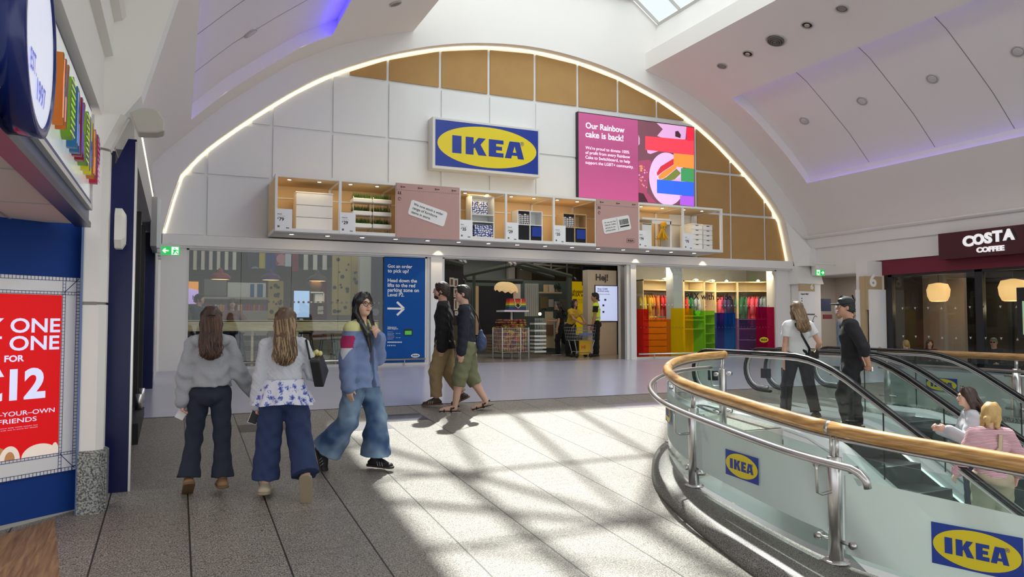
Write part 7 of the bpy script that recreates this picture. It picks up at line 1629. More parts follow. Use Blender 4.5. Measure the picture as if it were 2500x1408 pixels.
        if strands and style == 'long':
            rr = random.Random(seed); base, p1, p2, p3, w_ = s.hairpts; b = B(); ms = [m, m2 or m]; top = s.hp(0, -.03, .115)
            for i in range(strands):
                u = rr.uniform(-1, 1); dep = rr.uniform(.75, 1.12); ln = rr.uniform(.72, 1.16); ph = rr.uniform(0, 6.28); am = rr.uniform(.004, .013); bk = -s.fwd; pts = []
                a0 = s.hp(u * .028, .01 - .02 * rr.random(), .121); a05 = s.hp(u * .07, -.05 - .045 * (1 - u * u), .10 - .05 * u * u); a1 = s.hp(u * .092, -.07 - .05 * (1 - u * u), .01); a2 = p1 + s.right * u * w_ * 1.12 + bk * w_ * .45 * dep * sqrt(max(0, 1 - u * u)); a3 = p1 + (p2 - p1) * ln + s.right * u * w_ * (1.1 + .12 * rr.random()) + bk * w_ * .42 * dep * sqrt(max(0, 1 - u * u)); a4 = p2 + (p3 - p2) * ln * (1.05 - .3 * u * u) + s.right * (u * w_ * (.75 + .35 * rr.random())) + bk * w_ * .4 * dep
                A = [a0, a05, a1, a2, a3, a4]
                for j in range(5):
                    for q in range(4): t = q / 4; f = (j + t) / 5; pts.append(A[j] * (1 - t) + A[j + 1] * t + (s.right * sin(ph + f * 13) + bk * cos(ph + f * 11) * .6) * am * f * f * 2.4)
                pts.append(a4); n = len(pts); b.tube(pts, [.0048 * (1 - .8 * abs(2 * (i_ / (n - 1)) - .9) ** 2) + .0012 for i_ in range(n)], ms[1] if rr.random() < .42 else ms[0], 5)
            obj('hair_strands', b, parent=s.t, local=True)
        return s
    def top(s, m, name='top', ease=.012, hem=.02, sleeve=1., sr=(.043, .04, .032), flare=0, fold=.0035, paint=None, mats=None, neckh=.0, vneck=0, hood=False, open_=None, collar=False, cable=False, blouse=0, only=(1, 1), chestw=1., fr=34):
        v = s.vol([s.P, s.neck] + [p for sg in (-1, 1) for p in s.arm[sg][:3]], .2); h = s.H; b = s.bulk; e = ease
        hemp = s.P + s.T * hem * h; f = .72
        v.cap(hemp - s.T * .05, s.waist, (.088 + flare) * h * b + e, .078 * h * b + e + blouse, .03, flat=f, side=s.right); v.cap(s.waist, s.chest, .078 * h * b + e + blouse, .089 * h * b * chestw + e, .03, flat=.7, side=s.right); v.cap(s.chest, s.neck - s.T * .03 * h, .086 * h * b * chestw + e, .06 * h + e, .03, flat=.66, side=s.right)
        if s.fem: 
            for sg in (-1, 1): v.ell(s.chest + s.right * sg * .04 * h + s.fwd * .05 * h, (.036 * h, .03 * h, .036 * h), None, .02)
        v.cut(hemp, -s.T)
        for sg in (-1, 1):
            S_, el, wr = s.arm[sg][:3]; v.cap(s.neck - s.T * .014 * h, S_, .042 * h + e * .4, sr[0] * h, .025)
            if not only[0 if sg < 0 else 1]: continue
            if sleeve > .5: t = (sleeve - .5) * 2; end = el + (wr - el) * t; v.cap(S_, el, sr[0] * h, sr[1] * h, .012); v.cap(el, end, sr[1] * h, sr[2] * h, .012, ends=False)
            else: v.cap(S_, S_ + (el - S_) * sleeve * 2, sr[0] * h, sr[1] * h, .012, ends=True)
        if blouse:   # gathered band at the hem and at the cuffs
            v.cap(hemp, hemp + s.T * .035 * h, .088 * h * b + e * .5, None, .006, flat=f, side=s.right, ends=True)
        if fold: v.noise(fold, fr, len(s.t.name) + int(h * 100))
        if cable:
            X, Y, Z = np.meshgrid(*v.ax, indexing='ij', sparse=True); v.d = v.d - (.004 * np.maximum(0, np.cos(X * 95 + 1.2 * np.sin(Z * 60))) * (1 + 0 * Y)).astype(np.float32) - (.0022 * np.sin(Z * 160) * np.sin(X * 150 + 0 * Y)).astype(np.float32)
        v.cap(s.neck - s.T * .02 * h, s.neck + s.T * .08 * h, (.037 if not s.fem else .036) * h, .05 * h, .004, op='s')
        if collar: v.cap(s.neck + s.T * .0 * h - s.fwd * .004, s.neck + s.T * .028 * h - s.fwd * .004, .052 * h, .044 * h, .012, ends=True); v.cap(s.neck - s.T * .02 * h, s.neck + s.T * .08 * h, .033 * h, .038 * h, .003, op='s')
        if hood: 
            q = s.neck - s.fwd * .05 * h; v.chain([s.neck + s.right * .06 * h, q + s.right * .07 * h - s.T * .01 * h, q - s.fwd * .02 * h - s.T * .05 * h, q - s.right * .07 * h - s.T * .01 * h, s.neck - s.right * .06 * h], [.022 * h, .03 * h, .036 * h, .03 * h, .022 * h], .02); v.cap(s.neck, s.neck + s.T * .1 * h, .042 * h, .06 * h, .004, op='s')
        if open_:
            def wf(X, Y, Z):
                x = (X - s.chest[0]) * s.right[0] + (Y - s.chest[1]) * s.right[1] + (Z - s.chest[2]) * s.right[2]; y = (X - s.P[0]) * s.fwd[0] + (Y - s.P[1]) * s.fwd[1] + (Z - s.P[2]) * s.fwd[2]; return np.maximum(np.abs(x + .0) - open_, -(y - .01))
            v.add(wf, s.P - .4, s.neck + .4, .004, 's')
        return volobj(name, v, mats or m, s.t, paint)
    def trousers(s, m, r=(.068, .052, .05, .048), hem=1., name='trousers', top=.09, fold=.004, flare=0, paint=None, mats=None, seat=1., k=.02):
        pts = [s.P + V3(0, 0, .2)] + [p for sg in (-1, 1) for p in s.leg[sg][:3]]; v = s.vol(pts, .22); h = s.H; b = s.bulk
        v.cap(s.P - s.T * .01 * h, s.P + s.T * top * h, .096 * h * seat * b, .082 * h * b, .02, flat=.74, side=s.right, ends=True); v.ell(s.P - s.fwd * .02 * h - s.T * .012 * h, (.085 * h * seat * b, .07 * h * seat, .06 * h), None, .02)
        for sg in (-1, 1):
            hip, kn, an, fd = s.leg[sg]; end = (hip + (kn - hip) * hem * 2) if hem <= .5 else kn + (an - kn) * (hem - .5) * 2
            if hem <= .5: v.cap(hip, end, r[0] * h, r[1] * h, k, ends=False); v.cut(end, unit(kn - hip)) if False else None
            else:
                w2 = Vol(v.lo, v.lo + (v.n - 1.5) * v.vox, v.vox); w2.cap(hip, kn, r[0] * h, r[1] * h, .02); mid = kn + (end - kn) * .5; w2.cap(kn, mid, r[1] * h, r[2] * h, .02); w2.cap(mid, end, r[2] * h, r[3] * h, .02)
                dn = unit(end - kn); X, Y, Z = np.meshgrid(*w2.ax, indexing='ij', sparse=True); pl = ((X - end[0]) * dn[0] + (Y - end[1]) * dn[1] + (Z - end[2]) * dn[2]).astype(np.float32); w2.d = np.maximum(w2.d, pl); v.d = smin(v.d, w2.d, np.float32(.012))
        if fold: v.noise(fold, 30, int(h * 77))
        return volobj(name, v, mats or m, s.t, paint)
    def shoe(s, sg, m, sole, name='shoe', L=.150, ankle=.05, stripes=None, chunky=1.):
        an, fd = s.leg[sg][2], s.leg[sg][3]; h = s.H; up = unit(V3(0, 0, 1) - fd * fd[2]); sd = np.cross(fd, up); bt = an - up * .044 * h; heel = bt - fd * .028 * h; toe = bt + fd * (L - .05) * h
        v = s.vol([heel, toe, an], .07, min(s.vox, .007)); v.cap(heel + up * .022 * h, toe + up * .016 * h, .026 * h * chunky, .025 * h * chunky, .015, flat=.62, side=sd); v.cap(heel + up * .02 * h + fd * .01 * h, an + up * .0 * h, .024 * h * chunky, .025 * h, .015); v.cap(an, bt + fd * .06 * h + up * .022 * h, .022 * h, .022 * h * chunky, .015)
        v.cut(bt + up * .0095 * h, -up); o = volobj(name, v, m, s.t)
        v = s.vol([heel, toe], .07, min(s.vox, .006)); v.cap(heel + up * .007 * h, toe + up * .007 * h, .029 * h * chunky, .028 * h * chunky, .006, flat=.9, side=sd); v.cut(bt + up * .013 * h * chunky, up); v.cut(bt + up * .0 * h, -up); so = volobj('sole', v, sole, o)
        if stripes:
            b = B()
            for e_ in (-1, 1):
                for i in range(3): c = bt + fd * (.035 + i * .016) * h + sd * e_ * .0265 * h * chunky + up * .022 * h; b.tube([c - up * .01 * h, c + up * .012 * h - fd * .01 * h - sd * e_ * .004 * h], .0035, stripes, 5)
            obj('stripes', b, parent=o, local=True)
        return o
    def mesh(s, name, b, parent=None): return obj(name, b, parent=parent or s.t, local=True)
denim = mat('denim_dark', '#26304a', .85, vary=.12, vscale=60, bump=.1, bscale=400); denim_m = mat('denim_mid', '#2a4066', .85, vary=.12, vscale=40, bump=.1, bscale=400)
# ================================================================ PEOPLE
def az(v): return atan2(v[1], v[0])
UPW = radians(90)     # facing the store
# girl in the grey hoodie
p = onFl(508, 1205)
g = Fig('girl in grey hoodie and dark flared jeans seen from behind, leftmost walker', p, UPW - .05, 1.50, None, True, .0078, lean=.02,
        armL=((.18, -.05, -1), (.10, .05, -1), (0, .1, -1), .9), armR=((.30, .02, -.95), (.55, .30, -.78), (.8, .4, -.2), .9),
        legL=((.10, .10, -1), (.10, -.22, -1), (.1, .9, -.55)), legR=((.06, -.08, -1), (.02, -.10, -1), (-.1, 1, -.05)), head=(.0, -.05, 0), skin='#d9ab95')
hairb = mat('hair_brown', '#3b2820', .45, vary=.3, vscale=40); hairb2 = mat('hair_brown_light', '#5a3d2c', .45)
g.body().face(); g.hair(hairb, 'long', .17, 1.02, 3, 230, hairb2)
hood = mat('hoodie_grey', '#9c9fa4', .95, vary=.12, vscale=90, bump=.12, bscale=250)
g.top(hood, 'hoodie', .03, .045, 1., (.042, .05, .042), .004, .006, hood=True, blouse=.022)
jean1 = mat('jeans_navy', '#1d2536', .85, vary=.15, vscale=50, bump=.1, bscale=400); g.trousers(jean1, (.062, .045, .046, .062), .97, 'jeans')
shoeb = mat('shoe_tan', '#8a6a4c', .7); soleb = mat('sole_tan', '#6d5238', .7)
for sg in (-1, 1): g.shoe(sg, shoeb, soleb, chunky=1.1)
kn = g.arm[-1][6]; b = B(); b.obox(kn + g.arm[-1][3] * .02 - g.right * .0 + V3(-.0, .02, 0), (.07, .012, .13), Matrix.Rotation(.5, 3, 'Y'), mat('phone_white', '#d6d4d6', .3)); g.mesh('phone_in_hand', b)
b = B(); q = g.hp(0, -.125, .03); b.tube([q + V3(-.03, -.01, .0), q + V3(0, -.02, .01), q + V3(.03, -.01, 0)], .007, mat('hair_clip', '#2b1c16', .4), 6); g.mesh('hair_clip', b)
# girl with the blonde hair, knitted sweater and flowered top
p = onFl(690, 1212)
f = Fig('girl with long blonde hair, white cable sweater and flowered hem, from behind', p, UPW - .12, 1.53, None, True, .0078, lean=.02,
        armL=((.16, .02, -1), (.12, .12, -1), (.0, .15, -1), .9), armR=((.35, .10, -.9), (.2, .9, -.1), (0, 1, .1), .8),
        legL=((.10, .02, -1), (.06, -.06, -1), (-.15, 1, -.05)), legR=((.14, -.02, -1), (.14, -.55, -.85), (.05, .35, -1)), head=(-.12, -.02, 0), skin='#d9ab95')
hairbl = mat('hair_dark_blonde', '#5c4733', .45, vary=.3, vscale=40); hairbl2 = mat('hair_blonde', '#a08765', .45)
f.body().face(); f.hair(hairbl, 'long', .20, 1.05, 5, 240, hairbl2)
knit = mat('knit_white', '#c6cad2', .95, bump=.12, bscale=220); f.top(knit, 'sweater', .018, .085, 1., (.039, .043, .042), .0, .002, cable=True)
fl_m = bpy.data.materials.new('flower_print'); fl_m.use_nodes = True; nt = fl_m.node_tree; tc = nt.nodes.new('ShaderNodeTexCoord'); vo = nt.nodes.new('ShaderNodeTexVoronoi'); vo.inputs['Scale'].default_value = 19; nz = nt.nodes.new('ShaderNodeTexNoise'); nz.inputs['Scale'].default_value = 70; mxv = nt.nodes.new('ShaderNodeMix'); mxv.data_type = 'VECTOR'; mxv.inputs[0].default_value = .06
nt.links.new(tc.outputs['Object'], mxv.inputs[4]); nt.links.new(tc.outputs['Object'], nz.inputs['Vector']); nt.links.new(nz.outputs['Color'], mxv.inputs[5]); nt.links.new(mxv.outputs[1], vo.inputs['Vector']); cr = nt.nodes.new('ShaderNodeValToRGB'); cr.color_ramp.interpolation = 'CONSTANT'; e = cr.color_ramp.elements; e[0].color = (*srgb('#3d4a9a'), 1); e[1].position = .40; e[1].color = (*srgb('#d6d8e4'), 1); q_ = e.new(.24); q_.color = (*srgb('#7f8cc9'), 1)
nt.links.new(vo.outputs['Distance'], cr.inputs[0]); nt.links.new(cr.outputs[0], nt.nodes['Principled BSDF'].inputs['Base Color']); nt.nodes['Principled BSDF'].inputs['Roughness'].default_value = .9
b = B(); n = 72; R_ = []
for i in range(9):
    u = i / 8; z = f.P[2] + f.H * (.10 - .135 * u); R_.append([(f.P[0] + cos(2 * pi * j / n) * ((.104 + .055 * u) * f.H + .02 * u * sin(2 * pi * j / n * 10)), f.P[1] + sin(2 * pi * j / n) * ((.086 + .045 * u) * f.H + .02 * u * sin(2 * pi * j / n * 10)), z + .01 * u * sin(2 * pi * j / n * 3)) for j in range(n)])
b.loft(R_, fl_m, caps=False); f.mesh('flowered_hem', b)
jean2 = mat('jeans_blue', '#24345a', .85, vary=.15, vscale=40, bump=.1, bscale=400); f.trousers(jean2, (.075, .066, .068, .074), .93, 'jeans', fold=.006)
shoec = mat('shoe_cream', '#b3a892', .7); solec = mat('sole_cream', '#94876f', .7)
for sg in (-1, 1): f.shoe(sg, shoec, solec, chunky=1.2)
w_ = f.arm[-1]; b = B(); b.obox(w_[6] + w_[3] * .03 - V3(0.02, 0, 0), (.075, .012, .14), Matrix.Rotation(.35, 3, 'Y'), mat('phone_silver', '#c9ccd2', .25)); b.obox(w_[6] + w_[3] * .03 - V3(0.02, .007, 0), (.065, .003, .13), Matrix.Rotation(.35, 3, 'Y'), black); f.mesh('phone_in_hand', b)
# her black tote bag, hanging from the right shoulder, and its strap held by her friend
blackl = mat('black_leather', '#17171b', .45, bump=.08, bscale=90)
M4 = WORLD[f.t.name]; sh = Vector(f.arm[1][0]); t = thing('tote_bag', 'black tote bag under the arm of the blonde girl', 'bag', M4 @ (sh + Vector((.12, .1, -.32))))
tw = lambda x, y, z: M4 @ (sh + Vector((x, y, z)))
b = B(); A_ = [tw(.055, -.12, -.13), tw(.085, .20, -.05), tw(.16, .24, -.24), tw(.10, -.06, -.36)]; O_ = (M4.to_3x3() @ Vector((.08, -.03, 0)))
b.loft([[q for q in A_], [q + O_ for q in A_]], blackl, smooth=False); obj('body', b, parent=t, bevel=.012)
b = B(); b.tube([tw(.06, -.1, -.12), tw(.03, -.05, .045), tw(.04, .06, .04), tw(.08, .18, -.06)], .009, blackl, 6); obj('handle', b, parent=t)
b = B(); rr = random.Random(3)
for i in range(5): b.ell(tw(.09 + .015 * i, .0 + .02 * (i % 2), -.085 + .012 * (i % 3)), (.02, .014, .022), mat('charm_yellow', '#d8d08a', .6), 8, 6)
obj('charm', b, parent=t)
G4 = WORLD[g.t.name]; hp_ = G4 @ Vector(g.arm[1][6]); t = thing('black_strap', 'black strap and loop held between the two girls', 'strap', hp_); b = B(); e_ = tw(-.26, .0, -.30)
b.tube([hp_, hp_ * .6 + e_ * .4 + Vector((0, 0, -.015)), e_], .013, blackl, 6, flat=.4); b.tube([hp_ + Vector((0, 0, -.02)), hp_ * .5 + e_ * .5 + Vector((0, 0, -.075)), e_ + Vector((0, 0, -.05))], .009, blackl, 6); b.bbox(e_.x - .05, e_.x + .02, e_.y - .02, e_.y + .02, e_.z - .08, e_.z - .0, .01, blackl); obj('strap', b, parent=t)
# woman with glasses
p = onFl(880, 1150); fc = -YAW - .42
w = Fig('woman with long black hair, round glasses and blue jacket, hand at her chin', p, fc, 1.665, None, True, .0072, lean=-.02,
        armR=((.14, -.04, -1), (.06, .12, -1), (0, .15, -1), .35), armL=((.16, .22, -1), (-.62, .42, .86), (-.5, .0, .9), 1.0, (-.3, -.8, .1)),
        legL=((.06, .26, -1), (.02, -.05, -1), (.05, 1, -.03)), legR=((.08, -.16, -1), (.06, -.62, -.78), (0, .30, -1)), head=(-.32, .02, 0), skin='#d6ae96')
hairk = mat('hair_black', '#131114', .35); w.body().face('#151214', '#b06a64', '#1a1210')
w.hair(hairk, 'bob', .1, 1.0, 2)
# her straight hair falls over both shoulders
v = w.vol([w.hp(0, 0, .1), w.P], .25)
for sx, ln, fo in ((1, .27, .085), (-1, .15, .07)):
    pts = [w.hp(sx * .06, -.01, .03), w.hp(sx * .082, .005, -.07), w.neck + w.right * sx * .05 * w.H + w.fwd * .035 * w.H + V3(0, 0, .02), w.neck + w.right * sx * .052 * w.H + w.fwd * fo * w.H - V3(0, 0, .10), w.neck + w.right * sx * .045 * w.H + w.fwd * (fo + .018) * w.H - V3(0, 0, ln)]
    v.chain(pts, [.03, .034, .036, .036, .012], .02, flat=.6, side=w.right)
v.chain([w.hp(0, -.09, 0), w.hp(0, -.085, -.1), w.neck - w.fwd * .06 * w.H - V3(0, 0, .05)], [.06, .06, .05], .02, flat=.6, side=w.right)
volobj('long_hair', v, hairk, w.t)
tee = mat('tee_grey', '#4a4e58', .9); w.top(tee, 'tshirt', .004, .02, .3, (.036, .036, .03), 0, .001)
jk = [mat('jacket_blue', '#7486ae', .85, vary=.06, vscale=30, bump=.08, bscale=300), mat('jacket_yellow', '#c9c78d', .85), mat('jacket_magenta', '#a3265a', .85), mat('jacket_white', '#c9cdd2', .85), mat('jacket_lining', '#23252e', .8)]
S_, el = w.arm[1][0], w.arm[1][1]
def jpaint(X, Y, Z):
    r = np.zeros(len(X), int); zz = (X - w.neck[0]) * w.T[0] + (Y - w.neck[1]) * w.T[1] + (Z - w.neck[2]) * w.T[2]; r[zz > -.065] = 1
    xs = (X - S_[0]) * w.right[0] + (Y - S_[1]) * w.right[1]; ys = (X - S_[0]) * w.fwd[0] + (Y - S_[1]) * w.fwd[1]; dz = S_[2] - Z
    out = xs > .0
    a = (dz > .06) & (dz < .18) & (ys > -.10 + (dz - .06) * .4) & (ys < .065) & out; r[a & (np.abs(xs) < .2)] = 2
    c_ = (dz >= .18) & (dz < .29) & (np.abs(ys) < .062 * (1 - (dz - .18) / .11)) & out; r[c_] = 3
    return r
w.top(jk[0], 'jacket', .034, -.05, 1., (.042, .048, .042), .026, .006, paint=jpaint, mats=jk, blouse=.012, open_=.034, collar=True)
dj = bpy.data.materials.new('jeans_faded'); dj.use_nodes = True; nt = dj.node_tree; tc = nt.nodes.new('ShaderNodeTexCoord'); nz = nt.nodes.new('ShaderNodeTexNoise'); nz.inputs['Scale'].default_value = 4; cr = nt.nodes.new('ShaderNodeValToRGB'); e = cr.color_ramp.elements; e[0].color = (*srgb('#33507a'), 1); e[0].position = .36; e[1].color = (*srgb('#86a0b8'), 1); e[1].position = .66
nt.links.new(tc.outputs['Object'], nz.inputs['Vector']); nt.links.new(nz.outputs['Fac'], cr.inputs[0]); nt.links.new(cr.outputs[0], nt.nodes['Principled BSDF'].inputs['Base Color']); nt.nodes['Principled BSDF'].inputs['Roughness'].default_value = .85
w.trousers(dj, (.066, .058, .074, .09), .95, 'jeans', fold=.006)
shk = mat('shoe_black', '#1a1a1d', .6); gum = mat('sole_gum', '#3a2a20', .6); strp = mat('stripe_pale', '#a9a6ae', .6)
for sg in (-1, 1): w.shoe(sg, shk, gum, stripes=strp)
b = B(); gm = mat('glasses_brown', '#2c1d18', .3)
for sx in (-1, 1): b.tube([w.hp(sx * .033 + .026 * cos(a), .106 - abs(sx * .033 + .026 * cos(a)) * .12, .006 + .023 * sin(a)) for a in [2 * pi * i / 20 for i in range(20)]], .0026, gm, 6, closed=True); b.tube([w.hp(sx * .058, .099, .012), w.hp(sx * .074, .05, .012), w.hp(sx * .078, -.01, .006)], .0022, gm, 5)
b.tube([w.hp(-.008, .107, .01), w.hp(.008, .107, .01)], .0025, gm, 5); w.mesh('glasses', b)
b = B(); wr = w.arm[1][2]; d = unit(w.arm[1][2] - w.arm[1][1])
for k_, c_ in ((0, dark), (.012, dark), (.024, steel)): q = wr + d * (k_ - .005); u1 = unit(np.cross(d, V3(0, 1, 0))); u2 = np.cross(d, u1); b.tube([q + (u1 * cos(a) + u2 * sin(a)) * .031 for a in [2 * pi * i / 16 for i in range(16)]], .004, c_, 6, closed=True)
w.mesh('bracelets', b)
# two men
p = onFl(1085, 990); fc = pi - YAW + .06
m1 = Fig('bearded man in loose dark jacket and khaki trousers, striding left', p, fc, 1.74, None, False, .0085, lean=.04,
         armL=((.10, -.05, -1), (.02, .10, -1), (0, .1, -1), .6), armR=((.12, .0, -1), (.0, .15, -1), (0, .1, -1), .6),
         legL=((.02, .30, -1), (.0, -.02, -1), (0, 1, -.05)), legR=((.02, -.10, -1), (.0, -.52, -.85), (0, .9, -.42)), head=(-.05, .03, 0), skin='#cfa390')
m1.body().face('#2a1a12'); hb = mat('hair_dark_brown', '#33231b', .55, vary=.3, vscale=50); m1.hair(hb, 'short', .1, 1.6, 7)
v = m1.vol([m1.hp(0, .1, -.1), m1.hp(0, -.05, 0)], .1)
v.ell(m1.hp(0, .052, -.086), np.array((.05, .05, .036)) * m1.hs, m1.HR, .01)
for sx in (-1, 1): v.cap(m1.hp(sx * .055, .02, -.06), m1.hp(sx * .066, -.0, -.01), .014, .009, .01)
v.cap(m1.hp(-.022, .092, -.042), m1.hp(.022, .092, -.042), .007, None, .006); v.ell(m1.hp(0, .1, -.056), np.array((.018, .014, .008)) * m1.hs, m1.HR, .003, 's'); v.noise(.0012, 120, 2); volobj('beard', v, mat('beard_brown', '#3a271d', .8), m1.t)
b = B(); m1g = mat('glasses_steel', '#6b5a52', .3)
for sx in (-1, 1): b.tube([m1.hp(sx * .033 + .022 * cos(a), .105, .004 + .019 * sin(a)) for a in [2 * pi * i / 16 for i in range(16)]], .0016, m1g, 5, closed=True); b.tube([m1.hp(sx * .055, .1, .01), m1.hp(sx * .076, 0, .008)], .0016, m1g, 5)
m1.mesh('glasses', b)
jb = mat('jacket_black', '#1b191d', .9, bump=.08, bscale=200); m1.top(jb, 'jacket', .04, -.055, 1., (.044, .05, .048), .022, .0045, collar=True)
kh = mat('khaki', '#a08a66', .9, vary=.06, vscale=20, bump=.08, bscale=300); m1.trousers(kh, (.07, .058, .05, .046), .95, 'trousers', fold=.005)
sb = mat('shoe_brown', '#3a2a22', .6); sg_ = mat('sole_brown', '#6a4630', .6); sw_ = mat('stripe_white', '#d0cabf', .6)
for sg in (-1, 1): m1.shoe(sg, sb, sg_, stripes=sw_)
p = onFl(1140, 1003)
m2 = Fig('dark-haired man in navy denim jacket and olive cropped trousers with sandals', p, fc - .02, 1.735, None, False, .0085, lean=.06,
         armL=((.10, .05, -1), (.04, .12, -1), (0, .05, -1), .45), armR=((.10, -.06, -1), (.04, .1, -1), (0, .1, -1), .45),
         legL=((.04, .24, -1), (.0, .16, -1), (0, 1, -.02)), legR=((.04, -.14, -1), (.0, -.56, -.95), (0, 1, -.25)), head=(.02, .05, 0), skin='#d2a894')
m2.body(feet=True).face('#2b2320'); m2.hair(mat('hair_charcoal', '#2b2826', .55, vary=.3, vscale=60), 'short', .1, .9, 9)
nd = mat('denim_jacket', '#1c2230', .85, vary=.12, vscale=50, bump=.1, bscale=350); m2.top(nd, 'jacket', .026, -.002, 1., (.042, .045, .038), .008, .004, collar=True)
b = B()
for k_ in (0, .045): b.ell(m2.P + V3(-.135, -.03 - k_, .028), (.004, .007, .007), mat('button_white', '#d8d4cc', .4), 8, 6)
m2.mesh('buttons', b)
b = B()
for sg in (-1, 1):
    S_, el, wr = m2.arm[sg][:3]; b.tube([m2.neck - m2.fwd * .085 + m2.right * sg * .03 - V3(0, 0, .085), S_ - m2.fwd * .06 - V3(0, 0, .085)], .003, mat('stitch_blue', '#6f86a8', .8), 5)
m2.mesh('stitching', b)
ol = mat('olive_cotton', '#74765a', .9, vary=.06, vscale=25, bump=.08, bscale=300); m2.trousers(ol, (.07, .062, .056, .056), .66, 'cropped_trousers', fold=.005)
sd_ = mat('sandal_black', '#191719', .6); ss = mat('sandal_sole', '#b3aca4', .7)
for sg in (-1, 1):
    an, fd = m2.leg[sg][2], m2.leg[sg][3]; h = m2.H; up = unit(V3(0, 0, 1) - fd * fd[2]); sd = np.cross(fd, up); bt = an - up * .046 * h
    v = m2.vol([bt - fd * .05, bt + fd * .2], .08, .007); v.cap(bt - fd * .03 * h, bt + fd * .105 * h, .026 * h, .028 * h, .004, flat=.9, side=sd); v.cut(bt + up * .012, up); v.cut(bt - up * .012, -up)
    o = volobj('sandal', v, [ss, sd_], m2.t, lambda X, Y, Z, bt=bt, up=up: (((X - bt[0]) * up[0] + (Y - bt[1]) * up[1] + (Z - bt[2]) * up[2]) > .004).astype(int))
    b = B()
    for c0, hh, rad in ((bt + fd * .085 * h, .022 * h, .024 * h), (bt + fd * .03 * h, .036 * h, .027 * h)): b.tube([c0 + sd * rad * cos(a) * 1.08 + up * (hh + .004) * sin(a) for a in [pi * i / 10 for i in range(11)]], .0125, sd_, 6)
    b.tube([bt + fd * .02 * h + sd * .027 * h + up * .03 * h, bt - fd * .03 * h + up * .045 * h, bt + fd * .02 * h - sd * .027 * h + up * .03 * h], .011, sd_, 6); m2.mesh('straps', b, o)
M4 = WORLD[m2.t.name]; t = thing('shoulder_bag', 'blue drawstring bag at the hip of the man in the denim jacket', 'bag', M4 @ Vector(m2.P + V3(-.02, -.2, .05)))
v = m2.vol([m2.P], .35, .01); c0 = m2.P + V3(-.07, -.20, .06); v.ell(c0, (.075, .075, .12), None, .02); v.cap(c0 + V3(0, 0, .08), c0 + V3(0, .01, .15), .045, .03, .02); v.noise(.004, 50, 3)
V_, F_ = v.mesh(); b = B(); b.add([tuple(M4 @ Vector(q)) for q in V_], [tuple(q) for q in F_], mat('bag_blue', '#3c4a6c', .8, vary=.1, vscale=30), True); obj('body', b, parent=t)
b = B(); b.tube([M4 @ Vector(c0 + V3(0, 0, .15)), M4 @ Vector(m2.chest + V3(-.03, -.16, .06)), M4 @ Vector(m2.neck + V3(-.05, -.09, .02)), M4 @ Vector(m2.neck + V3(.02, .0, .035))], .008, mat('bag_cord', '#20222c', .8), 6); obj('cord', b, parent=t)
# on the near escalator -----------------------------------------------------------------
e1 = Fig('woman in white T-shirt with cross-body strap standing at the escalator top, from behind', Vector((7.98, 7.85, .575)), UPW - .35, 1.60, None, True, .0085, lean=-.02,
         armL=((.14, .03, -1), (.05, .02, -1), (0, .1, -1), .5), armR=((.45, -.25, -.9), (.15, .75, -.65), (-.3, .8, -.3), .7), legL=((.14, .18, -1), (.12, -.12, -1), (.0, 1, -.05)), legR=((.12, -.10, -1), (.08, -.35, -1), (0, .95, -.3)), head=(-.2, 0, 0), skin='#cfa088')
hl = mat('hair_light_brown', '#6f583f', .45, vary=.25, vscale=40); e1.body().face(); e1.hair(hl, 'long', .13, 1.0, 6, 90, mat('hair_sandy', '#957a58', .45))
e1.top(mat('tee_white', '#d9d9d9', .9, bump=.06, bscale=200), 'tshirt', .012, .03, .28, (.044, .043, .03), 0, .002)
e1.trousers(mat('trousers_black', '#17171a', .9, bump=.06, bscale=200), (.066, .05, .046, .046), .98, 'trousers')
for sg in (-1, 1): e1.shoe(sg, shk, gum)
b = B(); b.tube([e1.neck - e1.right * .07 * e1.H * .9 + V3(0, .03, .0), e1.neck - e1.right * .075 - e1.fwd * .07 + V3(0, 0, -.02), e1.chest - e1.fwd * .115 - V3(0, 0, .02), e1.waist + e1.right * .12 - e1.fwd * .09 - V3(0, 0, .02), e1.waist + e1.right * .16 - V3(0, 0, .07)], .016, blackl, 6, flat=.35, upv=(0, -1, 0)); M4 = WORLD[e1.t.name]
t = thing('cross_body_bag', 'small black bag on the strap of the woman in the white T-shirt', 'bag', M4 @ Vector(e1.waist + V3(.18, 0, -.1))); b.v = [tuple(M4 @ Vector(q)) for q in b.v]; obj('strap', b, parent=t)
q = M4 @ Vector(e1.waist + V3(.19, -.03, -.10)); b = B(); b.bbox(q.x - .09, q.x + .09, q.y - .05, q.y + .05, q.z - .07, q.z + .06, .02, blackl); obj('body', b, parent=t); b = B(); b.tube([q + Vector((-.05, -.055, .05)), q + Vector((-.03, -.065, .02)), q + Vector((.0, -.06, .05))], .006, mat('brass', (.7, .5, .25), .3, metal=1), 6); obj('clasp', b, parent=t)
e2 = Fig('man in black top and black cap stepping onto the escalator, hands behind his back', Vector((8.02, 6.98, .50)), pi - YAW - .25, 1.72, None, False, .0085, lean=.05,
         armL=((.25, -.38, -.9), (-.35, -.30, -.9), (-.5, -.1, -.6), .8), armR=((.25, -.38, -.9), (-.40, -.28, -.85), (-.6, -.1, -.5), .8), legL=((.04, .32, -1), (.02, -.16, -1), (0, 1, -.1)), legR=((.04, -.08, -1), (.0, -.10, -1), (0, 1, -.02)), head=(.05, -.02, 0), skin='#b98a70', bulk=1.06)
e2.body().face('#1c1512'); e2.hair(mat('hair_black_short', '#1a1716', .6), 'short', .1, .75, 3)
bt_ = mat('top_black', '#19191d', .85, bump=.06, bscale=200); e2.top(bt_, 'top', .018, -.03, .64, (.048, .044, .04), 0, .0026, collar=False)
e2.trousers(mat('trousers_black', '#17171a', .9, bump=.06, bscale=200), (.068, .054, .048, .044), .98, 'trousers')
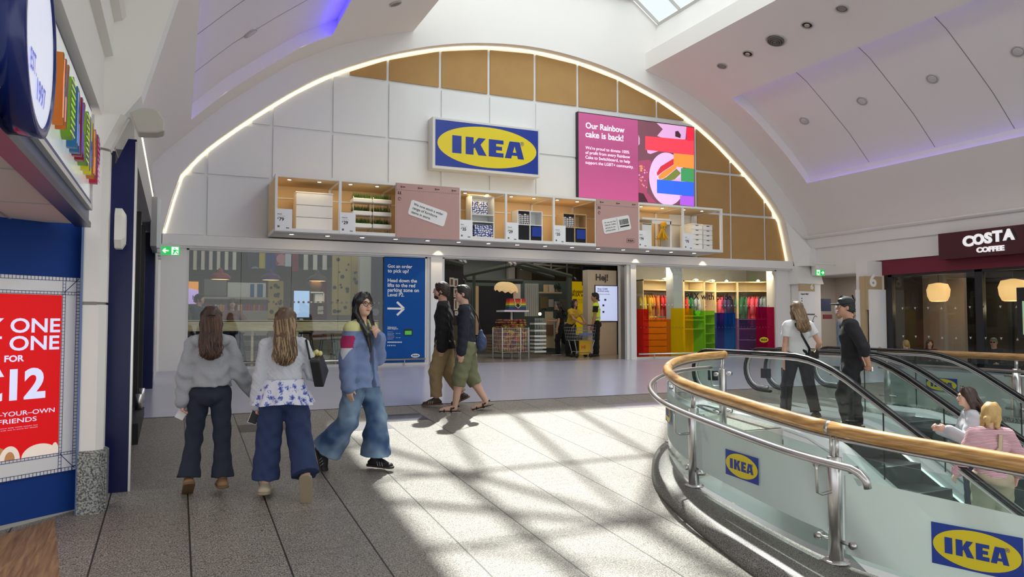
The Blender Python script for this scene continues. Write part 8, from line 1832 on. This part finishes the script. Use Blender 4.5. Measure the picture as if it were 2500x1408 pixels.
for sg in (-1, 1): e2.shoe(sg, shk, gum)
v = e2.vol([e2.hp(0, 0, .1), e2.hp(0, .2, .05)], .14); v.ell(e2.hp(0, -.014, .045), np.array((.091, .110, .099)) * e2.hs, e2.HR, .01); v.cut(e2.hp(0, 0, .042), e2.HR @ V3(0, -.12, -1)); v.ell(e2.hp(0, .115, .045), np.array((.066, .075, .012)) * e2.hs, e2.HR, .012); volobj('cap', v, mat('cap_charcoal', '#25262c', .8, bump=.05, bscale=200), e2.t)
kq = e2.arm[-1][6]; b = B(); b.bbox(kq[0] - .03, kq[0] + .03, kq[1] - .05, kq[1] - .02, kq[2] - .03, kq[2] + .03, .008, steel); e2.mesh('keys', b)
e3 = Fig('young woman with brown hair and pale grey top going up the near escalator', Vector((8.25, 5.55, -.40)), UPW + .75, 1.56, None, True, .0095, lean=.03,
         armL=((.3, .25, -.9), (.15, .75, .5), (0, 1, .1), .6), armR=((.12, .35, -.9), (-.3, .8, .3), (-.4, .6, .5), .9), head=(.15, -.03, 0), skin='#d9ae98')
e3.body().face(); e3.hair(mat('hair_brown', '#4a2e22', .45), 'long', .12, 1.1, 8, 70, mat('hair_brown_light', '#5a3d2c', .45)); e3.top(mat('top_pale_grey', '#b9b9bf', .9), 'top', .022, .0, .95, (.046, .046, .04), 0, .003); e3.trousers(denim, name='jeans')
b = B()
for sx in (-1, 1): b.tube([e3.hp(sx * .033 + .03 * cos(a), .04 + .0, .125 + .018 * sin(a)) for a in [2 * pi * i / 14 for i in range(14)]], .004, black, 6, closed=True)
e3.mesh('sunglasses', b)
for sg in (-1, 1): e3.shoe(sg, shoec, solec)
e4 = Fig('blonde woman in pink striped top on the escalator, seen from behind', Vector((7.72, 5.0, -.52)), UPW - .55, 1.58, None, True, .0085, lean=.0,
         armL=((.35, .1, -.9), (.1, .5, -.8), (0, .6, -.5), .6), armR=((.5, .15, -.85), (.05, .35, -.9), (-.2, .2, -.9), .6), head=(-.75, .0, 0), skin='#d9ae98', bulk=1.08)
hbl = mat('hair_pale_blonde', '#b8955c', .45, vary=.2, vscale=40); e4.body().face(); e4.hair(hbl, 'bob', .05, 1.15, 4, tie=True)
st = bpy.data.materials.new('pink_stripes'); st.use_nodes = True; nt = st.node_tree; tc = nt.nodes.new('ShaderNodeTexCoord'); wv = nt.nodes.new('ShaderNodeTexWave'); wv.bands_direction = 'Z'; wv.inputs['Scale'].default_value = 22; wv.inputs['Distortion'].default_value = .4; cr = nt.nodes.new('ShaderNodeValToRGB'); cr.color_ramp.elements[0].color = (*srgb('#a5606e'), 1); cr.color_ramp.elements[0].position = .35; cr.color_ramp.elements[1].color = (*srgb('#d6bcc0'), 1); cr.color_ramp.elements[1].position = .5
nt.links.new(tc.outputs['Object'], wv.inputs['Vector']); nt.links.new(wv.outputs['Fac'], cr.inputs[0]); nt.links.new(cr.outputs[0], nt.nodes['Principled BSDF'].inputs['Base Color']); nt.nodes['Principled BSDF'].inputs['Roughness'].default_value = .9
e4.top(st, 'striped_top', .022, .02, .85, (.05, .048, .042), 0, .003); e4.trousers(mat('trousers_beige', '#a39a82', .9, bump=.05, bscale=200), (.074, .062, .058, .056), .97)
for sg in (-1, 1): e4.shoe(sg, shoec, solec)
b = B(); b.tube([e4.neck + e4.right * .06 + e4.fwd * .03, e4.neck + e4.right * .05 - e4.fwd * .10 - V3(0, 0, .03), e4.chest + e4.right * .02 - e4.fwd * .145, (e4.chest + e4.waist) / 2 - e4.fwd * .142 - e4.right * .06, e4.waist - e4.right * .14 - e4.fwd * .1], .022, mat('strap_beige', '#b3a183', .8), 6, flat=.3, upv=(0, -1, 0)); e4.mesh('bag_strap', b)
b = B(); b.tube([e4.hp(sx * .036 + .022 * cos(a), .104, .004 + .018 * sin(a)) for sx in (1,) for a in [2 * pi * i / 14 for i in range(14)]], .003, black, 5, closed=True); b.tube([e4.hp(.058, .1, .01), e4.hp(.078, 0, .006)], .0026, black, 5); e4.mesh('glasses', b)
# in the store ------------------------------------------------------------------------------
q = Fig('worker in a lime yellow safety vest and black clothes, by the greeting board', Vector((11.0, 18.4, ZF)), UPW + 1.0, 1.78, None, False, .011, armL=((.12, .1, -1), (.0, .25, -1), (0, .2, -1), .6), armR=((.12, -.05, -1), (.05, .15, -1), (0, .1, -1), .5), head=(.25, 0, 0), skin='#b08468')
q.body(); q.hair(mat('hair_black_short', '#1a1716', .6), 'short', .1, 1, 3); q.top(mat('shirt_black', '#16161a', .9), 'shirt', .012, .0, .3, (.044, .044, .03)); q.trousers(mat('trousers_black', '#17171a', .9)); q.face()
q.top(mat('vest_lime', '#c6e02a', .6, emit=.12), 'safety_vest', .024, .0, .0, (.046, .04, .03), 0, .002, only=(0, 0), paint=lambda X, Y, Z: ((np.abs(Z - (q.waist[2] - .01)) < .03) | (np.abs(Z - (q.chest[2] + .02)) < .02)).astype(int), mats=[mat('vest_lime', '#c6e02a', .6, emit=.12), mat('vest_silver', '#b9bcb4', .3)])
for sg in (-1, 1): q.shoe(sg, shk, gum)
q = Fig('smiling woman in a mustard T-shirt leaning on the shopping trolley', Vector((10.35, 18.75, ZF)), -UPW + .25, 1.62, None, True, .011, lean=.32, armL=((.12, .75, -.6), (-.3, .6, -.2), (-.3, .8, 0), .8), armR=((.12, .75, -.6), (-.3, .6, -.2), (-.3, .8, 0), .8), head=(0, .28, 0), skin='#b5866a')
q.body().face(); q.hair(mat('hair_black_short', '#1a1716', .6), 'bob', .05, .9, 2, tie=True); q.top(mat('tee_mustard', '#c4a032', .9), 'tshirt', .014, .0, .3, (.043, .044, .03)); q.trousers(mat('trousers_black', '#17171a', .9))
for sg in (-1, 1): q.shoe(sg, shk, gum)
q = Fig('woman in black with a cream tote bag, walking into the store', Vector((10.45, 19.5, ZF)), UPW + .9, 1.56, None, True, .011, lean=.06, legL=((.02, .25, -1), (0, -.05, -1), (0, 1, -.05)), legR=((.02, -.2, -1), (0, -.7, -.8), (0, .6, -.8)), armR=((.15, .3, -1), (0, .9, .1), (0, 1, .1), .7), skin='#c79a80')
q.body(); q.hair(hairk, 'long', .2, 1.0, 4); q.top(mat('tee_black', '#17171b', .9), 'tshirt', .014, .0, .3); q.trousers(mat('trousers_black', '#17171a', .9))
for sg in (-1, 1): q.shoe(sg, shk, mat('sole_white', '#c9c6c0', .6))
a = WORLD[q.t.name] @ Vector(q.waist + V3(.16, -.02, -.12)); t = thing('tote_bag', 'cream tote bag with brown lettering on the walking woman', 'bag', a); b = B(); b.bbox(a.x - .13, a.x + .13, a.y - .10, a.y - .03, a.z - .15, a.z + .13, .02, mat('tote_cream', '#b9a988', .9)); obj('body', b, parent=t)
b = B()
for i in (0, 1): text(b, ('LITTLE', 'LATTITUDE')[i], (a.x - .11, a.y - .101, a.z + .02 - i * .07), XU, ZU, None, mat('tote_print', '#5c3428', .8), bold=.04, width=.21, height=.05)
obj('lettering', b, parent=t); b = B(); b.tube([(a.x - .08, a.y - .06, a.z + .12), (a.x - .05, a.y - .02, a.z + .42), (a.x + .06, a.y - .06, a.z + .12)], .01, mat('tote_cream', '#b9a988', .9), 6); obj('handle', b, parent=t)
# shopping trolley with a yellow child seat sheet
t = thing('shopping_trolley', 'silver wire shopping trolley with a yellow panel, in front of the store staff', 'shopping trolley', Vector((10.3, 18.25, ZF))); wr_ = mat('trolley_wire', '#a9adb0', .3, metal=.8); x0, x1, y0, y1 = 9.95, 10.72, 17.95, 18.4
b = B(); zt, zb = 1.78, 1.42
for i in range(14): x = x0 + (x1 - x0) * i / 13; b.tube([(x, y0, zt), (x0 + .06 + (x - x0) * .86, y0 + .04, zb), (x0 + .06 + (x - x0) * .86, y1 - .04, zb), (x, y1, zt)], .004, wr_, 4)
for k in range(5): z = zb + (zt - zb) * k / 4; o_ = .05 * (1 - k / 4); b.tube([(x0 + o_, y0 + o_, z), (x1 - o_, y0 + o_, z), (x1 - o_, y1 - o_, z), (x0 + o_, y1 - o_, z)], .005, wr_, 4, closed=True)
obj('basket', b, parent=t); b = B(); b.tube([(x1, y0, zt + .06), (x1, y1, zt + .06)], .016, mat('trolley_grip', '#2c3a5c', .5), 8); obj('grip', b, parent=t)
b = B(); b.box(x0 + .25, x0 + .65, y0 - .006, y0 + .004, 1.55, 1.62, mat('trolley_sign', '#5b6f9c', .5)); obj('sign', b, parent=t)
b = B(); b.tube([(x0 + .12, y0 + .05, zb), (x0 + .2, y0 + .08, 1.1), (x1 - .1, y0 + .08, 1.1), (x1 - .02, y0 + .05, zb)], .012, wr_, 6); b.tube([(x0 + .12, y1 - .05, zb), (x0 + .2, y1 - .08, 1.1), (x1 - .1, y1 - .08, 1.1), (x1 - .02, y1 - .05, zb)], .012, wr_, 6); obj('frame', b, parent=t)
for x in (x0 + .2, x1 - .12):
    for y in (y0 + .08, y1 - .08): b = B(); b.lathe([(.01, -.015), (.06, -.015), (.06, .015), (.01, .015)], (x, y, ZF + .06), black, 14, 'y'); b.cyl((x, y, ZF + .06), (x, y, 1.1), .012, wr_, 6); obj('wheel', b, parent=t)
b = B(); b.box(x0 + .3, x0 + .66, y0 + .1, y0 + .13, 1.02, 1.42, mat('trolley_yellow', '#d3a51c', .6)); text(b, 'HI', (x0 + .36, y0 + .1, 1.18), XU, ZU, .14, mat('trolley_red', '#b5502a', .6), bold=.03); obj('yellow_panel', b, parent=t)
# cafe guests, seated at the bar behind the glass
q = Fig('boy with dark hair and a dark hooded top sitting at the cafe bar, far left', Vector((.45, 17.75, ZF)), -.5, 1.62, None, False, .011, sit=.80, armL=((.1, .5, -.8), (-.1, .8, .4), (0, .6, .8), .8), armR=((.1, .5, -.8), (-.1, .8, .4), (0, .6, .8), .8), legL=((.1, 1, -.3), (0, .1, -1), (0, 1, 0)), legR=((.1, 1, -.3), (0, .1, -1), (0, 1, 0)), head=(.1, .05, 0), skin='#c69a80')
q.body(); q.hair(mat('hair_black_short', '#1a1716', .6), 'short', .1, 1.4, 3); q.top(mat('hoodie_charcoal', '#2c2f36', .9), 'hoodie', .03, .02, .95, hood=True); q.trousers(denim)
for sg in (-1, 1): q.shoe(sg, shk, gum)
q = Fig('guest in a brown pink top sitting at the cafe bar behind the two girls', Vector((1.15, 17.8, ZF)), -UPW, 1.6, None, True, .011, sit=.72, lean=.1, armL=((.5, .5, -.7), (-.6, .7, .0), (-.7, .5, 0), .8), armR=((.5, .5, -.7), (-.6, .7, .0), (-.7, .5, 0), .8), legL=((.1, 1, -.3), (0, .1, -1), (0, 1, 0)), legR=((.1, 1, -.3), (0, .1, -1), (0, 1, 0)), head=(0, .1, 0), skin='#c69a80')
q.body().face(); q.hair(hairb, 'long', .1, 1, 3); q.top(mat('top_rose', '#7d5450', .9), 'top', .03, .02, .95); q.trousers(denim)
for sg in (-1, 1): q.shoe(sg, shk, gum)
# passage and coffee shop
q = Fig('young man in white T-shirt and light jeans leaning at the passage wall', Vector((18.3, 16.2, fz(16.2))), -UPW - .3, 1.74, None, False, .012, armL=((.1, .4, -.9), (-.2, .9, .3), (-.2, .9, .3), .8), armR=((.1, .4, -.9), (-.2, .9, .3), (-.2, .9, .3), .8), head=(0, .35, 0), skin='#b98d74')
q.body().face(); q.hair(mat('hair_black_short', '#1a1716', .6), 'short', .1, 1.9, 5); q.top(mat('tee_white', '#d9d9d9', .9), 'tshirt', .02, -.02, .3, (.048, .048, .03)); q.trousers(mat('jeans_light', '#7c90ac', .9), (.07, .06, .056, .05))
for sg in (-1, 1): q.shoe(sg, mat('shoe_white', '#d0d0d0', .6), mat('sole_white', '#c9c6c0', .6))
chairm = mat('chair_dark', '#2a211c', .6)
def seated(label, x, y, face, hm, hs_, top_m, H=1.66, fem=True, seat=.46, **k):
    z = .30; q = Fig(label, Vector((x, y, z)), face, H, None, fem, .012, sit=seat + .09, legL=((.1, 1, -.1), (0, .1, -1), (0, 1, 0)), legR=((.1, 1, -.1), (0, .1, -1), (0, 1, 0)), armL=((.15, .3, -1), (-.3, .9, -.1), (-.3, .9, 0), .7), armR=((.15, .3, -1), (-.3, .9, -.1), (-.3, .9, 0), .7), **k)
    q.body().face(); q.hair(hm, hs_, .12, 1, 4); q.top(top_m, 'top', .024, .0, .9); q.trousers(denim)
    for sg in (-1, 1): q.shoe(sg, shk, gum)
    t = thing('cafe_chair', 'dark chair under the ' + label.split(' seated')[0].split(' and')[0], 'chair', (x, y, z), 'coffee shop chairs'); M4 = Matrix.Translation((x, y, z)) @ Matrix.Rotation(face - pi / 2, 4, 'Z')
    def tb(x0, x1, y0, y1, z0, z1, n): b = B(); b.box(x0, x1, y0, y1, z0, z1, chairm); b.v = [tuple(M4 @ Vector(v)) for v in b.v]; obj(n, b, parent=t)
    tb(-.21, .21, -.22, .2, seat - .04, seat, 'seat'); tb(-.21, .21, -.25, -.22, seat, seat + .42, 'backrest')
    for a in (-1, 1):
        for c in (-1, 1): tb(a * .19 - .015, a * .19 + .015, c * .18 - .015, c * .18 + .015, 0, seat - .04, 'leg')
    return q
seated('woman with long dark hair seated in the coffee shop', 18.0, 13.2, pi + .9, hairb, 'long', mat('top_maroon', '#4a2228', .9), 1.45, seat=.36)
seated('blond guest seen from behind seated at the coffee shop window', 17.6, 13.56, UPW - .6, hbl, 'bob', mat('top_pale', '#9a9ca3', .9), 1.42, seat=.36)
q = seated('man in sunglasses and dark jacket over teal, seated in the coffee shop', 17.9, 11.45, pi + .35, mat('hair_grey', '#6f6a66', .6), 'short', mat('jacket_charcoal', '#26262c', .9), 1.58, False, seat=.38, skin='#b98a74')
b = B()
for sx in (-1, 1): b.ell(q.hp(sx * .033, .097, .008), (.026, .012, .018), black, 10, 6, Matrix([list(r) for r in q.HR]))
q.mesh('sunglasses', b)
b = B(); b.lathe([(.38, .72 + (.3)), (.38, .745 + (.3)), (.03, .75 + (.3))], (18.4, 12.4, 0), chairm, 24); t = thing('cafe_table', 'round dark table in the coffee shop window', 'table', (18.4, 12.4, (.3))); obj('table_top', b, parent=t); b = B(); b.cyl((18.4, 12.4, (.3)), (18.4, 12.4, (.3) + .72), .04, chairm); obj('leg', b, parent=t)
